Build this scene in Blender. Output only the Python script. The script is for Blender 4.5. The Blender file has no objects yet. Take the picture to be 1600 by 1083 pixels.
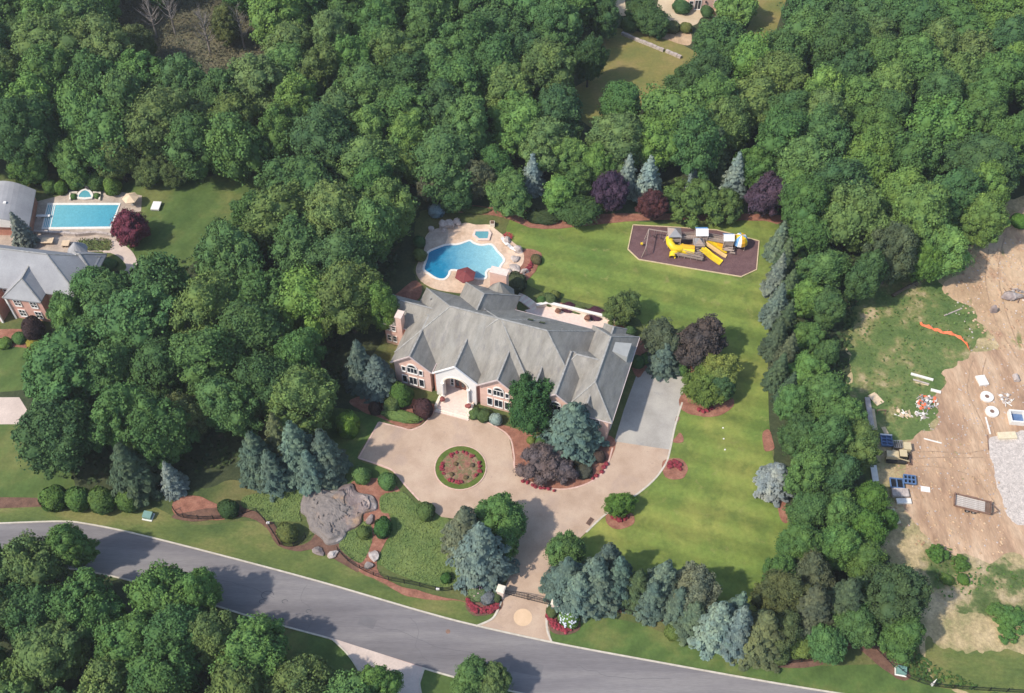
import bpy, bmesh, math, random
import numpy as np
from mathutils import Vector, Matrix
from mathutils.geometry import tessellate_polygon
from mathutils import noise as mnoise

S = bpy.context.scene
COL = S.collection
rnd = random.Random(11)

# ------------------------------------------------------------------ camera
PITCH, VFOV, CH = math.radians(52.0), math.radians(35.0), 150.0
IW, IH = 1600.0, 1083.0
FL = (IH/2)/math.tan(VFOV/2)
CAMP = Vector((0, -CH/math.tan(PITCH), CH))
cam = bpy.data.cameras.new('camera')
camo = bpy.data.objects.new('camera', cam)
COL.objects.link(camo)
camo.location = CAMP
camo.rotation_euler = (math.pi/2-PITCH, 0, 0)
cam.sensor_fit = 'VERTICAL'
cam.sensor_height = 24
cam.lens = 12/math.tan(VFOV/2)
cam.clip_start = 1
cam.clip_end = 3000
S.camera = camo

# ------------------------------------------------------------------ light
SUN_EL, SUN_AZ = 48.0, 27.0            # elevation; the shadows fall east, 27 degrees north
w = bpy.data.worlds.new('World')
S.world = w
w.use_nodes = True
nt = w.node_tree
bg = nt.nodes['Background']
sky = nt.nodes.new('ShaderNodeTexSky')
sky.sky_type = 'NISHITA'
sky.sun_disc = False
sky.sun_elevation = math.radians(SUN_EL)
sky.sun_rotation = math.radians(270-SUN_AZ)
nt.links.new(sky.outputs[0], bg.inputs[0])
bg.inputs[1].default_value = 0.15
sl = bpy.data.lights.new('sun', 'SUN')
sl.energy = 3.0
sl.angle = math.radians(1.5)
sl.color = (1, 0.93, 0.83)
so = bpy.data.objects.new('sun', sl)
COL.objects.link(so)
a_, e_ = math.radians(SUN_AZ), math.radians(SUN_EL)
so.rotation_euler = Vector((math.cos(a_)*math.cos(e_), math.sin(a_)*math.cos(e_), -math.sin(e_))).to_track_quat('-Z', 'Y').to_euler()
so.location = (-100, -50, 200)
S.view_settings.view_transform = 'Standard'
S.view_settings.look = 'None'
S.view_settings.gamma = 1
S.view_settings.exposure = 0.62
S.render.engine = 'CYCLES'

# ------------------------------------------------------------------ helpers
_F = Vector((0, math.cos(PITCH), -math.sin(PITCH)))
_U = Vector((0, math.sin(PITCH), math.cos(PITCH)))

def G(px, py, z=0.0):
    """point of the place at height z that the photograph shows at pixel (px, py)"""
    d = _F + Vector((1, 0, 0))*((px-IW/2)/FL) - _U*((py-IH/2)/FL)
    return CAMP + d*((z-CAMP.z)/d.z)

def mpp(px, py, z=0.0):
    """metres per photo pixel there"""
    return (G(px, py, z)-CAMP).dot(_F)/FL

def link(o, parent=None):
    COL.objects.link(o)
    if parent:
        o.parent = parent
    return o

def tag(o, label=None, cat=None, group=None, kind=None):
    if label: o['label'] = label
    if cat: o['category'] = cat
    if group: o['group'] = group
    if kind: o['kind'] = kind
    return o

def thing(name, label, cat, loc=(0, 0, 0), rot=0.0, group=None):
    o = bpy.data.objects.new(name, None)
    o.empty_display_size = 0.3
    link(o)
    o.location = loc
    o.rotation_euler = (0, 0, rot)
    return tag(o, label, cat, group)

def smooth_pts(pts, n=6, closed=True):
    P = [Vector(p) for p in pts]
    out = []
    N = len(P)
    rng = range(N) if closed else range(N-1)
    for i in rng:
        if closed:
            p0, p1, p2, p3 = P[(i-1) % N], P[i], P[(i+1) % N], P[(i+2) % N]
        else:
            p0, p1, p2, p3 = P[max(i-1, 0)], P[i], P[i+1], P[min(i+2, N-1)]
        for k in range(n):
            t = k/n
            out.append(0.5*((2*p1)+(p2-p0)*t+(2*p0-5*p1+4*p2-p3)*t*t+(3*p1-p0-3*p2+p3)*t**3))
    if not closed:
        out.append(P[-1])
    return out

class MB:
    def __init__(s):
        s.v, s.f, s.m = [], [], []
    def add(s, vs, fs, m=0):
        b = len(s.v)
        s.v += [tuple(v) for v in vs]
        s.f += [tuple(b+i for i in f) for f in fs]
        s.m += [m]*len(fs)
    def box(s, c, d, rz=0.0, m=0, rx=0.0, ry=0.0):
        M = Matrix.Translation(c) @ Matrix.Rotation(rz, 4, 'Z') @ Matrix.Rotation(ry, 4, 'Y') @ Matrix.Rotation(rx, 4, 'X')
        vs = [M @ Vector((x*d[0]/2, y*d[1]/2, z*d[2]/2)) for x in (-1, 1) for y in (-1, 1) for z in (-1, 1)]
        s.add(vs, [(0, 1, 3, 2), (4, 6, 7, 5), (0, 4, 5, 1), (2, 3, 7, 6), (0, 2, 6, 4), (1, 5, 7, 3)], m)
        return s
    def bar(s, a, b, wd, ht=None, m=0):
        a, b = Vector(a), Vector(b)
        ht = ht or wd
        d = b-a
        q = d.to_track_quat('X', 'Z')
        M = Matrix.Translation((a+b)/2) @ q.to_matrix().to_4x4()
        L = d.length
        vs = [M @ Vector((x*L/2, y*wd/2, z*ht/2)) for x in (-1, 1) for y in (-1, 1) for z in (-1, 1)]
        s.add(vs, [(0, 1, 3, 2), (4, 6, 7, 5), (0, 4, 5, 1), (2, 3, 7, 6), (0, 2, 6, 4), (1, 5, 7, 3)], m)
        return s
    def tube(s, pts, rad, n=8, m=0, cap=True):
        P = [Vector(p) for p in pts]
        R = rad if isinstance(rad, (list, tuple)) else [rad]*len(P)
        b = len(s.v)
        prev = None
        for i, p in enumerate(P):
            d = (P[min(i+1, len(P)-1)]-P[max(i-1, 0)]).normalized()
            if prev is None:
                ref = Vector((0, 0, 1)) if abs(d.z) < 0.9 else Vector((1, 0, 0))
                x = d.cross(ref).normalized()
            else:
                x = (prev-d*prev.dot(d)).normalized()
            prev = x
            y = d.cross(x)
            for k in range(n):
                a = 2*math.pi*k/n
                s.v.append(tuple(p+(x*math.cos(a)+y*math.sin(a))*R[i]))
        for i in range(len(P)-1):
            for k in range(n):
                s.f.append((b+i*n+k, b+i*n+(k+1) % n, b+(i+1)*n+(k+1) % n, b+(i+1)*n+k)); s.m.append(m)
        if cap:
            s.f.append(tuple(b+k for k in range(n))[::-1]); s.m.append(m)
            s.f.append(tuple(b+(len(P)-1)*n+k for k in range(n))); s.m.append(m)
        return s
    def lathe(s, prof, c=(0, 0, 0), n=12, m=0, sx=1, sy=1):
        b = len(s.v)
        for r, z in prof:
            for k in range(n):
                a = 2*math.pi*k/n
                s.v.append((c[0]+r*sx*math.cos(a), c[1]+r*sy*math.sin(a), c[2]+z))
        for i in range(len(prof)-1):
            for k in range(n):
                s.f.append((b+i*n+k, b+i*n+(k+1) % n, b+(i+1)*n+(k+1) % n, b+(i+1)*n+k)); s.m.append(m)
        s.f.append(tuple(b+k for k in range(n))[::-1]); s.m.append(m)
        s.f.append(tuple(b+(len(prof)-1)*n+k for k in range(n))); s.m.append(m)
        return s
    def prism(s, poly, z0, z1, m=0, top=True, bottom=False):
        """poly: xy list; z0,z1 scalars"""
        P = [Vector((p[0], p[1], 0)) for p in poly]
        ar = sum(P[i].x*P[(i+1) % len(P)].y-P[(i+1) % len(P)].x*P[i].y for i in range(len(P)))
        if ar < 0:
            P.reverse()
        n = len(P)
        b = len(s.v)
        s.v += [(p.x, p.y, z0) for p in P]+[(p.x, p.y, z1) for p in P]
        for i in range(n):
            j = (i+1) % n
            s.f.append((b+i, b+j, b+n+j, b+n+i)); s.m.append(m)
        tri = tessellate_polygon([P])
        for t in tri:
            a, c, d = [P[i] for i in t]
            t = t if (c-a).cross(d-a).z > 0 else (t[0], t[2], t[1])
            if top: s.f.append(tuple(b+n+i for i in t)); s.m.append(m)
            if bottom: s.f.append(tuple(b+i for i in reversed(t))); s.m.append(m)
        return s
    def blob(s, c, r, m=0, seed=0, j=0.15, sub=2):
        bm = bmesh.new()
        bmesh.ops.create_icosphere(bm, subdivisions=sub, radius=1)
        R = random.Random(seed)
        ph = [R.uniform(0, 6.3) for _ in range(6)]
        vs = []
        for v in bm.verts:
            k = 1+j*(math.sin(3.1*v.co.x+ph[0])+math.sin(3.7*v.co.y+ph[1])+math.sin(4.3*v.co.z+ph[2])+0.6*math.sin(8*v.co.x+ph[3])*math.sin(7*v.co.y+ph[4]))/2
            vs.append((c[0]+v.co.x*r[0]*k, c[1]+v.co.y*r[1]*k, c[2]+v.co.z*r[2]*k))
        s.add(vs, [tuple(v.index for v in f.verts) for f in bm.faces], m)
        bm.free()
        return s
    def mesh(s, name, mats, smooth=False):
        me = bpy.data.meshes.new(name)
        me.from_pydata(s.v, [], s.f)
        for mt in (mats if isinstance(mats, (list, tuple)) else [mats]):
            me.materials.append(mt)
        if any(s.m):
            me.polygons.foreach_set('material_index', s.m)
        if smooth:
            me.polygons.foreach_set('use_smooth', [True]*len(me.polygons))
        me.update()
        return me
    def build(s, name, mats, parent=None, smooth=False):
        return link(bpy.data.objects.new(name, s.mesh(name, mats, smooth)), parent)

# ------------------------------------------------------------------ materials
def newmat(name):
    m = bpy.data.materials.new(name)
    m.use_nodes = True
    return m, m.node_tree, m.node_tree.nodes['Principled BSDF']

def ramp(nt, fac, cols, interp='LINEAR'):
    r = nt.nodes.new('ShaderNodeValToRGB')
    r.color_ramp.interpolation = interp
    el = r.color_ramp.elements
    while len(el) < len(cols):
        el.new(0.5)
    for e, (p, c) in zip(el, cols):
        e.position = p
        e.color = (*c, 1)
    nt.links.new(fac, r.inputs[0])
    return r.outputs[0]

def coords(nt, world=True, scale=(1, 1, 1), rot=0.0):
    mp = nt.nodes.new('ShaderNodeMapping')
    mp.inputs['Scale'].default_value = scale
    mp.inputs['Rotation'].default_value = (0, 0, rot)
    if world:
        g = nt.nodes.new('ShaderNodeNewGeometry')
        nt.links.new(g.outputs['Position'], mp.inputs[0])
    else:
        g = nt.nodes.new('ShaderNodeTexCoord')
        nt.links.new(g.outputs['Object'], mp.inputs[0])
    return mp.outputs[0]

def noise(nt, vec, scale, detail=5, rough=0.6, dist=0.0):
    n = nt.nodes.new('ShaderNodeTexNoise')
    n.inputs['Scale'].default_value = scale
    n.inputs['Detail'].default_value = detail
    n.inputs['Roughness'].default_value = rough
    n.inputs['Distortion'].default_value = dist
    nt.links.new(vec, n.inputs['Vector'])
    return n.outputs['Fac']

def mixc(nt, fac, a, b, mode='MIX'):
    x = nt.nodes.new('ShaderNodeMix')
    x.data_type = 'RGBA'
    x.blend_type = mode
    for s, v in ((0, fac), (6, a), (7, b)):
        if isinstance(v, (int, float)):
            x.inputs[s].default_value = v
        elif isinstance(v, tuple):
            x.inputs[s].default_value = (*v, 1)
        else:
            nt.links.new(v, x.inputs[s])
    return x.outputs[2]

def bumped(nt, b, h, strength, dist=0.05):
    bp = nt.nodes.new('ShaderNodeBump')
    bp.inputs['Strength'].default_value = strength
    bp.inputs['Distance'].default_value = dist
    nt.links.new(h, bp.inputs['Height'])
    nt.links.new(bp.outputs[0], b.inputs['Normal'])

def surf(name, cols, scale=0.3, detail=6, rough=0.9, fine=None, patch=None, bump=0.3, bscale=3.0, world=True, stretch=(1, 1, 1), rot=0.0, spec=0.2, stripes=None, bdist=0.05):
    """cols: ramp over large noise; fine: (scale, amount) light/dark speckle; patch: (colour, scale, lo, hi); stripes: (angle, period, amount)"""
    m, nt, b = newmat(name)
    v = coords(nt, world, stretch, rot)
    c = ramp(nt, noise(nt, v, scale, detail), cols)
    if patch:
        for pc, ps, lo, hi in (patch if isinstance(patch, list) else [patch]):
            f = ramp(nt, noise(nt, v, ps, 4, 0.65, 0.4), [(lo, (0, 0, 0)), (hi, (1, 1, 1))])
            c = mixc(nt, f, c, pc)
    if stripes:
        sv = coords(nt, True, (1, 1, 1), stripes[0])
        wv = nt.nodes.new('ShaderNodeTexWave')
        wv.inputs['Scale'].default_value = 0.314/stripes[1]
        wv.inputs['Distortion'].default_value = 1.2
        wv.inputs['Detail'].default_value = 2
        wv.inputs['Detail Scale'].default_value = 0.4
        nt.links.new(sv, wv.inputs['Vector'])
        k = stripes[2]
        f = ramp(nt, wv.outputs['Fac'], [(0.25, (1-k,)*3), (0.75, (1+k,)*3)])
        c = mixc(nt, 1.0, c, f, 'MULTIPLY')
    if fine:
        fs, fa = fine
        f = ramp(nt, noise(nt, v, fs, 3, 0.7), [(0.3, (1-fa,)*3), (0.7, (1+fa,)*3)])
        c = mixc(nt, 1.0, c, f, 'MULTIPLY')
    nt.links.new(c, b.inputs['Base Color'])
    b.inputs['Roughness'].default_value = rough
    b.inputs['Specular IOR Level'].default_value = spec
    if bump:
        bumped(nt, b, noise(nt, v, bscale, 4, 0.7), bump, bdist)
    return m

def plain(name, col, rough=0.6, metal=0.0, spec=0.4, var=0.12, scale=2.0):
    lo = tuple(max(0, c*(1-var)) for c in col); hi = tuple(min(1, c*(1+var)) for c in col)
    m = surf(name, [(0.3, lo), (0.7, hi)], scale, 4, rough, world=False, bump=0.0, spec=spec)
    m.node_tree.nodes['Principled BSDF'].inputs['Metallic'].default_value = metal
    return m

M = {}
M['ground'] = surf('verge grass', [(0.34, (.055, .080, .026)), (0.5, (.095, .115, .036)), (0.66, (.16, .145, .055))], 0.12, 7, fine=(2.2, .22), bscale=6, bump=.5)
M['verge'] = surf('road verge grass', [(0.34, (.070, .105, .030)), (0.5, (.115, .145, .040)), (0.66, (.19, .18, .062))], 0.16, 7, fine=(2.5, .2), bscale=6, bump=.5,
                  stretch=(0.6, 1, 1), rot=0.25)
M['lawn'] = surf('mown lawn', [(0.34, (.10, .165, .034)), (0.5, (.16, .208, .043)), (0.66, (.245, .252, .060))], 0.075, 8, fine=(1.3, .15),
                 patch=[((.095, .135, .03), 0.2, .48, .75), ((.25, .235, .08), 0.42, .60, .80)], stripes=(1.85, 4.6, .10), bscale=6, bump=.35)
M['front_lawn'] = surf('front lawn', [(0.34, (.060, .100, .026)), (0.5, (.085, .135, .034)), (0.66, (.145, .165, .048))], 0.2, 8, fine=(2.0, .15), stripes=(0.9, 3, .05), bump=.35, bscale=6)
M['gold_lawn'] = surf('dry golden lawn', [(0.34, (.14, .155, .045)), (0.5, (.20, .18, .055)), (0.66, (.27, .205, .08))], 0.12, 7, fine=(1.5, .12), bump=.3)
M['left_lawn'] = surf('dark green lawn', [(0.34, (.055, .095, .024)), (0.5, (.085, .13, .034)), (0.66, (.145, .16, .048))], 0.12, 7, fine=(1.6, .15), stripes=(0.5, 4, .06), bump=.35)  # darker green grass ramp with faint mowing stripes
M['forest_floor'] = surf('woodland floor', [(0.3, (.035, .048, .022)), (0.6, (.06, .072, .032)), (0.8, (.11, .095, .055))], 0.3, 8, fine=(2, .3), bump=.8, bscale=2)
M['road'] = surf('asphalt', [(0.38, (.155, .142, .143)), (0.5, (.19, .174, .173)), (0.62, (.228, .21, .202))], 0.22, 6, 0.85, fine=(7, .12), stretch=(0.12, 1.3, 1), rot=0.24, bump=.15, bscale=12)
M['paver'] = surf('pink pavers', [(0.34, (.41, .29, .205)), (0.5, (.47, .34, .245)), (0.66, (.515, .385, .28))], 0.25, 7, 0.85, fine=(5, .06),
                  patch=[((.37, .275, .225), 0.14, .55, .8), ((.36, .26, .20), .9, .62, .75)], bump=.15, bscale=9)
M['paver2'] = surf('pale pavers', [(0.3, (.50, .40, .34)), (0.7, (.64, .52, .44))], 0.3, 6, 0.85, fine=(4, .07), bump=.1)
M['apron'] = surf('grey apron asphalt', [(0.36, (.33, .305, .265)), (0.5, (.385, .355, .31)), (0.64, (.43, .40, .345))], 0.2, 7, 0.9, fine=(4, .06), patch=((.26, .26, .25), 0.3, .6, .8), bump=.1)
M['kerb'] = surf('kerb stone', [(0.3, (.44, .39, .31)), (0.7, (.62, .56, .46))], 1.2, 5, 0.85, bump=.1)
M['brick_edge'] = surf('brick edging', [(0.3, (.50, .32, .25)), (0.7, (.68, .48, .40))], 2, 5, 0.85, bump=.1)
M['mulch'] = surf('red mulch', [(0.3, (.20, .085, .055)), (0.55, (.30, .135, .09)), (0.75, (.38, .20, .13))], 0.8, 7, fine=(4, .2), bump=.6, bscale=7)
M['dark_mulch'] = surf('brown mulch', [(0.3, (.10, .055, .04)), (0.7, (.20, .11, .075))], 0.8, 7, fine=(4, .2), bump=.6, bscale=7)
M['rubber'] = surf('plum rubber chips', [(0.3, (.115, .062, .062)), (0.7, (.165, .095, .092))], 0.8, 6, fine=(5, .18), bump=.4, bscale=8)
M['patio'] = surf('tan patio stone', [(0.34, (.50, .35, .24)), (0.5, (.63, .46, .33)), (0.66, (.72, .55, .41))], 0.35, 6, 0.8, fine=(2.2, .12), bump=.2, bscale=2)
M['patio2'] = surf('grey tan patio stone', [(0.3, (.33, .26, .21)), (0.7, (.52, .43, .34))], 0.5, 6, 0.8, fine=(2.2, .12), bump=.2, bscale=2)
M['sand'] = surf('sandy drive', [(0.3, (.46, .36, .23)), (0.7, (.58, .46, .31))], 0.3, 6, fine=(2, .06), bump=.1)
M['dirt'] = surf('bare tan dirt', [(0.34, (.37, .245, .145)), (0.5, (.49, .335, .205)), (0.66, (.58, .42, .27))], 0.12, 8, fine=(1.4, .16),
                 patch=[((.34, .19, .12), 0.3, .55, .75), ((.19, .19, .07), 0.22, .62, .7)], stretch=(1, 0.5, 1), rot=0.4, bump=.6, bscale=2.5, bdist=.12)
M['red_dirt'] = surf('rutted reddish dirt', [(0.36, (.33, .205, .13)), (0.5, (.45, .295, .185)), (0.64, (.56, .40, .265))], 0.22, 8, fine=(1.2, .18), stretch=(1, 0.3, 1), rot=0.15, bump=.8, bscale=2.2, bdist=.15)
M['weeds'] = surf('weedy ground', [(0.34, (.065, .105, .03)), (0.46, (.13, .155, .055)), (0.52, (.32, .26, .135)), (0.66, (.48, .37, .24))], 0.22, 9, fine=(1.8, .3), bump=.7, bscale=3, bdist=.1)
M['dry_weeds'] = surf('dry trampled weeds', [(0.34, (.12, .15, .05)), (0.43, (.28, .245, .115)), (0.54, (.40, .31, .165)), (0.66, (.50, .385, .22))], 0.22, 9, fine=(1.8, .28), bump=.7, bscale=3, bdist=.1)
M['green_weeds'] = surf('green meadow', [(0.36, (.075, .125, .035)), (0.5, (.12, .165, .05)), (0.57, (.20, .20, .075)), (0.66, (.42, .33, .19))], 0.2, 9, fine=(1.8, .25), bump=.6, bscale=3, bdist=.1)
M['gravel'] = surf('crushed stone', [(0.3, (.42, .36, .31)), (0.7, (.64, .56, .49))], 1.4, 6, fine=(5, .3), bump=.8, bscale=5, bdist=.1)
M['brush'] = surf('brown brush', [(0.3, (.09, .085, .05)), (0.7, (.17, .145, .09))], 0.3, 8, fine=(1.5, .3), bump=.8, bscale=2, bdist=.1)
M['slate'] = surf('slate roof', [(0.36, (.215, .195, .165)), (0.5, (.268, .247, .210)), (0.64, (.318, .292, .250))], 0.5, 7, 0.8, fine=(5, .09), world=False, stretch=(1.6, 0.5, 0.5),
                  patch=[((.20, .185, .175), 0.8, .52, .75), ((.30, .285, .25), .22, .55, .75)], bump=.5, bscale=7)
M['slate2'] = surf('grey roof', [(0.3, (.27, .265, .27)), (0.7, (.35, .345, .345))], 0.35, 7, 0.8, fine=(5, .08), world=False, bump=.3, bscale=9)
M['ridge'] = plain('ridge cap', (.31, .295, .265), .85, var=.3)
M['pink_wall'] = surf('pink brick', [(0.3, (.68, .43, .335)), (0.7, (.78, .52, .42))], 1.2, 6, 0.85, fine=(9, .1), world=False, bump=.2, bscale=12)
M['red_wall'] = surf('red brick', [(0.3, (.40, .17, .12)), (0.7, (.52, .26, .19))], 1.2, 6, 0.85, fine=(9, .12), world=False, bump=.2, bscale=12)
M['rose_wall'] = surf('rose brick', [(0.3, (.56, .29, .22)), (0.7, (.66, .38, .30))], 1.2, 6, 0.85, fine=(9, .12), world=False, bump=.2, bscale=12)
M['white'] = plain('white paint', (.80, .76, .71), .6, var=.05)
M['cream'] = plain('cream limestone', (.74, .66, .54), .8, var=.08)
M['pinkstone'] = plain('pinkish limestone', (.72, .56, .47), .8, var=.1)
M['glass'] = plain('window glass', (.025, .03, .04), .08, spec=.6)
M['shutter'] = plain('dark shutter', (.03, .03, .035), .6)
M['door'] = plain('brown red door', (.16, .06, .04), .5)
M['black'] = plain('black iron', (.02, .02, .022), .5, metal=.3)
M['gutter'] = plain('pale gutter', (.62, .50, .46), .6)
M['bark'] = surf('bark', [(0.3, (.06, .045, .032)), (0.7, (.14, .11, .08))], 3, 6, .9, world=False, bump=.6, bscale=8)
M['greybark'] = surf('grey bare wood', [(0.3, (.20, .17, .145)), (0.7, (.34, .30, .27))], 3, 6, .9, world=False, bump=.4)
M['rock'] = surf('grey pink rock', [(0.40, (.19, .145, .135)), (0.47, (.25, .20, .185)), (0.52, (.35, .285, .255)), (0.56, (.50, .44, .40)), (0.62, (.60, .56, .52))], 0.13, 9, .9, fine=(2.0, .14),
                 patch=[((.36, .24, .155), 0.2, .56, .66), ((.215, .185, .165), .09, .50, .56)], bump=.8, bscale=1.2, bdist=.2)
M['boulder'] = surf('pale boulder', [(0.3, (.32, .26, .23)), (0.7, (.58, .50, .44))], 0.9, 6, .9, fine=(4, .15), world=False, bump=.8, bscale=2)
M['wood'] = surf('weathered timber', [(0.3, (.28, .21, .17)), (0.7, (.45, .36, .30))], 1.5, 6, .85, world=False, stretch=(1, 6, 6), bump=.3)
M['pine'] = surf('pale lumber', [(0.3, (.50, .38, .22)), (0.7, (.66, .52, .33))], 1.5, 6, .85, world=False, bump=.2)
M['yellow'] = plain('yellow plastic', (.80, .55, .02), .4)
M['orange'] = plain('amber plastic', (.75, .38, .02), .4)
M['blue'] = plain('blue paint', (.10, .17, .31), .5)
M['awning_blue'] = plain('blue awning', (.16, .36, .62), .6)
M['grey_metal'] = plain('grey metal', (.32, .31, .30), .5, metal=.3)
M['concrete'] = plain('white concrete', (.74, .70, .63), .9, var=.1)
M['tanconcrete'] = plain('cream concrete', (.66, .56, .38), .9, var=.1)
M['greygreen'] = plain('green utility paint', (.14, .26, .22), .5)
M['orange_fence'] = plain('orange mesh', (.75, .17, .07), .7)
M['maroon'] = plain('maroon canvas', (.20, .045, .045), .8, var=.15)
M['tan_canvas'] = plain('tan canvas', (.66, .50, .33), .8)
M['red_flower'] = plain('red petals', (.42, .03, .06), .7, var=.4)
M['pink_flower'] = plain('pink petals', (.72, .42, .46), .7, var=.25)
M['white_flower'] = plain('pale blue white petals', (.55, .58, .62), .7, var=.2)
M['tyre'] = plain('tyre rubber', (.025, .025, .025), .8)
M['rust'] = plain('rusty steel', (.22, .13, .09), .7, var=.3)
M['cabyellow'] = plain('faded yellow machine paint', (.56, .45, .27), .5)

def water(name, shallow, deep, p0, p1):
    m, nt, b = newmat(name)
    g = nt.nodes.new('ShaderNodeNewGeometry')
    sub = nt.nodes.new('ShaderNodeVectorMath'); sub.operation = 'SUBTRACT'
    nt.links.new(g.outputs['Position'], sub.inputs[0]); sub.inputs[1].default_value = p0
    d = Vector(p1)-Vector(p0)
    dot = nt.nodes.new('ShaderNodeVectorMath'); dot.operation = 'DOT_PRODUCT'
    nt.links.new(sub.outputs[0], dot.inputs[0]); dot.inputs[1].default_value = d/d.length_squared
    n = noise(nt, coords(nt), 0.5, 5, .6, .6)
    ad = nt.nodes.new('ShaderNodeMath'); ad.operation = 'MULTIPLY_ADD'
    nt.links.new(n, ad.inputs[0]); ad.inputs[1].default_value = .35
    nt.links.new(dot.outputs['Value'], ad.inputs[2])
    mid = tuple((a+c)/2 for a, c in zip(shallow, deep))
    c = ramp(nt, ad.outputs[0], [(0.2, shallow), (0.62, mid), (1.0, deep)])
    f = ramp(nt, noise(nt, coords(nt), 3.0, 3, .6, 1.0), [(0.4, (.93,)*3), (0.65, (1.12,)*3)])
    c = mixc(nt, 1.0, c, f, 'MULTIPLY')
    nt.links.new(c, b.inputs['Base Color'])
    b.inputs['Roughness'].default_value = .07
    b.inputs['IOR'].default_value = 1.33
    bumped(nt, b, noise(nt, coords(nt), 2.5, 3), .08, .03)
    return m

def foliage(name, rough=.75, hue=(1.0, 1.0, 1.0), spread=.35):
    """colour comes from the object's own colour, varied leaf by leaf and clump by clump"""
    m, nt, b = newmat(name)
    oi = nt.nodes.new('ShaderNodeObjectInfo')
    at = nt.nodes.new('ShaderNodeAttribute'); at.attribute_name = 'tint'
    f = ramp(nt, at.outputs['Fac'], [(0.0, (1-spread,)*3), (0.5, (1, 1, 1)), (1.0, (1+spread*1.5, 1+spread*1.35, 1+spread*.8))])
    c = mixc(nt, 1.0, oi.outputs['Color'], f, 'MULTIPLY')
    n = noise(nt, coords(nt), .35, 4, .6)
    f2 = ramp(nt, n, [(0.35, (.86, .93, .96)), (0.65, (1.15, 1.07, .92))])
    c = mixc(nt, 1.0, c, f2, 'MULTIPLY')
    nt.links.new(c, b.inputs['Base Color'])
    b.inputs['Roughness'].default_value = rough
    b.inputs['Specular IOR Level'].default_value = .12
    return m
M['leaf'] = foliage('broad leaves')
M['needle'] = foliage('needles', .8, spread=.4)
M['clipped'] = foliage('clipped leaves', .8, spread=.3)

# ------------------------------------------------------------------ leaf-cloud meshes
RNG = np.random.default_rng(5)

def quads(cen, nor, size, asp=1.0, updir=None, rng=RNG):
    n = len(cen)
    if updir is None:
        r = rng.normal(size=(n, 3))
    else:
        r = updir
    t = np.cross(nor, r); t /= np.linalg.norm(t, axis=1, keepdims=True)+1e-9
    b = np.cross(nor, t); b /= np.linalg.norm(b, axis=1, keepdims=True)+1e-9
    s = size[:, None] if np.ndim(size) else size
    t = t*s; b = b*s*asp
    V = np.stack([cen-t*.8-b*.3, cen-b, cen+t*.9, cen+b], 1).reshape(-1, 3)
    Fc = np.arange(n*4).reshape(n, 4)
    return V, Fc

def ico(sub):
    bm = bmesh.new(); bmesh.ops.create_icosphere(bm, subdivisions=sub, radius=1)
    v = np.array([x.co[:] for x in bm.verts]); f = np.array([[q.index for q in x.verts] for x in bm.faces]); bm.free()
    return v, f
ICO1, ICO2 = ico(1), ico(2)

def cloud_mesh(name, parts, mat):
    """parts: list of (V, F, tint per face, smooth)"""
    me = bpy.data.meshes.new(name)
    nv = sum(len(p[0]) for p in parts)
    V = np.concatenate([p[0] for p in parts])
    loops, starts, tot, tint, smo = [], [], [], [], []
    off = lo = 0
    for v, f, t, s in parts:
        loops.append((f+off).ravel()); k = f.shape[1]
        starts.append(np.arange(len(f))*k+lo); tot.append(np.full(len(f), k))
        tint.append(t); smo.append(np.full(len(f), s))
        off += len(v); lo += f.size
    loops = np.concatenate(loops)
    me.vertices.add(nv); me.vertices.foreach_set('co', V.astype(np.float32).ravel())
    me.loops.add(len(loops)); me.loops.foreach_set('vertex_index', loops.astype(np.int32))
    st = np.concatenate(starts)
    me.polygons.add(len(st)); me.polygons.foreach_set('loop_start', st.astype(np.int32))
    me.polygons.foreach_set('use_smooth', np.concatenate(smo).astype(bool))
    a = me.attributes.new('tint', 'FLOAT', 'FACE')
    a.data.foreach_set('value', np.clip(np.concatenate(tint), 0, 1).astype(np.float32))
    me.materials.append(mat)
    me.update(calc_edges=True)
    me.validate()
    return me

def unit(n, rng):
    d = rng.normal(size=(n, 3)); return d/np.linalg.norm(d, axis=1, keepdims=True)

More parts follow.
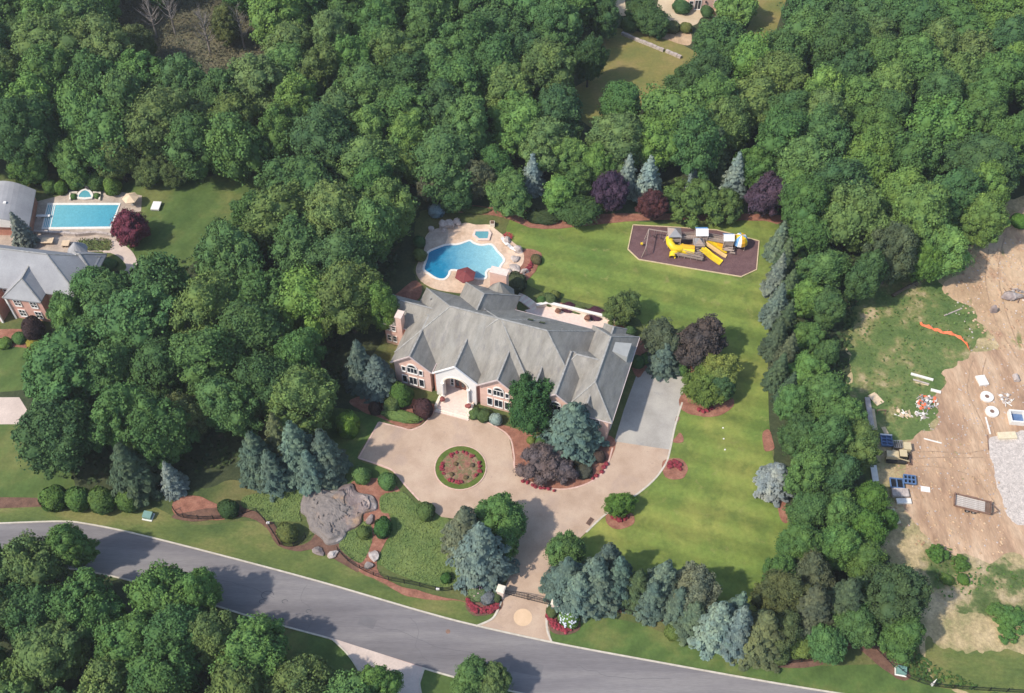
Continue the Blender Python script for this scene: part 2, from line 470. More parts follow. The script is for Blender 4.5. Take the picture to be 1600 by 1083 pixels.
def lobed_cloud(name, lobes, mat, nsub=9, per=34, leaf=.2, subr=(.36, .55), jit=.45, seed=1, fillk=.86, asp=.8, droop=0.0):
    """lobes: array (x,y,z,r). Leaves on little clumps that sit on the lobes' outsides"""
    rng = np.random.default_rng(seed)
    parts = []
    L = np.asarray(lobes)
    for (x, y, z, r) in L:
        v = ICO2[0]*r*fillk*(1+rng.normal(size=(len(ICO2[0]), 1))*.05)+np.array([x, y, z])
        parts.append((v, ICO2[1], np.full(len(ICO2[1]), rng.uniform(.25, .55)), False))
    C, D, T = [], [], []
    for (x, y, z, r) in L:
        c = np.array([x, y, z])
        d = unit(nsub*2, rng)
        d = d[d[:, 2] > -.45][:nsub]
        lt = rng.uniform(-.12, .12)
        for dd in d:
            sr = r*rng.uniform(*subr)
            sc = c+dd*r*rng.uniform(.68, 1.1)
            e = unit(per, rng); e = e[e @ dd > -.35]
            p = sc+e*sr*rng.uniform(.7, 1.3, size=(len(e), 1))
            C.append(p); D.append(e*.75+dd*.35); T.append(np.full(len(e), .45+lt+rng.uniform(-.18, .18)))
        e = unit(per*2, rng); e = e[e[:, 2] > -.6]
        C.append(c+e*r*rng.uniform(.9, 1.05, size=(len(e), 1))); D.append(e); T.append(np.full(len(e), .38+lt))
    C = np.concatenate(C); D = np.concatenate(D); T = np.concatenate(T)
    keep = np.ones(len(C), bool)
    for (x, y, z, r) in L:
        keep &= np.linalg.norm(C-np.array([x, y, z]), axis=1) > r*.84
    C, D, T = C[keep], D[keep], T[keep]
    N = D+np.array([0, 0, .25-droop])+rng.normal(size=C.shape)*jit
    N /= np.linalg.norm(N, axis=1, keepdims=True)
    up = None
    if droop:
        up = np.cross(N, np.array([[0, 0, 1.0]]))+rng.normal(size=C.shape)*.3
    V, Fq = quads(C, N, leaf*rng.uniform(.65, 1.35, size=len(C)), asp, up, rng)
    parts.append((V, Fq, T+rng.normal(size=len(C))*.14, False))
    return cloud_mesh(name, parts, mat)

def broadleaf_variant(i, vert=4.2, n=46):
    """crown radius 5 m about the origin, half height vert"""
    rng = np.random.default_rng(100+i)
    k = np.arange(n)+.5
    ph = np.arccos(1-1.72*k/n); th = math.pi*(1+5**.5)*k+rng.uniform(0, 6)
    lobes = []
    ax = rng.uniform(.8, 1.08, 2)
    o1, o2 = rng.uniform(0, 6.3, 2)
    for a, b in zip(ph, th):
        r = rng.uniform(.6, 1.9)
        wob = 1+.2*math.sin(2*b+o1)+.17*math.sin(3*b+o2)*math.sin(a*2)+rng.uniform(-.3, .2)
        R = (5-r*.8)*wob
        lobes.append((R*math.sin(a)*math.cos(b)*ax[0], R*math.sin(a)*math.sin(b)*ax[1], (vert-r*.8)*math.cos(a)*(1+.12*math.sin(b+o2))+rng.uniform(-.5, .5), r))
    for _ in range(8):
        lobes.append((*(rng.uniform(-1.7, 1.7, 2)), rng.uniform(-.45, .45)*vert, rng.uniform(1.7, 2.3)))
    return lobed_cloud('crown', lobes, M['leaf'], nsub=10, per=44, leaf=.195, seed=i+1, subr=(.25, .62), jit=.55)

NB = 8
BROAD = [broadleaf_variant(i) for i in range(NB)]
TALL = [broadleaf_variant(20+i, 6.3, 62) for i in range(14)]

def trunk_mesh(i):
    """base at origin, crown centre 9 m up, limbs into the crown"""
    R = random.Random(i)
    mb = MB()
    mb.tube([(0, 0, -.4), (0, 0, .6), (R.uniform(-.2, .2), R.uniform(-.2, .2), 4), (R.uniform(-.3, .3), R.uniform(-.3, .3), 8), (0, 0, 11)], [.5, .36, .3, .2, .07], 8)
    for k in range(6):
        a = k*1.05+R.uniform(-.3, .3)
        z0 = R.uniform(4.2, 7.2); L = R.uniform(2.6, 3.8)
        mb.tube([(0, 0, z0), (math.cos(a)*L*.5, math.sin(a)*L*.5, z0+1.1), (math.cos(a)*L, math.sin(a)*L, z0+2.4)], [.15, .1, .04], 6)
    return mb.mesh('trunk', M['bark'], True)
TRUNK = [trunk_mesh(i) for i in range(4)]

def spruce_variant(i, H=10.0, R0=3.5, loose=1.0):
    rng = np.random.default_rng(300+i)
    C, D, T, U_, SZ = [], [], [], [], []
    z = .55
    lay = 0
    parts = []
    prof = lambda zz: R0*max(0.0, 1-(zz/H)**1.4)**.85*(1 if zz > 1.4 else .82+.13*zz)
    # inner mass
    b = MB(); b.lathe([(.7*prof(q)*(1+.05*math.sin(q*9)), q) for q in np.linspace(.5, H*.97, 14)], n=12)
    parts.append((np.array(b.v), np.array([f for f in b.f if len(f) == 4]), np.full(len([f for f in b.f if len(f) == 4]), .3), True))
    while z < H-.25:
        R = prof(z)
        nb = max(4, int(2*math.pi*R/(1.08*loose)))
        off = rng.uniform(0, 6.3)
        for kk in range(nb):
            a = off+2*math.pi*kk/nb+rng.normal()*.12
            Rr = R*rng.uniform(.70, 1.2)
            o = np.array([math.cos(a), math.sin(a), 0]); s = np.array([-math.sin(a), math.cos(a), 0])
            wd = (.40+.32*R/R0)*rng.uniform(.8, 1.25)
            n = int(26+20*Rr/R0*2)
            t = rng.uniform(.42, 1, n)**.7
            lat = rng.uniform(-1, 1, n)*wd*np.sqrt(np.clip(1.08-t**3, 0, 1))
            zz = z+rng.uniform(-.15, .15)+.3-.7*t**1.6*(Rr/R0)-.38*np.abs(lat)+rng.uniform(-.1, .1, n)
            p = o*(t*Rr)[:, None]+s*lat[:, None]; p[:, 2] = zz
            nn = np.tile(np.array([0, 0, 1.0]), (n, 1))+o*(.35+.9*t**3)[:, None]+s*(lat/wd*.8)[:, None]+rng.normal(size=(n, 3))*.22
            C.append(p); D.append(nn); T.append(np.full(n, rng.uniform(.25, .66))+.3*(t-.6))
            U_.append(np.tile(s, (n, 1))+rng.normal(size=(n, 3))*.35)
            SZ.append(np.full(n, .17+.06*R/R0))
        z += .52+.24*rng.uniform()*loose
        lay += 1
    C = np.concatenate(C); D = np.concatenate(D); T = np.concatenate(T); U2 = np.concatenate(U_); SZ = np.concatenate(SZ)
    D /= np.linalg.norm(D, axis=1, keepdims=True)
    V, Fq = quads(C, D, SZ*rng.uniform(.8, 1.4, len(C)), .55, U2, rng)
    parts.append((V, Fq, T+rng.normal(size=len(C))*.12, False))
    # leader
    b = MB(); b.tube([(0, 0, H-.8), (0, 0, H+.25)], [.12, .02], 5)
    f4 = [f for f in b.f if len(f) == 4]
    parts.append((np.array(b.v), np.array(f4), np.full(len(f4), .6), False))
    return cloud_mesh('crown', parts, M['needle'])
SPRUCE = [spruce_variant(i, loose=l) for i, l in enumerate((1.0, 1.2, .9, 1.05, 1.3, 1.1, .95))]
def spruce_trunk():
    mb = MB(); mb.tube([(0, 0, -.3), (0, 0, .8), (0, 0, 5)], [.25, .18, .1], 7)
    return mb.mesh('trunk', M['bark'], True)
STRUNK = spruce_trunk()

def ball_variant(i, rough=.06, leafs=2600, size=.09, zs=1.0, n=14, lob=.3):
    """clipped shrub, radius 1, centre at origin"""
    rng = np.random.default_rng(500+i)
    D = unit(leafs, rng); D = D[D[:, 2] > -.75]
    bumps = unit(n, rng)
    k = 1+rough*np.max(D @ bumps.T, axis=1)**6*2-rough
    P = D*k[:, None]; P[:, 2] *= zs
    N = D+rng.normal(size=D.shape)*.35; N /= np.linalg.norm(N, axis=1, keepdims=True)
    V, Fq = quads(P, N, size*rng.uniform(.7, 1.3, len(P)), .8, None, rng)
    v = ICO2[0]*.93; v = v*np.array([1, 1, zs])
    tint = .45+rng.normal(size=len(P))*.15+.25*(np.max(D @ bumps.T, axis=1)-.85)
    return cloud_mesh('foliage', [(v, ICO2[1], np.full(len(ICO2[1]), .4), True), (V, Fq, tint, False)], M['clipped'])
BALL = [ball_variant(0, .10, 3000, .1, n=20), ball_variant(1, .2, 3200, .11, n=26), ball_variant(2, .16, 3000, .1, n=16)]

def weep_variant(i):
    """low weeping dome radius 5"""
    rng = np.random.default_rng(700+i)
    lobes = []
    for k in range(34):
        a = rng.uniform(0, 6.3); q = rng.uniform(0, 1)**.6
        r = rng.uniform(.9, 1.5)
        lobes.append((4.2*q*math.cos(a), 4.2*q*math.sin(a), 3.6*(1-q*q)-.8+rng.uniform(-.3, .3), r))
    lobes.append((0, 0, 0, 2.8))
    return lobed_cloud('crown', lobes, M['leaf'], nsub=8, per=34, leaf=.26, asp=.35, seed=i+40, droop=.2, subr=(.3, .5))
WEEP = [weep_variant(0), weep_variant(1)]

def feather_variant(i):
    """layered, feathery spreading shrub-tree radius 5"""
    rng = np.random.default_rng(800+i)
    lobes = []
    for k in range(60):
        a = rng.uniform(0, 6.3); q = rng.uniform(0, 1)**.5
        lobes.append((4.4*q*math.cos(a), 4.4*q*math.sin(a), 3.3*(1-q*q)+rng.uniform(-1.4, .5), rng.uniform(.6, 1.1)))
    lobes.append((0, 0, 0, 2.6))
    return lobed_cloud('crown', lobes, M['leaf'], nsub=7, per=22, leaf=.24, asp=.5, seed=i+60)
FEATHER = [feather_variant(0)]

def place(mesh, name, parent, loc, scl, col, rot):
    o = bpy.data.objects.new(name, mesh)
    link(o, parent)
    o.location = loc; o.scale = scl; o.rotation_euler = (0, 0, rot)
    o.color = (*col, 1)
    return o

def jitter(c, k=.12):
    b = rnd.uniform(1-k, 1+k)
    return (c[0]*b*rnd.uniform(.92, 1.06), c[1]*b, c[2]*b*rnd.uniform(.9, 1.12))

GREENS = {'dark green': (.060, .116, .042), 'deep green': (.073, .144, .046), 'mid green': (.093, .172, .050), 'olive green': (.112, .168, .054), 'light green': (.124, .214, .055), 'bright yellow-green': (.150, .235, .056)}

cnt = {}
TREES = []
def broadleaf(x, y, r, H, tint, label, group=None, cat='tree', name='broadleaf_tree', cz=None):
    """r crown radius, H total height; the crown reaches from near the ground to H"""
    k = cnt.setdefault('b', 0); cnt['b'] += 1
    t = thing(name, label, cat, (x, y, 0), 0, group)
    zc = H*.56
    s = r/5
    tall = H*.44/s > 5.0
    ms = TALL if tall else BROAD
    sz = H*.46/(6.3 if tall else 4.2)
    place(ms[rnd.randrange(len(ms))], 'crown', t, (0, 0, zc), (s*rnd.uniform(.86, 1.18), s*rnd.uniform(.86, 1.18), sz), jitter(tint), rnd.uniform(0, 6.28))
    t.children[0].rotation_euler = (rnd.uniform(-.22, .22), rnd.uniform(-.22, .22), rnd.uniform(0, 6.28))
    place(TRUNK[k % 4], 'trunk', t, (0, 0, 0), (s, s, max(.2, zc/9)), (1, 1, 1), rnd.uniform(0, 6.28))
    TREES.append((x, y, r))
    return t

def px_tree(px, py, rpx, H, tint, label, group=None, name='broadleaf_tree', cat='tree', meshes=None, kind='b', zs=1.0):
    """crown centre seen at (px,py), crown radius rpx pixels"""
    zc = H*(.56 if kind == 'b' else .42)
    r = rpx*mpp(px, py, zc)
    p = G(px, py, zc)
    col = GREENS[tint] if isinstance(tint, str) else tint
    if kind == 'b':
        return broadleaf(p.x, p.y, r, H, col, label, group, cat, name, cz=max(zc, r*.55))
    t = thing(name, label, cat, (p.x, p.y, 0), 0, group)
    if kind == 'w':
        s = r/5
        place(rnd.choice(meshes or WEEP), 'crown', t, (0, 0, H*.42), (s, s, H/6.2*zs), jitter(col, .05), rnd.uniform(0, 6.28))
        place(TRUNK[0], 'trunk', t, (0, 0, 0), (s*.7, s*.7, H/16), (1, 1, 1), 0)
    return t

def spruce(px, py, rpx, H, col, label, group=None, name='spruce_tree', cat='tree', lean=0):
    """the middle of the visible cone is at (px,py)"""
    zc = H*.42
    p = G(px, py, zc); r = rpx*1.24*mpp(px, py, zc)
    t = thing(name, label, cat, (p.x, p.y, 0), 0, group)
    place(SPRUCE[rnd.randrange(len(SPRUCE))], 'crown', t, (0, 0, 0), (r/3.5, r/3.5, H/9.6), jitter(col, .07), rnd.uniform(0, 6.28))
    place(STRUNK, 'trunk', t, (0, 0, 0), (1, 1, H/10), (1, 1, 1), 0)
    return t

def shrub(px, py, rpx, h, tint, label, group=None, name='round_shrub', var=None, wx=1.0, wy=1.0, cat='shrub', rot=0.0):
    """dense clipped shrub, middle seen at (px,py)"""
    p = G(px, py, h*.5); r = rpx*mpp(px, py, h*.5)
    col = GREENS[tint] if isinstance(tint, str) else tint
    t = thing(name, label, cat, (p.x, p.y, 0), rot, group)
    place(BALL[rnd.randrange(3) if var is None else var], 'foliage', t, (0, 0, h*.47), (r*wx*rnd.uniform(.88, 1.14), r*wy*rnd.uniform(.88, 1.14), h*.56), jitter(col, .06), rnd.uniform(-.3, .3) if wx == wy else 0)
    mb = MB(); mb.tube([(0, 0, -.2), (0, 0, h*.4)], [.1, .06], 6); mb.build('stem', M['bark'], t)
    return t

# ------------------------------------------------------------------ ground sheets
def sheet(name, pts, z, mat, smooth=True, n=5, world=False, kind='structure', edge=0.25, rag=0.0):
    P = [G(x, y) for x, y in pts] if not world else [Vector((p[0], p[1], 0)) for p in pts]
    if smooth:
        P = smooth_pts(P, n)
    if rag:
        Q = []
        for i, p in enumerate(P):
            q = P[(i+1) % len(P)]
            m = max(1, int((q-p).length/.45))
            Q += [p.lerp(q, k/m) for k in range(m)]
        P = []
        for p in Q:
            P.append(p+Vector((mnoise.fractal(p*.3+Vector((0, 0, z*90)), 1.0, 2.1, 4), mnoise.fractal(p*.3+Vector((50, 0, z*90)), 1.0, 2.1, 4), 0))*rag)
    mb = MB()
    mb.prism([(p.x, p.y) for p in P], z-edge, z)
    return tag(mb.build(name, mat), kind=kind)

def ribbon(mb, P, wd, z0, z1, closed=False, side=0.0):
    """a strip of width wd along P (world points); side shifts it left (+)"""
    n = len(P)
    L, R_ = [], []
    for i, p in enumerate(P):
        a = P[(i-1) % n] if closed else P[max(i-1, 0)]
        b = P[(i+1) % n] if closed else P[min(i+1, n-1)]
        d = Vector((b.x-a.x, b.y-a.y, 0)).normalized()
        nn = Vector((-d.y, d.x, 0))
        L.append(p+nn*(side+wd/2)); R_.append(p+nn*(side-wd/2))
    b = len(mb.v)
    for l, r in zip(L, R_):
        mb.v += [(l.x, l.y, z0), (l.x, l.y, z1), (r.x, r.y, z1), (r.x, r.y, z0)]
    m = n if closed else n-1
    for i in range(m):
        o, q = b+4*i, b+4*((i+1) % n)
        for k in range(4):
            mb.f.append((o+k, o+(k+1) % 4, q+(k+1) % 4, q+k)); mb.m.append(0)
    if not closed:
        mb.f.append((b, b+1, b+2, b+3)); mb.m.append(0)
        e = b+4*(n-1)
        mb.f.append((e+3, e+2, e+1, e)); mb.m.append(0)
    return mb

def kerb(name, pts, wd, z0, z1, mat, closed=False, side=0.0, smooth=True, n=5):
    P = [G(x, y) for x, y in pts]
    if smooth:
        P = smooth_pts(P, n, closed)
    mb = ribbon(MB(), P, wd, z0, z1, closed, side)
    return tag(mb.build(name, mat), kind='structure')

g = MB(); g.prism([(-700, -300), (700, -300), (700, 900), (-700, 900)], -1, 0)
tag(g.build('ground', M['ground']), kind='structure')

sheet('forest_floor', [(-400, -160), (2000, -160), (2000, 230), (1640, 310), (1570, 330), (1480, 420), (1380, 470), (1330, 520), (1330, 620), (1350, 760), (1400, 900), (1440, 1000), (1380, 1010), (1250, 950), (1225, 860), (1195, 640), (1190, 430), (1215, 345), (1000, 345), (840, 345), (660, 330), (650, 440), (600, 520), (560, 640), (520, 740), (380, 750), (240, 775), (60, 780), (-60, 700), (-60, 540), (60, 530), (150, 440), (260, 400), (390, 340), (400, 285), (-100, 270), (-400, 260)], .008, M['forest_floor'], rag=1.0)
sheet('forest_floor', [(-300, 880), (0, 885), (160, 905), (330, 955), (480, 1010), (560, 1060), (600, 1200), (-300, 1300)], .008, M['forest_floor'], rag=1.0)

main_lawn = [(800, 335), (900, 345), (980, 345), (1100, 352), (1215, 345), (1205, 440), (1200, 560), (1205, 700), (1230, 800), (1240, 880), (1200, 950), (1100, 950), (960, 920), (900, 860), (925, 825), (985, 770), (1035, 715), (1062, 640), (1080, 590), (1010, 560), (1000, 500), (900, 470), (845, 455), (800, 420)]
sheet('lawn', main_lawn, .018, M['lawn'], n=3)
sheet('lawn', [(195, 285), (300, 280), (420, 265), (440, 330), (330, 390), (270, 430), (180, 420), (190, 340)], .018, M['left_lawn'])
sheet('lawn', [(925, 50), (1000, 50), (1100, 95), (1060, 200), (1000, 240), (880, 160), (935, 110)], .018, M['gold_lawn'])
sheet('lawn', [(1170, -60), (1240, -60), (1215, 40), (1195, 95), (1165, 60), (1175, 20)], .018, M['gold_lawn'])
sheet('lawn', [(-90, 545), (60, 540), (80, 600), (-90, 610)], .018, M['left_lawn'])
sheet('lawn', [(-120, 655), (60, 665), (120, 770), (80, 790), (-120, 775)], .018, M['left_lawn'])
sheet('garden_path', [(-60, 779), (60, 778), (120, 785), (60, 792), (-60, 794)], .026, M['dark_mulch'])
sheet('verge', [(-80, 790), (100, 790), (230, 790), (300, 820), (400, 815), (440, 850), (520, 860), (600, 915), (700, 935), (760, 945), (783, 950), (760, 975), (735, 975), (600, 938), (500, 910), (340, 866), (206, 833), (95, 815), (-80, 822)], .014, M['verge'])
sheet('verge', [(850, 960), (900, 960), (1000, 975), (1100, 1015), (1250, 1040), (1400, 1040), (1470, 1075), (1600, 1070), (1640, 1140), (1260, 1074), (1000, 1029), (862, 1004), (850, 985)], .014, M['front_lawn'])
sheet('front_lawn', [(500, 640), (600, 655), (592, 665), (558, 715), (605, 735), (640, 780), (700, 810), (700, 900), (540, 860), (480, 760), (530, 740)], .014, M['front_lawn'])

# building site on the right
sheet('site_ground', [(1340, 470), (1450, 420), (1540, 360), (1580, 320), (1700, 290), (1800, 900), (1800, 1150), (1640, 1120), (1600, 1075), (1470, 1070), (1420, 960), (1370, 820), (1370, 700), (1330, 620)], .022, M['dry_weeds'], rag=1.5)
sheet('meadow', [(1330, 470), (1440, 425), (1500, 470), (1540, 520), (1500, 570), (1470, 640), (1440, 680), (1380, 690), (1340, 650), (1330, 560)], .032, M['green_weeds'], rag=1.5)
sheet('meadow', [(1440, 850), (1500, 850), (1600, 880), (1720, 900), (1720, 1010), (1600, 980), (1530, 960), (1450, 930)], .032, M['weeds'], rag=1.5)
sheet('meadow', [(1440, 1000), (1500, 1020), (1620, 1020), (1740, 1050), (1720, 1120), (1600, 1085), (1470, 1075)], .034, M['verge'], rag=1.5)
sheet('dirt_track', [(1480, 450), (1530, 400), (1570, 340), (1640, 320), (1760, 400), (1760, 640), (1600, 640), (1560, 540), (1520, 480)], .04, M['dirt'], rag=1.3)
sheet('dirt_yard', [(1470, 600), (1500, 565), (1560, 545), (1700, 560), (1780, 700), (1780, 860), (1580, 870), (1480, 865), (1440, 830), (1410, 770), (1420, 700), (1460, 660)], .044, M['red_dirt'], rag=1.5)
sheet('gravel_pad', [(1548, 692), (1600, 672), (1760, 660), (1780, 850), (1640, 830), (1580, 815), (1560, 760)], .07, M['gravel'], rag=0.7)
sheet('bare_patch', [(1100, 800), (1150, 800), (1160, 830), (1120, 840)], .022, M['lawn'])

# road
top_edge = [(-160, 832), (-60, 821), (0, 819), (95, 816), (136, 820), (206, 834), (330, 865), (495, 909), (660, 957), (744, 979), (862, 1005), (1000, 1031), (1260, 1077), (1500, 1112), (1800, 1150)]
bot_edge = [(-160, 905), (-60, 893), (0, 890), (95, 888), (136, 892), (206, 907), (300, 934), (402, 966), (516, 997), (660, 1043), (720, 1060), (830, 1086), (1000, 1120), (1300, 1165), (1800, 1240)]
sheet('road', top_edge+bot_edge[::-1], .03, M['road'], smooth=True, n=4)
kerb('kerb', top_edge, .24, -.1, .14, M['kerb'], side=.1)
kerb('kerb', bot_edge[:9], .24, -.1, .13, M['kerb'], side=-.1)
kerb('kerb', bot_edge[9:], .24, -.1, .13, M['kerb'], side=-.1)
kerb('kerb', bot_edge[8:10], .3, -.1, .045, M['brick_edge'], side=-.1, smooth=False)
# opposite driveway
sheet('driveway', [(514, 996), (590, 1020), (664, 1045), (656, 1070), (668, 1130), (590, 1150), (572, 1070), (545, 1025)], .05, M['paver2'], smooth=False)
kerb('kerb', [(518, 998), (545, 1025), (566, 1060), (576, 1110)], .2, -.1, .12, M['kerb'])
kerb('kerb', [(663, 1046), (656, 1062), (658, 1083), (668, 1130)], .2, -.1, .12, M['kerb'])
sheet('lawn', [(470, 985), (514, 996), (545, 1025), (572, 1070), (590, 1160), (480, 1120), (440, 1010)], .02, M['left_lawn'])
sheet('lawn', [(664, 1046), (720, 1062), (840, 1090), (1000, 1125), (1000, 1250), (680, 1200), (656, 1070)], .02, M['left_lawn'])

# main driveway: pink paving court
court = [(592, 660), (640, 672), (662, 663), (682, 636), (731, 646), (765, 662), (795, 682), (806, 735), (835, 757), (875, 765), (915, 757), (945, 735), (960, 690), (1047, 703), (1040, 725), (1020, 752), (985, 780), (945, 805), (905, 842), (885, 880), (866, 925), (858, 945), (855, 965), (862, 1004), (800, 990), (744, 979), (768, 968), (783, 940), (795, 900), (792, 850), (770, 815), (720, 812), (690, 808), (655, 782), (632, 755), (618, 738), (560, 716)]
sheet('driveway', court, .05, M['paver'], smooth=False)
sheet('garage_apron', [(1019, 573), (1088, 589), (1066, 629), (1047, 703), (960, 690), (975, 640), (994, 588)], .056, M['apron'], smooth=False)
kerb('paving_edge', [(592, 660), (560, 716)], .25, -.1, .09, M['brick_edge'], smooth=False)
kerb('paving_edge', [(560, 716), (605, 731), (620, 742), (632, 757), (655, 782)], .25, -.1, .09, M['brick_edge'])
kerb('paving_edge', [(592, 660), (625, 668), (640, 672), (650, 670), (662, 663), (675, 648), (682, 636)], .22, -.1, .09, M['brick_edge'])
kerb('paving_edge', [(1019, 573), (1088, 589)], .25, -.1, .09, M['brick_edge'], smooth=False)
kerb('paving_edge', [(1066, 629), (1055, 665), (1047, 703), (1040, 725), (1020, 752), (985, 780), (945, 805), (916, 832)], .28, -.1, .09, M['kerb'])
kerb('paving_edge', [(731, 646), (765, 662), (795, 682), (803, 712), (806, 735), (835, 757), (875, 765), (915, 757), (945, 735), (957, 700)], .25, -.1, .09, M['brick_edge'])
kerb('kerb', [(783, 940), (777, 955), (768, 968), (744, 979)], .3, -.1, .13, M['kerb'])
kerb('kerb', [(857, 945), (854, 962), (855, 985), (862, 1004)], .3, -.1, .13, M['kerb'])
c0 = G(817, 965)
sheet('paving_medallion', [(c0.x+1.35*math.cos(a*.2618), c0.y+1.35*math.sin(a*.2618)) for a in range(24)], .056, surf('gold pavers', [(0.3, (.60, .42, .26)), (0.7, (.68, .48, .31))], 1), smooth=False, world=True)

# round island
ic = G(719.5, 731)
ring = lambda r, n=40, ex=1.0: [(ic.x+r*ex*math.cos(a*2*math.pi/n), ic.y+r*math.sin(a*2*math.pi/n)) for a in range(n)]
mb = MB(); mb.prism(ring(4.02), 0, .12)
tag(mb.build('island_lawn', surf('island grass', [(0.3, (.075, .115, .022)), (0.7, (.12, .15, .03))], 0.5, 6, fine=(3, .2), bump=.5)), kind='structure')
mb = MB(); mb.prism(ring(3.12), .05, .17)
tag(mb.build('flower_bed', surf('brown mulch with growth', [(0.34, (.20, .08, .06)), (0.46, (.27, .14, .09)), (0.54, (.13, .13, .055)), (0.6, (.30, .19, .12)), (0.68, (.22, .07, .06))], 0.9, 7, fine=(3, .25), bump=.8)), kind='structure')
mb = ribbon(MB(), [Vector((x, y, 0)) for x, y in ring(4.1)], .16, 0, .15, True); tag(mb.build('paving_edge', M['brick_edge']), kind='structure')

# planting beds
beds = [
    ([(760, 655), (800, 668), (870, 690), (940, 680), (962, 692), (945, 735), (915, 757), (875, 765), (835, 757), (806, 735), (795, 682)], 'mulch'),
    ([(662, 628), (680, 634), (668, 655), (640, 670), (598, 655), (560, 640), (548, 625), (600, 612)], 'mulch'),
    ([(1070, 610), (1130, 605), (1145, 635), (1110, 652), (1066, 640)], 'mulch'),
    ([(1000, 530), (1090, 560), (1092, 590), (1019, 572), (996, 590), (985, 560)], 'mulch'),
    ([(1036, 722), (1060, 716), (1075, 732), (1066, 749), (1040, 745)], 'mulch'),
    ([(950, 800), (985, 800), (990, 818), (968, 828), (948, 818)], 'mulch'),
    ([(1050, 690), (1062, 676), (1066, 690)], 'mulch'),
    ([(272, 782), (300, 775), (345, 790), (370, 800), (350, 812), (300, 812), (272, 803)], 'mulch'),
    ([(555, 750), (610, 750), (628, 775), (620, 800), (590, 790), (550, 770)], 'mulch'),
    ([(590, 790), (605, 800), (612, 830), (600, 850), (590, 880), (600, 905), (650, 922), (740, 942), (780, 925), (780, 950), (720, 940), (640, 932), (585, 905), (540, 880), (530, 860), (560, 870), (572, 840), (568, 800)], 'mulch'),
    ([(380, 790), (420, 812), (440, 840), (445, 852), (480, 850), (500, 830), (540, 860), (560, 895), (500, 862), (470, 862), (436, 852), (408, 818), (370, 808), (300, 815), (272, 805)], 'dark_mulch'),
    ([(735, 935), (783, 935), (780, 955), (745, 962), (728, 950)], 'dark_mulch'),
    ([(856, 945), (900, 960), (906, 985), (870, 992), (855, 975)], 'dark_mulch'),
    ([(866, 930), (960, 955), (1040, 972), (1080, 1000), (1160, 1030), (1260, 1045), (1340, 1000), (1250, 960), (1170, 968), (1080, 945), (1000, 930), (930, 900), (880, 870)], 'dark_mulch'),
    ([(1340, 985), (1420, 1050), (1400, 1060), (1330, 1000)], 'dark_mulch'),
    ([(700, 330), (780, 338), (850, 358), (1000, 345), (1180, 345), (1215, 350), (1210, 336), (1000, 334), (900, 334), (780, 325), (690, 318)], 'mulch'),
    ([(818, 390), (845, 396), (838, 420), (822, 440), (800, 445), (815, 415)], 'mulch'),
    ([(850, 470), (900, 478), (960, 496), (980, 515), (930, 500), (855, 480)], 'mulch'),
    ([(1192, 680), (1202, 672), (1210, 700), (1196, 704)], 'mulch'),
    ([(1215, 785), (1228, 785), (1232, 815), (1220, 812)], 'mulch'),
    ([(645, 440), (660, 450), (650, 470), (625, 480), (610, 470)], 'mulch'),
]
for i, (p, m) in enumerate(beds):
    sheet('mulch_bed', p, .066+.0013*i, M[m], n=4, rag=.22)

# ivy / ground cover
def groundcover(name, pts, z, h, dens, col, label, size=.16, mat='leaf'):
    P = smooth_pts([G(x, y) for x, y in pts], 4)
    xs = [p.x for p in P]; ys = [p.y for p in P]
    poly = np.array([(p.x, p.y) for p in P])
    area = abs(sum(P[i].x*P[i-1].y-P[i-1].x*P[i].y for i in range(len(P))))/2
    n = int((max(xs)-min(xs))*(max(ys)-min(ys))*dens)
    rng = np.random.default_rng(int(abs(xs[0]*100)) % 9999)
    q = np.stack([rng.uniform(min(xs), max(xs), n), rng.uniform(min(ys), max(ys), n)], 1)
    ins = np.zeros(n, bool)
    j = len(poly)-1
    for i in range(len(poly)):
        a, b = poly[i], poly[j]
        c = ((a[1] > q[:, 1]) != (b[1] > q[:, 1])) & (q[:, 0] < (b[0]-a[0])*(q[:, 1]-a[1])/(b[1]-a[1]+1e-12)+a[0])
        ins ^= c; j = i
    q = q[ins]
    bump = np.array([mnoise.noise(Vector((a*1.1, b*1.1, 0)))*1.1+mnoise.noise(Vector((a*3.1, b*3.1, 4)))*.8 for a, b in q]).clip(-1, 1) if len(q) else np.zeros(0)
    zz = z+h*(.55+.4*bump)*rng.uniform(.6, 1, len(q))
    C = np.stack([q[:, 0], q[:, 1], zz], 1)
    N = np.array([0, 0, 1.0])+rng.normal(size=C.shape)*.45; N /= np.linalg.norm(N, axis=1, keepdims=True)
    V, Fq = quads(C, N, size*rng.uniform(.6, 1.3, len(C)), .8, None, rng)
    t = .45+.22*bump+rng.normal(size=len(C))*.15
    me = cloud_mesh(name, [(V, Fq, t, False)], M[mat])
    o = link(bpy.data.objects.new(name, me)); o.color = (*col, 1)
    return tag(o, label, 'plants', kind='stuff')
ivy = (.15, .205, .065)
cov = surf('ivy floor', [(0.34, (.10, .15, .042)), (0.66, (.155, .20, .062))], 0.35, 7, fine=(3, .2), bump=.6)
for i, (pts, lab) in enumerate([
    ([(385, 775), (440, 768), (480, 762), (468, 800), (470, 815), (450, 815), (420, 815), (400, 800), (378, 792)], 'low green ivy between the spruces and the left of the rock outcrop'),
    ([(596, 775), (630, 770), (650, 790), (680, 812), (712, 820), (722, 850), (725, 905), (690, 918), (640, 905), (596, 882), (606, 850), (620, 830), (616, 805), (596, 800)], 'broad bank of low green ground cover right of the rock outcrop'),
    ([(545, 830), (575, 815), (582, 840), (572, 870), (560, 880), (535, 862), (530, 850)], 'small patch of ground cover below the lower right edge of the rock')]):
    sheet('planted_bank', pts, .10+.004*i, cov, n=4)
    groundcover('ground_cover', pts, .1, .26, 20, ivy, lab, .12)

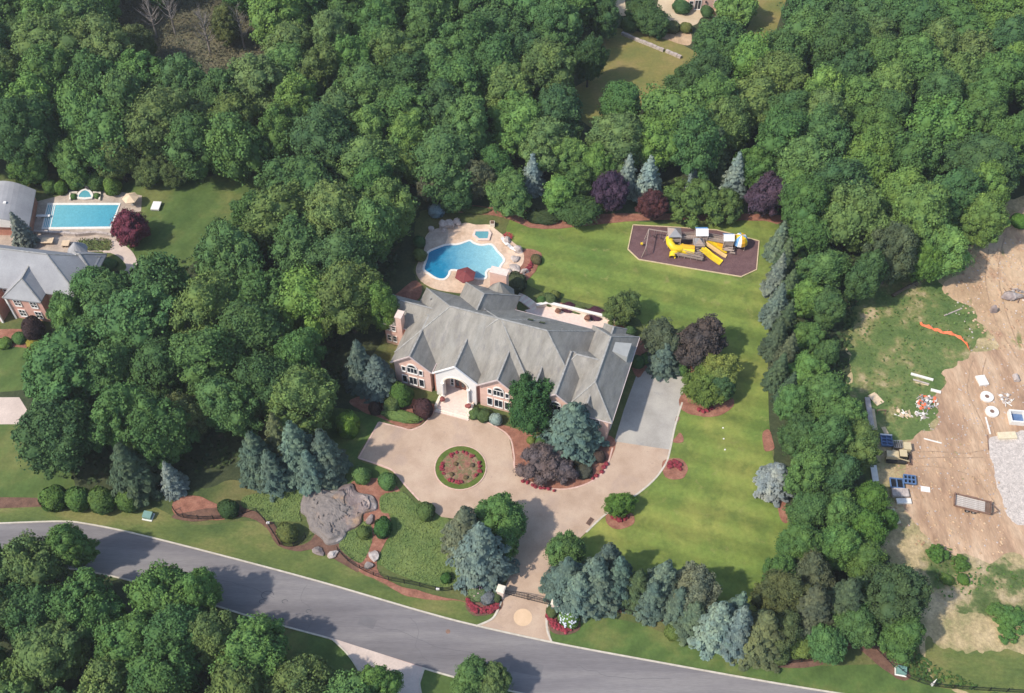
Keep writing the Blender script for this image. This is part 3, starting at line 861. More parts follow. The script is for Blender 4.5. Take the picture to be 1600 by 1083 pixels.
# ------------------------------------------------------------------ the mansion
# house frame: u along the front (to the right), v towards the back, origin at the left front gable
HO = G(642, 610)
HR = math.radians(-18)
house = thing('mansion', 'large pink brick mansion with grey many-gabled slate roof behind the round driveway island', 'house', (HO.x, HO.y, 0), HR)

def roof_piece(parent, name, rect, ze, r0, r1, zr, mat, th=.22, ends=(1, 1), ridge=True):
    """rect (u0,v0,u1,v1) eave corners at ze; ridge from r0 to r1 at zr. Hipped when the ridge end is inside the rectangle."""
    u0, v0, u1, v1 = rect
    along_u = abs(r1[0]-r0[0]) >= abs(r1[1]-r0[1])
    A, B, C_, D = (u0, v0), (u1, v0), (u1, v1), (u0, v1)
    v = [(*A, ze), (*B, ze), (*C_, ze), (*D, ze), (*r0, zr), (*r1, zr)]
    lo = [(p[0], p[1], p[2]-th) for p in v]
    if along_u:
        f = [(0, 1, 5, 4), (2, 3, 4, 5)]+([(1, 2, 5)] if abs(r1[0]-u1) > .05 else [])+([(3, 0, 4)] if abs(r0[0]-u0) > .05 else [])
    else:
        f = [(1, 2, 5, 4), (3, 0, 4, 5)]+([(0, 1, 4)] if abs(r0[1]-v0) > .05 else [])+([(2, 3, 5)] if abs(r1[1]-v1) > .05 else [])
    mb = MB()
    mb.add(v+lo, f)
    mb.add(lo, [(3, 2, 1, 0)] if len(f) == 4 else [(1, 2, 5, 4)[::-1], (3, 0, 4, 5)[::-1]] if not along_u else [(0, 1, 5, 4)[::-1], (2, 3, 4, 5)[::-1]])
    mb.add(v[:4]+lo[:4], [(0, 4, 5, 1), (1, 5, 6, 2), (2, 6, 7, 3), (3, 7, 4, 0)] if len(f) == 4 else [(1, 5, 6, 2), (3, 7, 4, 0)])
    o = mb.build(name, mat, parent)
    if ridge:
        rb = MB()
        rb.bar((*r0, zr+.03), (*r1, zr+.03), .26, .12)
        e0, e1 = ((A, D), (B, C_)) if along_u else ((A, B), (D, C_))
        for r, es in ((r0, e0), (r1, e1)):
            for e in es:
                mid = max(abs(r[0]-e[0]), 0)
                edge = (abs(r[0]-e[0]) < .05) if along_u else (abs(r[1]-e[1]) < .05)
                if not edge:
                    rb.bar((*r, zr+.02), (*e, ze+.02), .2, .1)
        rb.build('ridge_cap', M['ridge'], o)
    return o

def walls(parent, poly, z1, mat, name='wall', z0=-.2):
    mb = MB(); mb.prism(poly, z0, z1, top=True)
    return mb.build(name, mat, parent)

def gable_wall(parent, u0, u1, v, ze, zr, mat, depth=.4, uc=None):
    uc = (u0+u1)/2 if uc is None else uc
    mb = MB()
    a = [(u0, v, ze-.25), (u1, v, ze-.25), (uc, v, zr-.3)]
    b = [(x, v+depth, z) for x, _, z in a]
    mb.add(a+b, [(0, 1, 2), (5, 4, 3), (0, 3, 4, 1), (1, 4, 5, 2), (2, 5, 3, 0)])
    return mb.build('gable', mat, parent)

def window(parent, u, v, z0, wd, ht, panes=(2, 2), arch=False, shutters=False, face='front', trim=None):
    """window in a wall facing the camera side (front) or the left (west)"""
    trim = trim or M['white']
    def T(a, d, z):   # a along wall, d outwards
        return (u+a, v-d, z) if face == 'front' else (u-d, v-a, z) if face == 'west' else (u+d, v+a, z)
    def bx(mb, a0, a1, d0, d1, z0_, z1_):
        p, q = T(a0, d0, z0_), T(a1, d1, z1_)
        c = [(p[i]+q[i])/2 for i in range(3)]; s = [abs(p[i]-q[i]) for i in range(3)]
        mb.box(c, s)
    fr = MB()
    h = wd/2
    t = .12
    bx(fr, -h-t, -h, 0, .12, z0-t, z0+ht+t); bx(fr, h, h+t, 0, .12, z0-t, z0+ht+t)
    bx(fr, -h, h, 0, .12, z0+ht, z0+ht+t); bx(fr, -h-.05, h+.05, 0, .2, z0-t, z0)
    for k in range(1, panes[0]):
        x = -h+wd*k/panes[0]; bx(fr, x-.04, x+.04, .03, .10, z0, z0+ht)
    for k in range(1, panes[1]):
        z = z0+ht*k/panes[1]; bx(fr, -h, h, .03, .095, z-.03, z+.03)
    if arch:
        R = h+t
        pts = [(R*math.cos(math.pi*k/12), R*math.sin(math.pi*k/12)) for k in range(13)]
        pin = [(h*.86*math.cos(math.pi*k/12), h*.86*math.sin(math.pi*k/12)) for k in range(13)]
        for k in range(12):
            vs = [T(pts[k][0], .13, z0+ht+t+pts[k][1]), T(pts[k+1][0], .13, z0+ht+t+pts[k+1][1]), T(pin[k+1][0], .13, z0+ht+t+pin[k+1][1]), T(pin[k][0], .13, z0+ht+t+pin[k][1])]
            vb = [T(pts[k][0], 0, z0+ht+t+pts[k][1]), T(pts[k+1][0], 0, z0+ht+t+pts[k+1][1]), T(pin[k+1][0], 0, z0+ht+t+pin[k+1][1]), T(pin[k][0], 0, z0+ht+t+pin[k][1])]
            fr.add(vs+vb, [(0, 1, 2, 3), (0, 4, 5, 1), (2, 6, 7, 3)])
    o = fr.build('window', trim, parent)
    pw = wd/panes[0]; ph = ht/panes[1]
    pm = MB(); bx(pm, -h, h, .0, .035, z0, z0+ht)
    pm.build('pane', M['glass'], o)
    if arch:
        am = MB()
        c = T(0, .05, z0+ht+t)
        vs = [c]+[T(p[0], .05, z0+ht+t+p[1]) for p in pin]
        am.add(vs, [(0, k+1, k+2) for k in range(12)])
        am.build('fanlight', M['glass'], o)
    if shutters:
        for sd in (-1, 1):
            sm = MB(); bx(sm, sd*(h+t+.02), sd*(h+t+.42), 0, .07, z0, z0+ht)
            sm.build('shutter', M['shutter'], o)
    return o

# walls (one part per wing)
W = M['pink_wall']
walls(house, [(-2.9, 3.0), (27, 3.9), (27, 16.9), (-2.9, 16.9)], 5.75, W)
walls(house, [(-2.85, .8), (3.45, .8), (3.45, 5), (-2.85, 5)], 5.75, W)
walls(house, [(12.1, .8), (18.5, .8), (18.5, 5), (12.1, 5)], 5.75, W)
walls(house, [(21.9, 1.0), (28.0, 1.0), (28.0, 5), (21.9, 5)], 5.75, W)
walls(house, [(26.8, .5), (33.8, .5), (33.8, 17.7), (26.8, 17.7)], 5.75, W)
walls(house, [(-7.7, 8.3), (-2.5, 8.3), (-2.5, 13.6), (-7.7, 13.6)], 5.75, W)
walls(house, [(3.2, 14), (12.2, 14), (12.2, 20.1), (3.2, 20.1)], 5.75, W)
walls(house, [(28.4, 16), (31.6, 16), (31.6, 18.9), (28.4, 18.9)], 5.6, W)
gable_wall(house, -2.85, 3.45, .8, 6, 8.95, W)
gable_wall(house, 12.1, 18.5, .8, 6, 8.95, W)
gable_wall(house, 21.9, 28.0, 1.0, 6, 8.9, W)
gable_wall(house, 19.9, 22.3, 3.2, 6.4, 8.0, W)
gable_wall(house, 28.9, 31.1, 1.4, 6.6, 8.1, W)
# roofs
SL = M['slate']
roof_piece(house, 'roof', (-3.4, 2.5, 20.2, 17.35), 6, (4.0, 9.95), (12.8, 9.95), 12.1, SL)
roof_piece(house, 'roof', (4.0, 3.6, 28.1, 17.40), 6.003, (12.4, 9.9), (20.6, 9.9), 12.15, SL)
roof_piece(house, 'roof', (-3.35, .35, 3.95, 12), 5.97, (.3, .35), (.3, 9.4), 9.05, SL)
roof_piece(house, 'roof', (11.65, .25, 18.95, 12), 5.98, (15.3, .25), (15.3, 9.4), 9.05, SL)
roof_piece(house, 'roof', (21.2, .5, 28.5, 12), 5.985, (24.9, .5), (24.9, 9.4), 9.0, SL)
roof_piece(house, 'roof', (26.3, 0, 34.4, 18.2), 5.992, (30.3, 4.2), (30.3, 13.8), 9.75, SL)
roof_piece(house, 'roof', (-8.4, 7.75, 3, 14.2), 5.965, (-5.4, 11), (2.0, 11), 8.95, SL)
roof_piece(house, 'roof', (2.7, 8, 12.7, 20.7), 5.975, (7.9, 9), (7.9, 15.5), 10.6, SL)
roof_piece(house, 'roof', (23.0, 5.4, 33, 12.6), 6.4, (26, 9.0), (30, 9.0), 9.2, SL)      # cross roof of the garage wing
roof_piece(house, 'roof', (28.0, 13, 32.0, 19.2), 5.95, (30, 14.5), (30, 17.4), 8.0, SL)
roof_piece(house, 'roof', (19.6, 2.6, 22.6, 8), 6.3, (21.1, 2.6), (21.1, 6.5), 8.0, SL)
roof_piece(house, 'roof', (28.6, .9, 31.4, 4), 6.6, (30.0, .9), (30.0, 3.6), 8.2, SL)
# flat-topped dormer on the east slope
mb = MB(); mb.add([(31.2, 11.6, 8.95), (33.7, 11.9, 8.0), (33.7, 14.9, 8.0), (31.2, 13.6, 8.95), (31.2, 11.6, 6.9), (33.7, 11.9, 6.2), (33.7, 14.9, 6.2), (31.2, 13.6, 6.9)],
                  [(0, 1, 2, 3), (0, 4, 5, 1), (1, 5, 6, 2), (2, 6, 7, 3)])
mb.build('dormer', surf('pale membrane', [(0.3, (.38, .37, .34)), (0.7, (.45, .44, .40))], 1, world=False), house)
# round bay with conical roof at the back
bay = MB(); bay.lathe([(2.2, 0), (2.2, 5.2)], (9.0, 20.4, 0), 8); bay.build('wall', W, house)
bay = MB(); bay.lathe([(2.75, 5.2), (2.75, 5.35), (.05, 8.6)], (9.0, 20.4, 0), 8); bay.build('roof', SL, house)
for uc, v0_, hw, zr_ in ((.3, .33, 3.65, 9.05), (15.3, .23, 3.65, 9.05), (24.9, .48, 3.65, 9.0)):
    rk = MB(); rk.bar((uc-hw, v0_, 5.95), (uc, v0_, zr_-.05), .1, .24); rk.bar((uc, v0_, zr_-.05), (uc+hw, v0_, 5.95), .1, .24); rk.build('rake_board', M['gutter'], house)
# gutters
gt = MB()
for a, b in (((34.42, 0, 5.9), (34.42, 18.2, 5.9)), ((26.3, -.03, 5.9), (34.4, -.03, 5.9)), ((3.98, .35, 5.9), (3.98, 3.2, 5.9)), ((11.62, .3, 5.9), (11.62, 3.2, 5.9)), ((18.98, .3, 5.9), (18.98, 3.4, 5.9)),
             ((12.72, 17.42, 5.9), (28, 17.42, 5.9)), ((-8.43, 7.75, 5.9), (-8.43, 14.2, 5.9)), ((-8.4, 7.7, 5.9), (-3.4, 7.7, 5.9)), ((4, 2.46, 5.88), (11.6, 2.46, 5.88))):
    g2 = MB(); g2.bar(a, b, .15, .16); g2.build('gutter', M['gutter'], house)
# skylights
for u_, v_ in ((16.7, 13.5), (18.7, 13.5)):
    z_ = 12.15-(v_-9.9)*.82
    sk = MB(); sk.box((u_, v_, z_+.1), (.9, .9, .16), rx=-math.atan(.82)); sk.build('skylight', M['glass'], house)
for u_, v_ in ((9, 12.5), (22.5, 12.2), (-1.0, 13.5)):
    z_ = 12.1-(v_-9.9)*.82 if u_ > 0 else 8.0
    rv = MB(); rv.tube([(u_, v_, z_-.3), (u_, v_, z_+.45)], .12, 8); rv.build('vent_pipe', M['grey_metal'], house)
# chimneys
ch = MB(); ch.box((-4.4, 7.9, 4.6), (1.0, 1.5, 9.2)); c = ch.build('chimney', M['pink_wall'], house)
ch = MB(); ch.box((-4.4, 7.9, 9.27), (1.2, 1.7, .16)); ch.build('chimney_cap', M['pinkstone'], c)
ch = MB(); ch.box((8.0, 23.2, 4.0), (3.0, 1.3, 8.0)); c = ch.build('chimney', M['pink_wall'], house)
ch = MB(); ch.box((8.0, 23.2, 8.08), (3.2, 1.5, .16)); ch.build('chimney_cap', M['pinkstone'], c)
ch = MB(); ch.box((8.0, 22.2, 2.4), (2.2, 1.3, 4.8)); ch.build('chimney_breast', W, house)
# windows, front gables
for uc, vv in ((.3, .8), (15.3, .8), (24.9, 1.0)):
    window(house, uc, vv, 4.0, 1.7, 1.35, (3, 1), arch=True)
    window(house, uc-1.5, vv, 4.05, .55, 1.2, (1, 1))
    window(house, uc+1.5, vv, 4.05, .55, 1.2, (1, 1))
    window(house, uc-1.5, vv, .9, .75, 1.9, (1, 1))
    window(house, uc, vv, .9, 1.3, 1.9, (2, 1))
    window(house, uc+1.5, vv, .9, .75, 1.9, (1, 1))
for uc in (28.6, 31.8):
    window(house, uc, .5, 1.0, 1.0, 1.6, (2, 3)); window(house, uc, .5, 4.0, 1.0, 1.3, (2, 2))
window(house, 20.3, 3.32, 1.0, 1.0, 1.7, (2, 3)); window(house, 20.3, 3.32, 3.9, 1.0, 1.3, (2, 2))
# west wing windows
for vv in (9.6, 11, 12.4):
    window(house, -7.7, vv, 1.0, .8, 1.5, (1, 2), face='west'); window(house, -7.7, vv, 3.9, .8, 1.3, (1, 2), face='west')
for uu in (-7.0, -6.0):
    window(house, uu, 8.3, 1.0, .62, 1.4, (1, 2)); window(house, uu, 8.3, 3.9, .62, 1.2, (1, 2))
# garage doors on the east wall, tall windows to the back terrace
for vv in (4, 7.6, 11.2):
    d = MB(); d.box((33.84, vv, 1.25), (.1, 2.6, 2.5)); o = d.build('garage_door', M['white'], house)
for uu in (14.5, 17, 19.5, 22, 24.5):
    d = MB(); d.box((uu, 16.94, 1.3), (1.3, .1, 2.4)); o = d.build('terrace_door', M['white'], house)
    d = MB(); d.box((uu, 17.01, 1.35), (1.0, .06, 2.0)); d.build('pane', M['glass'], o)

# porch: white arched gable front
PU0, PU1, PV, PC = 4.45, 11.55, .55, 8.0
def arch_front(parent, u0, u1, v, th, ze, zr, uc, aw, az, mat):
    out = [(u0, .1), (uc-aw, .1)]
    N = 14
    out += [(uc-aw, az)]
    out += [(uc-aw*math.cos(math.pi*k/N), az+aw*math.sin(math.pi*k/N)*.92) for k in range(1, N)]
    out += [(uc+aw, az), (uc+aw, .1), (u1, .1), (u1, ze), (uc, zr), (u0, ze)]
    P = [Vector((a, b, 0)) for a, b in out]
    tri = tessellate_polygon([P])
    n = len(P)
    mb = MB()
    vs = [(p.x, v, p.y) for p in P]+[(p.x, v+th, p.y) for p in P]
    fs = [tuple(t) for t in tri]+[tuple(n+i for i in reversed(t)) for t in tri]+[(i, (i+1) % n, n+(i+1) % n, n+i) for i in range(n)]
    mb.add(vs, fs)
    return mb.build('porch_front', mat, parent)
arch_front(house, 4.5, 11.5, .55, .5, 5.7, 9.05, PC, 2.0, 4.2, M['white'])
roof_piece(house, 'roof', (4.15, .5, 11.85, 12), 5.96, (PC, .5), (PC, 9.4), 9.2, SL)
tr = MB(); tr.bar((4.1, .42, 6.0), (PC, .42, 9.28), .25, .22); tr.bar((PC, .42, 9.28), (11.9, .42, 6.0), .25, .22); tr.build('porch_cornice', M['white'], house)
ar = MB()
N = 14
for k in range(N):
    a0, a1 = math.pi*k/N, math.pi*(k+1)/N
    ar.bar((PC-2.1*math.cos(a0), .5, 4.2+2.1*math.sin(a0)*.92), (PC-2.1*math.cos(a1), .5, 4.2+2.1*math.sin(a1)*.92), .22, .22)
ar.build('arch_moulding', M['cream'], house)
for uu in (5.75, 10.25):
    cm = MB(); cm.lathe([(.32, .55), (.32, .75), (.23, .8), (.20, 3.9), (.30, 4.0), (.30, 4.2)], (uu, .3, 0), 12); cm.build('column', M['white'], house)
# recessed entrance wall with door, side windows
mb = MB(); mb.box((8, 2.75, 3.0), (6.2, .3, 6)); mb.build('entrance_wall', M['pinkstone'], house)
d = MB(); d.box((8, 2.56, 1.85), (1.9, .1, 2.6)); dd = d.build('door', M['door'], house)
for s_ in (-.48, .48):
    k_ = MB(); k_.box((8+s_, 2.49, 2.0), (.5, .05, 1.6)); k_.build('door_glass', M['glass'], dd)
window(house, 8, 2.6, 3.6, 1.9, 1.3, (3, 2), trim=M['door'])
for s_ in (-1.45, 1.45):
    window(house, 8+s_, 2.6, 1.0, .45, 2.2, (1, 3)); window(house, 8+s_, 2.6, 3.9, .45, 1.1, (1, 2))
for uu in (4.35, 11.65):
    mb = MB(); mb.box((uu, 1.9, 2.8), (.8 if uu < 5 else .7, 1.4, 5.6)); mb.build('side_recess', M['red_wall'], house)  # shade of the recess is put into the darker red wall colour
# porch floor and steps
mb = MB(); mb.box((8.2, .4, .25), (5.6, 4.5, .6)); mb.build('porch_floor', M['pinkstone'], house)
for k in range(3):
    mb = MB(); mb.box((8.3, -2.05-.28*k, .19-.07*k), (5.4+.25*k, .55, .5-.13*k)); mb.build('step', M['cream'] if k % 2 else M['pinkstone'], house)
for s_, u0 in ((-1, 5.35), (1, 11.05)):
    mb = MB(); mb.box((u0, -1.2, .5), (.45, 2.2, 1.0)); mb.build('cheek_wall', M['cream'], house)

def hloc(u, v, z=0):
    return Vector((HO.x+u*math.cos(HR)-v*math.sin(HR), HO.y+u*math.sin(HR)+v*math.cos(HR), z))
def planter(u, v, lab, z=.55):
    p = hloc(u, v, z)
    t = thing('flower_urn', lab, 'planter', p)
    MB().lathe([(.22, 0), (.16, .15), (.34, .5), (.38, .6), (.3, .6)], n=12).build('urn', M['cream'], t)
    f = MB().blob((0, 0, .8), (.48, .48, .36), seed=int(u*10), j=.25); f.build('plant', plain('urn plants', (.25, .07, .06), .8, var=.5, scale=6), t)
planter(6.1, -.9, 'urn of dark red flowers left of the front door steps')
planter(10.5, -.9, 'urn of dark red flowers right of the front door steps')

# back terrace with low wall and curved steps
T0 = [G(822, 487), G(856, 480), G(955, 503), G(946, 511), G(925, 517), G(870, 505)]
ter = thing('terrace', 'long pinkish stone terrace behind the house with low pale wall', 'terrace', (0, 0, 0))
mb = MB(); mb.prism([(p.x, p.y) for p in [G(820, 487), G(856, 478), G(956, 502), G(958, 530), G(860, 520)]], -.1, .42); mb.build('paving', M['pinkstone'], ter)
mb = ribbon(MB(), [G(838, 483), G(856, 479.5), G(956, 503), G(962, 508)], .45, 0, 1.15); mb.build('parapet', M['cream'], ter)
mb = ribbon(MB(), [G(838, 483), G(856, 479.5), G(956, 503), G(962, 508)], .6, 1.15, 1.25); mb.build('coping', M['concrete'], ter)
st = thing('garden_steps', 'flight of curved pale stone steps from the terrace towards the pool', 'steps', (0, 0, 0))
P = smooth_pts([G(838, 484), G(827, 475), G(818, 468), G(808, 463)], 3, False)
for i in range(len(P)-1):
    a, b = P[i], P[i+1]
    d = (b-a); n_ = Vector((-d.y, d.x, 0)).normalized()
    mb = MB(); c = (a+b)/2
    mb.box((c.x, c.y, .24-.018*i), (d.length*.93, 1.7, .42-.036*i), math.atan2(d.y, d.x)); mb.build('step', M['pinkstone'] if i % 2 else M['cream'], st)
for (px, py, lab) in ((872, 487, 'small brown potted shrub at the left of the back terrace'), (917, 499, 'small brown potted shrub at the right of the back terrace')):
    p = G(px, py, .8); t = thing('potted_shrub', lab, 'planter', (p.x, p.y, .42))
    MB().lathe([(.25, 0), (.36, .45)], n=10).build('pot', M['pinkstone'], t)
    MB().blob((0, 0, .75), (.5, .5, .45), j=.25, seed=px).build('plant', plain('rust leaves', (.22, .10, .06), .8, var=.5, scale=6), t)

# ------------------------------------------------------------------ main pool
def Z3(x, y):
    return (640+x/6.768, 310+y/6.768)
patio = [Z3(*p) for p in [(70, 730), (150, 560), (165, 420), (240, 340), (400, 300), (590, 262), (700, 282), (850, 282), (910, 330), (1000, 400), (1100, 470), (1200, 570), (1200, 690), (1120, 770), (1060, 800), (1020, 920), (900, 1000), (600, 1010), (300, 970), (150, 900), (85, 830)]]
sheet('patio', patio, .105, M['patio'], n=3)
sheet('patio', [Z3(*p) for p in [(75, 730), (150, 570), (168, 425), (240, 345), (400, 310), (380, 480), (250, 530), (190, 570), (150, 740), (90, 800)]], .112, M['patio2'], n=3)  # greyer stone colour paints in the shade on the patio's left side
wp = [Z3(*p) for p in [(148, 752), (182, 640), (198, 572), (300, 525), (390, 496), (500, 492), (570, 472), (640, 450), (680, 478), (760, 500), (865, 492), (925, 560), (1000, 650), (965, 715), (925, 785), (850, 752), (808, 790), (805, 850), (690, 852), (640, 800), (560, 775), (440, 765), (415, 815), (370, 860), (290, 855), (200, 800)]]
pool = thing('swimming_pool', 'freeform turquoise swimming pool in the tan patio behind the mansion', 'pool', (0, 0, 0))
def pool_parts(pts, par, mat, zc, cw=.42, world=False, smooth=3, cm='concrete'):
    P = [G(x, y) for x, y in pts] if not world else pts
    if smooth: P = smooth_pts(P, smooth)
    mb = MB(); mb.prism([(p.x, p.y) for p in P], zc-.3, zc+.015); mb.build('water', mat, par)
    mb = ribbon(MB(), P, cw, zc-.2, zc+.075, True); mb.build('coping', M[cm], par)
pw, pe = G(665, 420), G(790, 405)
pool_parts(wp, pool, water('pool water', (.33, .58, .59), (.012, .19, .33), pe, pw), .12)
spa = thing('spa', 'small angular hot tub at the top corner of the freeform pool', 'hot tub', (0, 0, 0))
pool_parts([Z3(*p) for p in [(695, 352), (835, 352), (852, 380), (835, 445), (730, 448), (675, 402)]], spa, water('spa water', (.13, .34, .37), (.08, .24, .29), pe, pw), .32, .55, smooth=0, cm='pinkstone')

def boulder(px, py, r, seed, lab, h=.8, mat='boulder', group=None):
    p = G(px, py, h*.4)
    o = MB().blob((0, 0, h*.35), (r, r*.75, h*.6), seed=seed, j=.35, sub=2).build('boulder', M[mat])
    o.location = (p.x, p.y, .1); o.rotation_euler = (0, 0, seed*1.3)
    return tag(o, lab, 'boulder', group)
boulder(*Z3(355, 285), 1.0, 1, 'leftmost of the big pale boulders on the patio edge above the pool', 1.4)
boulder(*Z3(425, 275), 1.1, 2, 'middle one of the big pale boulders on the patio edge above the pool', 1.5)
boulder(*Z3(500, 250), .9, 3, 'rightmost of the big pale boulders on the patio edge above the pool', 1.2)
boulder(*Z3(360, 340), .6, 4, 'small low boulder in front of the big patio boulders', .6)
boulder(*Z3(232, 325), .6, 5, 'lone pale boulder at the shady left edge of the patio', .9)
boulder(*Z3(1030, 440), .8, 6, 'pale boulder among red flowers right of the hot tub', 1.0)
boulder(*Z3(1145, 540), 1.0, 7, 'dark grey boulder at the right edge of the pool patio', 1.1, 'rock')
boulder(*Z3(1115, 640), .9, 8, 'flat pale boulder on the patio right of the pool', .6)
boulder(*Z3(1120, 740), 1.1, 9, 'flat tan boulder near the round green shrub by the pool', .5)
boulder(*Z3(1215, 770), .8, 10, 'pinkish boulder in the mulch bed right of the pool patio', .8)
boulder(*Z3(1045, 770), .6, 11, 'small white rock below the flat boulders right of the pool', .5)
for i, (x, y) in enumerate(((450, 150-.0), (0, 0))):
    break

def flowers(name, pts_or_c, r, n, mat, lab, h=.35, seed=1):
    """a clump of blossoms over leaves"""
    p = pts_or_c
    rng = np.random.default_rng(seed)
    a = rng.uniform(0, 6.283, n); q = np.sqrt(rng.uniform(0, 1, n))*r
    C = np.stack([p.x+q*np.cos(a), p.y+q*np.sin(a), .12+h*rng.uniform(.5, 1, n)], 1)
    N = np.array([0, 0, 1.0])+rng.normal(size=C.shape)*.4; N /= np.linalg.norm(N, axis=1, keepdims=True)
    V, Fq = quads(C, N, rng.uniform(.07, .14, n), .9, None, rng)
    me = cloud_mesh(name, [(V, Fq, rng.uniform(0, 1, n), False)], mat)
    o = link(bpy.data.objects.new(name, me))
    return tag(o, lab, 'flowers', kind='stuff')
flowers('red_flowers', G(*Z3(1040, 415)), 1.0, 160, M['red_flower'], 'red flowers around the pale boulder right of the hot tub', seed=2)
flowers('red_flowers', G(*Z3(875, 268)), .5, 80, M['red_flower'], 'red flowers at the corner of the patio above the hot tub', seed=3)
p = G(*Z3(875, 290)); t = thing('planter', 'square pale stone planter at the patio corner above the hot tub', 'planter', (p.x, p.y, .1))
MB().box((0, 0, .4), (.9, .9, .8)).build('box', M['cream'], t); MB().box((0, 0, .81), (.7, .7, .05)).build('soil', M['dark_mulch'], t)

def umbrella(px, py, r, h, mat, lab, sides=6, rot=0.0, z0=.1):
    p = G(px, py, h-.3)
    t = thing('patio_umbrella', lab, 'umbrella', (p.x, p.y, z0), rot)
    vs = [(0, 0, h)]+[(r*math.cos(2*math.pi*k/sides), r*math.sin(2*math.pi*k/sides), h-.75) for k in range(sides)]
    vs += [(x, y, z-.14) for x, y, z in vs[1:]]
    mb = MB(); mb.add(vs, [(0, k+1, (k+1) % sides+1) for k in range(sides)]+[(k+1, sides+k+1, sides+(k+1) % sides+1, (k+1) % sides+1) for k in range(sides)])
    mb.build('canopy', mat, t)
    rb = MB()
    for k in range(sides):
        rb.bar((0, 0, h-.04), (vs[k+1][0], vs[k+1][1], h-.79), .04)
    rb.build('ribs', M['grey_metal'], t)
    MB().tube([(0, 0, 0), (0, 0, h+.12)], .04, 8).build('pole', M['grey_metal'], t)
    MB().lathe([(.35, 0), (.35, .1), (.1, .16)], n=12).build('base', M['grey_metal'], t)
    return t
umbrella(727, 427.5, 1.95, 2.8, M['maroon'], 'open maroon patio umbrella on the pool edge behind the mansion', 6, .35)
umbrella(203, 307, 1.6, 2.6, M['tan_canvas'], 'open tan patio umbrella right of the rectangular pool', 6, .2)

def lounger(px, py, rot, lab, mat='white', L=1.9, group=None):
    p = G(px, py, .3)
    t = thing('sun_lounger', lab, 'lounger', (p.x, p.y, .11), rot, group)
    MB().box((0, -.2, .35), (.65, 1.3, .12)).build('seat', M[mat], t)
    MB().box((0, .7, .58), (.65, .75, .1), rx=.7).build('backrest', M[mat], t)
    for x in (-.28, .28):
        for y in (-.75, .35):
            MB().box((x, y, .15), (.06, .06, .3)).build('leg', M['grey_metal'], t)
lounger(789, 379, .6, 'white lounger beside the red flowers right of the hot tub')
lounger(801, 389, 1.0, 'white lounger next to the dark grey boulder by the pool')

# ------------------------------------------------------------------ rock outcrop
def outcrop():
    P = smooth_pts([G(526+(x-526)*.94, 800+(y-802)*.9) for x, y in [(464, 800), (472, 768), (492, 760), (520, 765), (550, 752), (562, 768), (588, 776), (594, 798), (572, 806), (566, 826), (545, 838), (538, 852), (512, 862), (496, 846), (482, 836), (474, 812)]], 5)
    cx = sum(p.x for p in P)/len(P); cy = sum(p.y for p in P)/len(P)
    rng = random.Random(4)
    mb = MB()
    rings = 26
    n = len(P)
    from mathutils import noise as mn
    for i in range(rings+1):
        k = 1-i/rings
        for j, p in enumerate(P):
            x = cx+(p.x-cx)*k; y = cy+(p.y-cy)*k
            e = 1-k
            h = .75*min(1, (e*5))**.6+.35*e
            h += .55*mn.noise(Vector((x*.3, y*.3, 1)))*min(1, e*4)+.12*mn.noise(Vector((x*1.1, y*1.1, 3)))*min(1, e*5)+.1*mn.noise(Vector((x*3, y*3, 3)))
            cr = mn.noise(Vector((x*.25+y*.2, y*.5-x*.1, 9)))
            if abs(cr) < .04: h -= .22*(1-abs(cr)/.04)*min(1, e*5)
            ledge = .55*math.floor((h+.3)/.55)
            h = h*.6+ledge*.4+.05
            mb.v.append((x-cx+.15*mn.noise(Vector((x, y, 7))), y-cy+.15*mn.noise(Vector((x, y, 17))), max(-.2, h if i else -.2)))
    for i in range(rings):
        for j in range(n):
            mb.f.append((i*n+j, i*n+(j+1) % n, (i+1)*n+(j+1) % n, (i+1)*n+j)); mb.m.append(0)
    o = mb.build('rock_outcrop', M['rock'])
    o.location = (cx, cy, 0)
    tag(o, 'broad grey and pinkish bedrock outcrop between ivy banks left of the driveway', 'rock')
outcrop()
boulder(595, 748, .5, 21, 'small whitish stone in the mulch above the rock outcrop', .4)
for i, (x, y, r, l) in enumerate([(578, 812, .8, 'grey stone at the right edge of the rock outcrop'), (498, 862, .9, 'brown stone below the left foot of the rock outcrop'), (520, 866, .8, 'brown stone below the right foot of the rock outcrop'), (585, 870, .9, 'tan stone in the mulch strip between the two ivy banks'), (577, 884, .7, 'lower tan stone in the mulch strip near the iron fence')]):
    boulder(x, y, r, 30+i, l, .6, 'rock')

# ------------------------------------------------------------------ fences, gate and pillars
def iron_fence(pts, label, h=1.15, stone=False):
    P = smooth_pts([G(x, y) for x, y in pts], 3, False)
    t = thing('iron_fence', label, 'fence', P[0])
    o0 = P[0]
    Q = [p-o0 for p in P]
    # resample
    L = [0]
    for a, b in zip(Q, Q[1:]): L.append(L[-1]+(b-a).length)
    def at(s):
        for i in range(len(L)-1):
            if s <= L[i+1]: return Q[i].lerp(Q[i+1], (s-L[i])/max(1e-6, L[i+1]-L[i]))
        return Q[-1]
    n = max(2, round(L[-1]/2.4))
    post = MB().box((0, 0, h/2+.05), (.09, .09, h+.15)).box((0, 0, h+.16), (.13, .13, .05)).mesh('post', M['black'])
    for i in range(n+1):
        o = link(bpy.data.objects.new('post', post), t); o.location = at(L[-1]*i/n)
    for z in (.18, h-.12):
        mb = ribbon(MB(), [at(L[-1]*i/(n*4)) for i in range(n*4+1)], .045, z, z+.05); mb.build('rail', M['black'], t)
    mb = MB()
    m = int(L[-1]/.16)
    for i in range(m):
        q = at(L[-1]*(i+.5)/m); mb.box((q.x, q.y, h/2), (.022, .022, h))
    o = mb.build('pickets', M['black'], t); o['kind'] = 'stuff'
    return t
iron_fence([(272, 798), (284, 809), (330, 812), (368, 808), (395, 798), (412, 812), (426, 832), (437, 851)], 'black iron fence curving below the red mulch bed at the left')
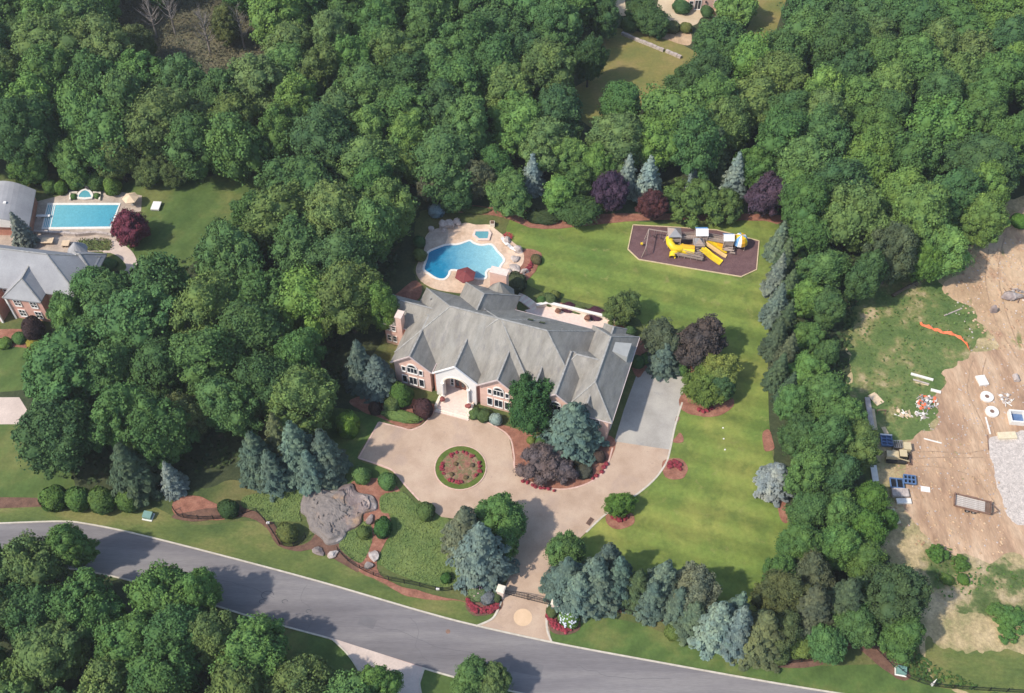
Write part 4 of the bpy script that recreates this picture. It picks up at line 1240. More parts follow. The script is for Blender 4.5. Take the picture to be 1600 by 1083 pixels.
iron_fence([(437, 851), (450, 855), (466, 852), (478, 840)], 'short piece of black iron fence behind the yellow-green bush')
iron_fence([(528, 860), (545, 878), (570, 893), (600, 905), (650, 915), (690, 924), (715, 920), (745, 922), (781, 928)], 'black iron fence from the rock outcrop to the left gate pillar')
iron_fence([(870, 946), (905, 962), (960, 955), (1005, 964), (1040, 975), (1075, 1000), (1120, 1020), (1190, 1035), (1240, 1036), (1300, 1025), (1335, 990)], 'black iron fence in front of the spruce hedge right of the gate')
iron_fence([(1345, 992), (1375, 1020), (1405, 1050), (1430, 1064), (1475, 1075), (1600, 1083)], 'dark fence behind the green utility box at the lower right')

def pillar(px, py, lab):
    p = G(px, py, 0)
    t = thing('gate_pillar', lab, 'pillar', p, HR)
    MB().box((0, 0, .95), (.95, .95, 2.1)).build('shaft', M['pinkstone'], t)
    MB().box((0, 0, 2.09), (1.2, 1.2, .18)).box((0, 0, 2.22), (1.0, 1.0, .1)).build('cap', M['cream'], t)
    MB().box((0, 0, .1), (1.1, 1.1, .3)).build('plinth', M['pinkstone'], t)
    return t
pa, pb = G(783, 927), G(867, 948)
pillar(783, 930, 'pale stone gate pillar at the foot of the big blue spruce')
pillar(867.5, 950, 'pale stone gate pillar beside the hydrangea right of the gate')
gate = thing('driveway_gate', 'black iron double gate across the pink driveway', 'gate', (0, 0, 0))
A_, B_ = pa+(pb-pa)*.08, pa+(pb-pa)*.92
for k, (s0, s1) in enumerate(((0, .495), (.505, 1))):
    lf = MB()
    a, b = A_.lerp(B_, s0), A_.lerp(B_, s1)
    N = 14
    def topz(t): 
        tt = s0+(s1-s0)*t
        return 1.25+.65*math.sin(math.pi*tt)
    for i in range(N+1):
        q = a.lerp(b, i/N); wd = .09 if i in (0, N) else .035
        z = topz(i/N)
        lf.box((q.x, q.y, z/2+.05), (wd, wd, z))
    for i in range(N):
        q, r2 = a.lerp(b, i/N), a.lerp(b, (i+1)/N)
        lf.bar((q.x, q.y, topz(i/N)), (r2.x, r2.y, topz((i+1)/N)), .06)
    lf.bar((a.x, a.y, .25), (b.x, b.y, .25), .06); lf.bar((a.x, a.y, 1.0), (b.x, b.y, 1.0), .05)
    lf.build('gate_leaf', M['black'], gate)

# utility boxes, small lights, drains
def utility(px, py, rz, lab):
    p = G(px, py, .4); t = thing('utility_box', lab, 'utility box', (p.x, p.y, 0), rz)
    MB().box((0, 0, .06), (1.6, 1.4, .14)).build('pad', M['concrete'], t)
    mb = MB(); mb.add([(-.65, -.5, .12), (.65, -.5, .12), (.65, .5, .12), (-.65, .5, .12), (-.65, -.5, .75), (.65, -.5, .75), (.65, .5, .95), (-.65, .5, .95)],
                      [(0, 1, 5, 4), (1, 2, 6, 5), (2, 3, 7, 6), (3, 0, 4, 7), (4, 5, 6, 7)])
    mb.build('cabinet', M['greygreen'], t)
    MB().box((0, -.02, .86), (1.38, 1.08, .04), rx=.197).build('lid', M['greygreen'], t)
utility(231, 806, -.2, 'green utility box on the verge near the four round bushes')
utility(1408, 1048, -.2, 'green utility box on a pale pad at the lower right corner')
def garden_light(px, py, lab):
    p = G(px, py, .4); t = thing('garden_light', lab, 'light', (p.x, p.y, 0))
    MB().tube([(0, 0, 0), (0, 0, .5)], .06, 8).build('stem', M['grey_metal'], t)
    MB().box((0, 0, .6), (.5, .3, .3)).build('head', M['white'], t)
garden_light(419, 818, 'small white garden light on the fence left of the rock outcrop')
garden_light(684, 921, 'small white garden light on the fence left of the gate')
garden_light(1009, 965, 'small white garden light in front of the spruce hedge')
garden_light(250, 758, 'small white garden light at the foot of the lone little blue spruce')
p = G(922, 815); d = thing('drain_grate', 'dark rectangular drain grate in the driveway near its right edge', 'drain', (p.x, p.y, .05), .95)
MB().box((0, 0, .012), (1.4, .75, .03)).build('frame', M['rust'], d)
for k in range(9): MB().box((-.56+.14*k, 0, .035), (.05, .62, .03)).build('bar', M['black'], d)
p = G(700, 987); d = thing('manhole_cover', 'small dark manhole cover in the road left of the driveway mouth', 'manhole', (p.x, p.y, .03))
MB().lathe([(.34, 0), (.34, .015)], n=20).build('cover', M['rust'], d)
for (px, py, r) in ((418, 930, .9), (445, 940, .4), (410, 940, .45), (482, 955, .35)):
    p = G(px, py)
    mb = ribbon(MB(), [Vector((p.x+r*math.cos(k*.39), p.y+.7*r*math.sin(k*.39), 0)) for k in range(13)], .09, .02, .036)
    tag(mb.build('tar_patch', plain('tar seam', (.07, .07, .075), .8)), kind='structure')
p = G(1058.5, 655); d = thing('drain_grate', 'small dark drain grate at the right edge of the grey garage apron', 'drain', (p.x, p.y, .056), 1.2)
MB().box((0, 0, .012), (1.0, .6, .03)).build('frame', M['rust'], d)

# ------------------------------------------------------------------ playground
pg = [Z for Z in [(989, 352), (981, 390), (998, 406), (1080, 420), (1158, 433), (1182, 422), (1186, 377), (1120, 360), (1045, 355)]]
sheet('play_surface', pg, .075, M['rubber'], smooth=False)
t = thing('timber_edging', 'low timber edging around the plum coloured play surface', 'edging', (0, 0, 0))
PP = [G(x, y) for x, y in pg]
for i in range(len(PP)):
    a, b = PP[i], PP[(i+1) % len(PP)]
    MB().bar((a.x, a.y, .08), (b.x, b.y, .08), .18, .2).build('timber', M['pine'], t)
ply = thing('play_structure', 'big wooden play structure with yellow slides and tube on the plum surface', 'playground', (0, 0, 0))
def base(px, py):   # px on the roofs -> ground point under
    return px, py
def tower(px, py, z_top, w_, roofmats, deck=1.7, kind='hip'):
    p = G(px, py, z_top)
    for sx in (-1, 1):
        for sy in (-1, 1):
            MB().box((p.x+sx*w_/2, p.y+sy*w_/2, (z_top-.6)/2), (.14, .14, z_top-.6), -.17).build('post', M['wood'], ply)
    MB().box((p.x, p.y, deck), (w_, w_, .12)).build('deck', M['wood'], ply)
    for sx, sy, a, b in ((0, -1, w_, .06), (0, 1, w_, .06), (-1, 0, .06, w_), (1, 0, .06, w_)):
        MB().box((p.x+sx*w_/2, p.y+sy*w_/2, deck+.45), (a, b, .7)).build('side_panel', M['wood'], ply)
    h = w_/2+.15
    if kind == 'hip':
        vs = [(p.x-h, p.y-h, z_top-.7), (p.x+h, p.y-h, z_top-.7), (p.x+h, p.y+h, z_top-.7), (p.x-h, p.y+h, z_top-.7), (p.x, p.y, z_top+.3)]
        fc = [(0, 1, 4), (1, 2, 4), (2, 3, 4), (3, 0, 4)]
        mb = MB()
        for i, f in enumerate(fc): mb.add([vs[q] for q in f], [(0, 1, 2)], i % len(roofmats))
    else:
        mb = MB()
        vs = [(p.x-h, p.y-h, z_top-.5), (p.x+h, p.y-h, z_top-.5), (p.x+h, p.y+h, z_top-.5), (p.x-h, p.y+h, z_top-.5), (p.x-h, p.y, z_top+.3), (p.x+h, p.y, z_top+.3)]
        for i, f in enumerate([(0, 1, 5, 4), (2, 3, 4, 5)]): mb.add([vs[q] for q in f], [(0, 1, 2, 3)], i % len(roofmats))
    mb.build('tower_roof', roofmats, ply)
    return p
t1 = tower(1055, 359, 3.8, 2.2, [M['grey_metal'], M['wood']])
t2 = tower(1097, 359, 3.6, 2.0, [M['white'], M['awning_blue']], kind='gable')
t3 = tower(1139, 368, 3.4, 1.7, [M['white'], M['awning_blue']], kind='gable')
t4 = tower(1093, 374, 2.7, 1.8, [M['wood'], M['grey_metal']], 1.5)
# striped dome on the right
t5 = G(1158, 371, 2.6)
mb = MB()
for k in range(12):
    a0, a1 = k*math.pi/6, (k+1)*math.pi/6
    prof = [(1.45, -.9), (1.35, -.1), (.95, .6), (.1, .95)]
    for (r0, z0), (r1, z1) in zip(prof, prof[1:]):
        mb.add([(t5.x+r0*math.cos(a0), t5.y+r0*math.sin(a0), 2.3+z0), (t5.x+r0*math.cos(a1), t5.y+r0*math.sin(a1), 2.3+z0), (t5.x+r1*math.cos(a1), t5.y+r1*math.sin(a1), 2.3+z1), (t5.x+r1*math.cos(a0), t5.y+r1*math.sin(a0), 2.3+z1)], [(0, 1, 2, 3)], k % 4)
mb.build('striped_dome', [M['white'], M['orange'], M['yellow'], M['awning_blue']], ply)
for k in range(4):
    a = k*math.pi/2+.7; MB().tube([(t5.x+1.25*math.cos(a), t5.y+1.25*math.sin(a), 0), (t5.x+1.25*math.cos(a), t5.y+1.25*math.sin(a), 1.6)], .09, 6).build('post', M['wood'], ply)
# bridges with plank floors
def bridge(a, b, z, wd):
    d = b-a; n_ = max(3, int(d.length/.3)); pl = MB().box((0, 0, 0), (.25, wd, .07)).mesh('plank', M['wood'])
    for k in range(n_):
        q = a.lerp(b, (k+.5)/n_); o = link(bpy.data.objects.new('plank', pl), ply); o.location = (q.x, q.y, z); o.rotation_euler = (0, 0, math.atan2(d.y, d.x))
    s = Vector((-d.y, d.x, 0)).normalized()*wd/2
    for sg in (-1, 1):
        MB().bar((a.x+s.x*sg, a.y+s.y*sg, z+.75), (b.x+s.x*sg, b.y+s.y*sg, z+.75), .08).build('handrail', M['wood'], ply)
        MB().bar((a.x+s.x*sg, a.y+s.y*sg, z+.3), (b.x+s.x*sg, b.y+s.y*sg, z+.3), .06, .3).build('handrail', M['wood'], ply)
bridge(t1, t2, 1.7, 1.1); bridge(t2, t3, 1.7, 1.1)
bridge(G(1058, 388, 1), G(1095, 398, 1), .9, 1.2)
def chute(a, b, z0, z1, wd, mat, wave=0, wall=.16):
    n_ = 10; L_, pts = [], []
    d = b-a; s = Vector((-d.y, d.x, 0)).normalized()
    mb = MB()
    prof = [(-.5, .0), (-.5, wall), (-.42, wall), (-.36, .03), (.36, .03), (.42, wall), (.5, wall), (.5, 0)]
    for i in range(n_+1):
        k = i/n_; q = a.lerp(b, k); z = z0+(z1-z0)*min(1, k*1.12)+wave*math.sin(k*9)
        for (o_, h_) in prof:
            mb.v.append((q.x+s.x*o_*wd, q.y+s.y*o_*wd, z+h_))
    m = len(prof)
    for i in range(n_):
        for j in range(m):
            mb.f.append((i*m+j, i*m+(j+1) % m, (i+1)*m+(j+1) % m, (i+1)*m+j)); mb.m.append(0)
    return mb.build('slide', mat, ply)
chute(G(1102, 380, 1.7), G(1135, 401, .25), 1.7, .25, .8, plain('pale amber plastic', (.78, .50, .20), .5))
chute(G(1106, 375, 1.7), G(1136, 394, .25), 1.7, .25, .8, M['yellow'])
chute(G(1096, 388, 1.5), G(1127, 411, .25), 1.5, .25, 1.4, M['yellow'], .06)
# yellow tubes
mb = MB(); mb.tube([G(1046, 372, 2.0), G(1047, 380, 1.9), G(1052, 387, 1.6), G(1062, 389, 1.4), G(1068, 386, 1.3)], .72, 12, cap=False); mb.build('slide_tube', M['yellow'], ply, True)
mb = MB(); mb.tube([G(1062, 389, 1.3), G(1056, 392, 1.0), G(1051, 396, .7), G(1050.5, 402, .5)], .62, 12, cap=False); mb.build('slide_tube', M['yellow'], ply, True)
mb = MB(); mb.tube([G(1064, 390, 1.0), G(1085, 393, 1.0)], .8, 12, cap=False); mb.build('crawl_tube', M['yellow'], ply, True)
mb = MB(); mb.tube([G(1064, 386, 1.5), G(1085, 388, 1.5)], .6, 10, cap=False); mb.build('crawl_tube', M['orange'], ply, True)
MB().box(G(1118, 377, 1.0), (1.5, 1.0, .8), -.3).build('climbing_wall', M['yellow'], ply)
MB().box(G(1125, 383, .9), (1.1, .7, .7), -.3).build('climbing_wall', M['orange'], ply)
MB().box(G(1138, 388, .9), (1.6, 1.3, .15), -.2).build('deck', M['wood'], ply)
for k in range(4):
    a = G(1140+1.5*k, 383+4*k, 1.6-.35*k); MB().box(a, (1.0, .3, .08), -.2).build('ladder_step', M['wood'], ply)
bridge(G(1058, 396, .6), G(1098, 404, .6), .6, 1.0)
for q0, q1 in ((G(1050, 402, 0), G(1098, 408, 0)),):
    MB().bar((q0.x, q0.y, 1.1), (q1.x, q1.y, 1.1), .1).build('handrail', M['wood'], ply)
    for k in range(6):
        q = q0.lerp(q1, k/5); MB().box((q.x, q.y, .55), (.1, .1, 1.1)).build('post', M['wood'], ply)
# swing frame
sw = thing('swing_frame', 'pale wooden swing frame with a yellow seat left of the play structure', 'swing', (0, 0, 0))
a, b, c = G(1014, 358, 2.4), G(1044, 363, 2.4), G(1009, 388, 2.2)
MB().bar(a, b, .14).build('beam', M['wood'], sw)
MB().bar(a, c, .14).build('beam', M['wood'], sw)
for q in (a, b, c):
    for sx in (-.6, .6):
        MB().bar(q, (q.x+sx, q.y+.5*sx, 0), .1).build('leg', M['wood'], sw)
q = a.lerp(c, .45)
MB().box((q.x-.9, q.y, .7), (.45, .35, .3)).build('swing_seat', M['yellow'], sw)
for s_ in (-.2, .2):
    MB().bar((q.x, q.y+s_, 2.3), (q.x-.85, q.y+s_, .85), .03).build('chain', M['grey_metal'], sw)
for i in (.35, .7):
    q = a.lerp(b, i)
    MB().box((q.x, q.y, .6), (.45, .2, .05)).build('swing_seat', M['black'], sw)
    for s_ in (-.2, .2):
        MB().bar((q.x+s_, q.y, 2.3), (q.x+s_, q.y, .6), .03).build('chain', M['grey_metal'], sw)

# ------------------------------------------------------------------ left neighbours
def Z5(x, y):
    return (x/3.493, 250+y/3.493)
# patio of the rectangular pool
sheet('patio', [Z5(*p) for p in [(150, 240), (330, 195), (400, 150), (480, 125), (560, 160), (690, 180), (775, 195), (770, 280), (700, 300), (640, 400), (640, 470), (560, 500), (-200, 520), (-200, 380), (150, 330)]], .06, M['patio2'], smooth=False)
sheet('garden_path', [Z5(*p) for p in [(600, 440), (660, 455), (720, 500), (748, 560), (735, 620), (690, 640), (640, 640), (690, 590), (660, 540), (610, 510), (560, 500)]], .064, M['paver2'])
rp = [G(*Z5(*p)) for p in [(262, 243), (655, 243), (605, 372), (232, 376)]]
rpool = thing('swimming_pool', 'rectangular blue swimming pool of the neighbouring house at the left', 'pool', (0, 0, 0))
e0, e1 = G(60, 340), G(190, 340)
pool_parts(rp, rpool, water('left pool water', (.17, .44, .49), (.08, .32, .41), e0, e1), .10, .6, True, 0)
mb = MB()
for k in range(4):
    a, b = rp[0].lerp(rp[3], .05), rp[0].lerp(rp[3], .95)
    o = Vector((.35*k+.4, 0, 0)); mb.bar((a.x+o.x, a.y, .13+.004), (b.x+o.x, b.y, .134), .14, .03)
mb.build('pool_steps', M['white'], rpool)
sp = thing('spa', 'small raised spa with an arched back above the rectangular pool', 'hot tub', (0, 0, 0))
P = [G(*Z5(*p)) for p in [(430, 215), (435, 190), (452, 175), (470, 170), (488, 176), (500, 190), (503, 215)]]
pool_parts(P, sp, water('left spa water', (.12, .38, .42), (.1, .3, .36), e0, e1), .4, .45, True, 2)
mb = ribbon(MB(), [G(*Z5(385, 225)), G(*Z5(385, 185)), G(*Z5(425, 185))], .3, 0, .5); mb.build('planter_wall', M['cream'], sp)
mb = ribbon(MB(), [G(*Z5(510, 185)), G(*Z5(550, 185)), G(*Z5(545, 225))], .3, 0, .5); mb.build('planter_wall', M['cream'], sp)
p = G(*Z5(235, 305), .5); t = thing('diving_board', 'white diving board at the left end of the rectangular pool', 'diving board', (p.x, p.y, 0))
MB().box((0, 0, .55), (2.6, .55, .08)).build('board', M['white'], t); MB().box((-.8, 0, .28), (.7, .5, .5)).build('stand', M['concrete'], t)
p = G(244, 322, .4); t = thing('daybed', 'white square daybed standing alone on the left lawn', 'daybed', (p.x, p.y, 0), -.08)
MB().box((0, 0, .45), (1.6, 2.1, .3)).build('mattress', M['white'], t)
MB().box((0, 0, .22), (1.5, 2.0, .14)).build('frame', M['grey_metal'], t)
for x in (-.7, .7):
    for y in (-.9, .9): MB().box((x, y, .1), (.1, .1, .3)).build('leg', M['grey_metal'], t)
p = G(*Z5(470, 130), 1); t = thing('garden_statue', 'slim pale brown statue on the patio point above the left pool', 'statue', (p.x, p.y, .06))
MB().box((0, 0, .3), (.7, .7, .6)).build('pedestal', M['pinkstone'], t)
MB().lathe([(.3, .6), (.34, 1.1), (.22, 1.5), (.32, 1.8), (.15, 2.1), (.17, 2.3), (.05, 2.5)], n=10).build('figure', M['boulder'], t)
# retaining wall below the pool
t = thing('garden_wall', 'long grey stone wall along the terrace below the rectangular pool', 'wall', (0, 0, 0))
P = [G(*Z5(*p)) for p in [(190, 400), (300, 405), (420, 415), (530, 405), (615, 420)]]
for a, b in zip(P, P[1:]):
    n_ = 4
    for k in range(n_):
        q, r2 = a.lerp(b, k/n_), a.lerp(b, (k+1)/n_-.012)
        MB().bar((q.x, q.y, .35), (r2.x, r2.y, .35), .5, .7+.06*((k*7) % 3)).build('stone', M['boulder'], t)
sheet('planted_bank', [Z5(*p) for p in [(430, 440), (600, 440), (600, 495), (440, 495)]], .08, cov, smooth=False)
groundcover('garden_plants', [Z5(*p) for p in [(430, 440), (600, 440), (600, 495), (440, 495)]], .1, .7, 30, (.11, .12, .05), 'mixed low plants in the bed between the left house and pool')
for i, (x, y, l) in enumerate([(260, 445, 'tan stone table on the terrace behind the left house'), (360, 460, 'smaller tan stone table right of the other terrace table')]):
    p = G(*Z5(x, y), .5); t = thing('patio_table', l, 'table', (p.x, p.y, .06))
    MB().box((0, 0, .75), (2.2-.8*i, 1.4, .1)).build('top', M['tan_canvas'], t)
    for sx in (-.6, .6): MB().box((sx, 0, .35), (.15, .9, .7)).build('leg', M['wood'], t)
# pool house with barrel roof
q = [G(-12, 353, 3), G(42, 360, 3)]
ph = thing('pool_house', 'pool house with curved grey barrel roof left of the rectangular pool', 'building', (0, 0, 0))
A0, B0 = G(-40, 352, 3.0), G(45, 355, 3.0); A1, B1 = G(-28, 292, 3.0), G(56, 297, 3.0)
mb = MB(); N = 12
for i in range(N+1):
    k = i/N; zz = 3.0+2.0*math.sin(math.pi*k)
    a, b = A0.lerp(B0, k), A1.lerp(B1, k)
    mb.v += [(a.x, a.y, zz), (b.x, b.y, zz), (a.x, a.y, zz-.2), (b.x, b.y, zz-.2)]
for i in range(N):
    o = 4*i; mb.f += [(o, o+4, o+5, o+1), (o, o+2, o+6, o+4), (o+1, o+5, o+7, o+3), (o+2, o+3, o+7, o+6)]; mb.m += [0]*4
mb.f += [(0, 1, 3, 2), (4*N, 4*N+2, 4*N+3, 4*N+1)]; mb.m += [0]*2
mb.build('roof', M['slate2'], ph)
mb = MB(); mb.prism([(A0.x+.5, A0.y+.5), (B0.x-.5, B0.y+.5), (B1.x-.5, B1.y-.5), (A1.x+.5, A1.y-.5)], 0, 3.0); mb.build('wall', M['red_wall'], ph)
mb = MB()
for i in range(N):
    k0, k1 = i/N, (i+1)/N
    a, b = A0.lerp(B0, k0), A0.lerp(B0, k1)
    mb.add([(a.x, a.y-.06, 2.8), (b.x, b.y-.06, 2.8), (b.x, b.y-.06, 2.95+2*math.sin(math.pi*k1)), (a.x, a.y-.06, 2.95+2*math.sin(math.pi*k0))], [(0, 1, 2, 3)])
mb.build('fascia', M['white'], ph)
sk = G(8, 318, 4.8); MB().box((sk.x, sk.y, 5.0), (.5, .5, .3)).build('roof_vent', M['white'], ph)

# neighbouring house at the left edge
NR = math.radians(-9)
no = G(60, 500)
nh = thing('neighbour_house', 'red brick house with big grey hipped roof at the left edge', 'house', (no.x, no.y, 0), NR)
def nl(px, py, z):
    d = G(px, py, z)-no; c, s = math.cos(NR), math.sin(NR)
    return (d.x*c+d.y*s, -d.x*s+d.y*c)
S2 = M['slate2']
e_r = nl(158, 400, 6); e_f = nl(84, 470, 6)
roof_piece(nh, 'roof', (-22, 1.5, e_r[0], e_r[1]-.2), 6, (-16, (1.5+e_r[1])/2), (e_r[0]-6.5, (1.5+e_r[1])/2), 10.6, S2)
mb = MB(); mb.prism([(-21.5, 2), (e_r[0]-.5, 2), (e_r[0]-.5, e_r[1]-.7), (-21.5, e_r[1]-.7)], -.2, 5.8); mb.build('wall', M['rose_wall'], nh)
roof_piece(nh, 'roof', (-4.2, -.6, 2.8, 9), 5.97, (-.7, 1.8), (-.7, 7.5), 8.9, S2)
walls(nh, [(-3.8, -.1), (2.4, -.1), (2.4, 3), (-3.8, 3)], 5.8, M['rose_wall'])
roof_piece(nh, 'roof', (-11.5, -1.8, -5.5, 9), 5.96, (-8.5, -1.8), (-8.5, 7.5), 8.6, S2)
walls(nh, [(-11.1, -1.4), (-5.9, -1.4), (-5.9, 3), (-11.1, 3)], 5.8, M['rose_wall'])
gable_wall(nh, -11.2, -5.8, -1.4, 6, 8.6, M['rose_wall'])
for uu in (-2.2, .8):
    window(nh, uu, -.1, 3.7, 1.1, 1.4, (2, 2)); window(nh, uu, -.1, .9, 1.1, 1.6, (2, 2))
window(nh, -8.5, -1.4, 3.8, 1.5, 1.3, (2, 2), arch=True); window(nh, -8.5, -1.4, .9, 1.6, 1.7, (3, 2))
window(nh, -5.2, 1.98, 3.8, .8, 1.3, (1, 2))
for uu in (-4.0, -5.9):
    mb = MB(); mb.box((uu, -.2 if uu > -5 else -1.5, 2.9), (.35, .3, 5.8)); mb.build('corner_pier', M['white'], nh)
roof_piece(nh, 'roof', (e_r[0]-6, e_r[1]-4.5, e_r[0]+.5, e_r[1]+1), 5.5, (e_r[0]-3, e_r[1]-2), (e_r[0]-2.5, e_r[1]-2), 8.2, S2)
mb = MB(); c = nl(120, 388, 6); mb.lathe([(1.5, 0), (1.5, 5.6), (1.8, 5.6), (.05, 7.6)], (c[0], c[1], 0), 12); mb.build('turret', S2, nh)
sheet('driveway', [(-120, 622), (30, 621), (42, 640), (38, 663), (-120, 664)], .05, M['paver2'], smooth=False)
sheet('mulch_bed', [(-60, 532), (60, 545), (70, 535), (40, 515), (-60, 520)], .075, M['mulch'])

# ------------------------------------------------------------------ far house and its yard at the top
def Z9(x, y):
    return (860+x/4.21, y/4.21)
sheet('sandy_drive', [Z9(*p) for p in [(400, -60), (480, -40), (500, 60), (560, 40), (690, 60), (750, -120), (1000, -200), (1200, -200), (1200, 90), (1010, 110), (960, 160), (850, 185), (760, 150), (700, 90), (560, 90), (450, 95)]], .05, M['sand'])
sheet('mulch_bed', [Z9(*p) for p in [(720, 170), (900, 200), (930, 260), (900, 300), (760, 260), (700, 240)]], .05, M['dirt'])
fh = thing('far_house', 'pink brick house with white French doors at the top edge', 'house', G(1088, 16.5), .0)
mb = MB(); mb.box((2.2, 5.0, 3), (8.4, 9.4, 6)); mb.build('wall', M['pink_wall'], fh)
roof_piece(fh, 'roof', (-2.6, 0, 6.9, 10.2), 6.1, (1.4, 4), (3, 6), 9.5, M['slate2'])
window(fh, .2, .3, .2, 1.3, 2.3, (2, 1)); window(fh, 4.4, .3, .9, .9, 1.6, (1, 2)); window(fh, -1.3, .3, .7, .8, 1.6, (1, 2))
mb = MB(); mb.box((1.9, .1, 2.2), (.25, .25, .45)); mb.build('wall_lamp', M['black'], fh)
t = thing('stone_wall', 'broken line of pale stone wall across the golden lawn', 'wall', (0, 0, 0))
P = [G(*Z9(*p)) for p in [(470, 225), (560, 265), (650, 300), (745, 340)]]+[G(*Z9(*p)) for p in [(760, 342), (860, 385)]]
for i in (0, 1, 2, 4):
    a, b = P[i], P[i+1]; n_ = 4
    for k in range(n_):
        q, r2 = a.lerp(b, k/n_), a.lerp(b, (k+1)/n_-.02)
        MB().bar((q.x, q.y, .3), (r2.x, r2.y, .3), .6, .6+.08*((k*5+i) % 3)).build('stone', M['boulder'], t)

# ------------------------------------------------------------------ things on the building site
def Z7(x, y):
    return (1340+x/4.165, 560+y/4.165)
def slab_with_holes(px, py, w_, d_, holes, rot, lab, name, h=.35, mat='concrete', round_=False):
    p = G(px, py, h)
    t = thing(name, lab, 'concrete piece', (p.x, p.y, .06), rot)
    if round_:
        MB().lathe([(w_/2, 0), (w_/2, h), (w_*.17, h), (w_*.17, h*.5)], n=28).build('ring', M[mat], t)
        MB().lathe([(w_*.16, h), (w_*.16, h+.005)], n=16).build('opening', M['rust'], t)
    else:
        MB().box((0, 0, h/2), (w_, d_, h)).build('slab', M[mat], t)
        for x, y, r in holes:
            MB().lathe([(r, h-.1), (r, h+.06), (r*.7, h+.06), (r*.68, h+.02)], (x, y, 0), 16).build('collar', M[mat], t)
            MB().lathe([(r*.66, h), (r*.66, h+.01)], (x, y, 0), 16).build('opening', M['rust'], t)
    return t
slab_with_holes(*Z7(843, 248), 2.15, 0, [], 0, 'upper of the two white concrete rings on the building site', 'concrete_ring', round_=True)
slab_with_holes(*Z7(876, 345), 2.15, 0, [], 0, 'lower of the two white concrete rings on the building site', 'concrete_ring', round_=True)
slab_with_holes(*Z7(812, 142), 1.6, 2.0, [(0, .45, .5)], .15, 'white square concrete manhole slab above the two rings', 'concrete_slab')
slab_with_holes(*Z7(975, 500), 3.0, 1.25, [(-.85, 0, .4), (.75, 0, .42)], .05, 'cream concrete slab with two round openings beside the gravel', 'concrete_slab', mat='tanconcrete')
p = G(*Z7(1040, 385), .6); t = thing('concrete_vault', 'white open concrete box with dark blue inside at the right edge', 'concrete piece', (p.x, p.y, .06), -.1)
for c, s_ in (((0, 1.1, .5), (2.6, .25, 1)), ((0, -1.1, .5), (2.6, .25, 1)), ((-1.2, 0, .5), (.25, 1.95, 1)), ((1.2, 0, .5), (.25, 1.95, 1))):
    MB().box(c, s_).build('side', M['concrete'], t)
MB().box((0, 0, .1), (2.2, 2, .15)).build('floor', M['blue'], t)
# boards and pipes
def board(x0, y0, x1, y1, wd, mat, lab, name='lumber_board', h=.08, f=Z7, cat='lumber'):
    a, b = G(*f(x0, y0)), G(*f(x1, y1)); c = (a+b)/2
    o = MB().bar((a.x-c.x, a.y-c.y, h/2), (b.x-c.x, b.y-c.y, h/2), wd, h).build(name, M[mat]); o.location = (c.x, c.y, .07)
    return tag(o, lab, cat)
board(345, 105, 490, 145, .4, 'concrete', 'long white pipe on the green meadow left of the dirt yard', 'white_pipe', .25, cat='pipe')
board(360, 140, 465, 170, .25, 'boulder', 'thin grey board just below the long white pipe', 'lumber_board')
board(375, 158, 460, 178, .2, 'pine', 'thin tan board below the grey one on the meadow', 'lumber_board')
board(60, 262, 92, 470, .85, 'boulder', 'long greenish grey beam beside the woodland edge', 'steel_beam', .35, cat='beam')
board(98, 335, 118, 470, .45, 'pine', 'narrow tan beam right of the long grey beam', 'lumber_board', .25)
board(88, 235, 150, 300, 1.5, 'tan_canvas', 'wide tan sheet leaning at the head of the long beams', 'plywood_sheet', .15, cat='sheet')
board(165, 450, 190, 495, .7, 'pine', 'short tan plank above the first blue rack', 'lumber_board')
board(475, 208, 540, 225, .5, 'concrete', 'white chunk of board beside the debris pile', 'lumber_board', .2)
board(430, 525, 545, 555, .22, 'concrete', 'thin white pole lying on the rutted dirt', 'white_pipe', .12, cat='pipe')
board(832, 385, 862, 495, .25, 'concrete', 'short white pole left of the two-hole slab', 'white_pipe', .12, cat='pipe')
board(845, 500, 852, 600, .12, 'rust', 'thin rusty bar at the edge of the gravel', 'steel_bar', .08, cat='bar')
board(410, 850, 470, 858, .95, 'white', 'white board lying right of the blue racks', 'plywood_sheet', .08, cat='sheet')
board(100, 700, 125, 860, 1.0, 'concrete', 'pale slab strip at the woodland edge below the machine', 'concrete_strip', .2, cat='slab')
board(215, 985, 262, 1080, 1.0, 'tanconcrete', 'pale cream slab strip beside the bright green trees', 'concrete_strip', .2, cat='slab')
board(218, 882, 325, 885, 1.4, 'boulder', 'grey block stack below the blue racks', 'block_stack', .6, cat='blocks')
board(250, 935, 345, 935, .9, 'concrete', 'pale perforated block row under the grey block stack', 'block_row', .35, cat='blocks')
def rack(x, y, w_, d_, nx, ny, rot, lab, whitebar=False):
    p = G(*Z7(x, y), .4); t = thing('blue_rack', lab, 'rack', (p.x, p.y, .06), rot)
    for i in range(nx+1):
        MB().box((-w_/2+w_*i/nx, 0, .4), (.14, d_, .35)).build('rail', M['blue'], t)
    for j in range(ny+1):
        MB().box((0, -d_/2+d_*j/ny, .42), (w_+.1, .14, .3)).build('crossbar', M['blue'], t)
    MB().box((0, 0, .12), (w_, d_, .15)).build('base', M['black'] if not whitebar else M['blue'], t)
    if whitebar: MB().box((0, d_/2+.1, .62), (w_+.2, .2, .12)).build('crossbar', M['white'], t)
rack(188, 538, 1.7, 1.9, 2, 3, -.1, 'blue steel rack with a white top bar beside the machine', True)
rack(338, 790, 1.8, 1.5, 3, 2, -.15, 'blue ladder-like steel rack, right one of the lower pair')
rack(255, 815, 2.0, 1.7, 2, 1, -.1, 'blue steel rack, left one of the lower pair')
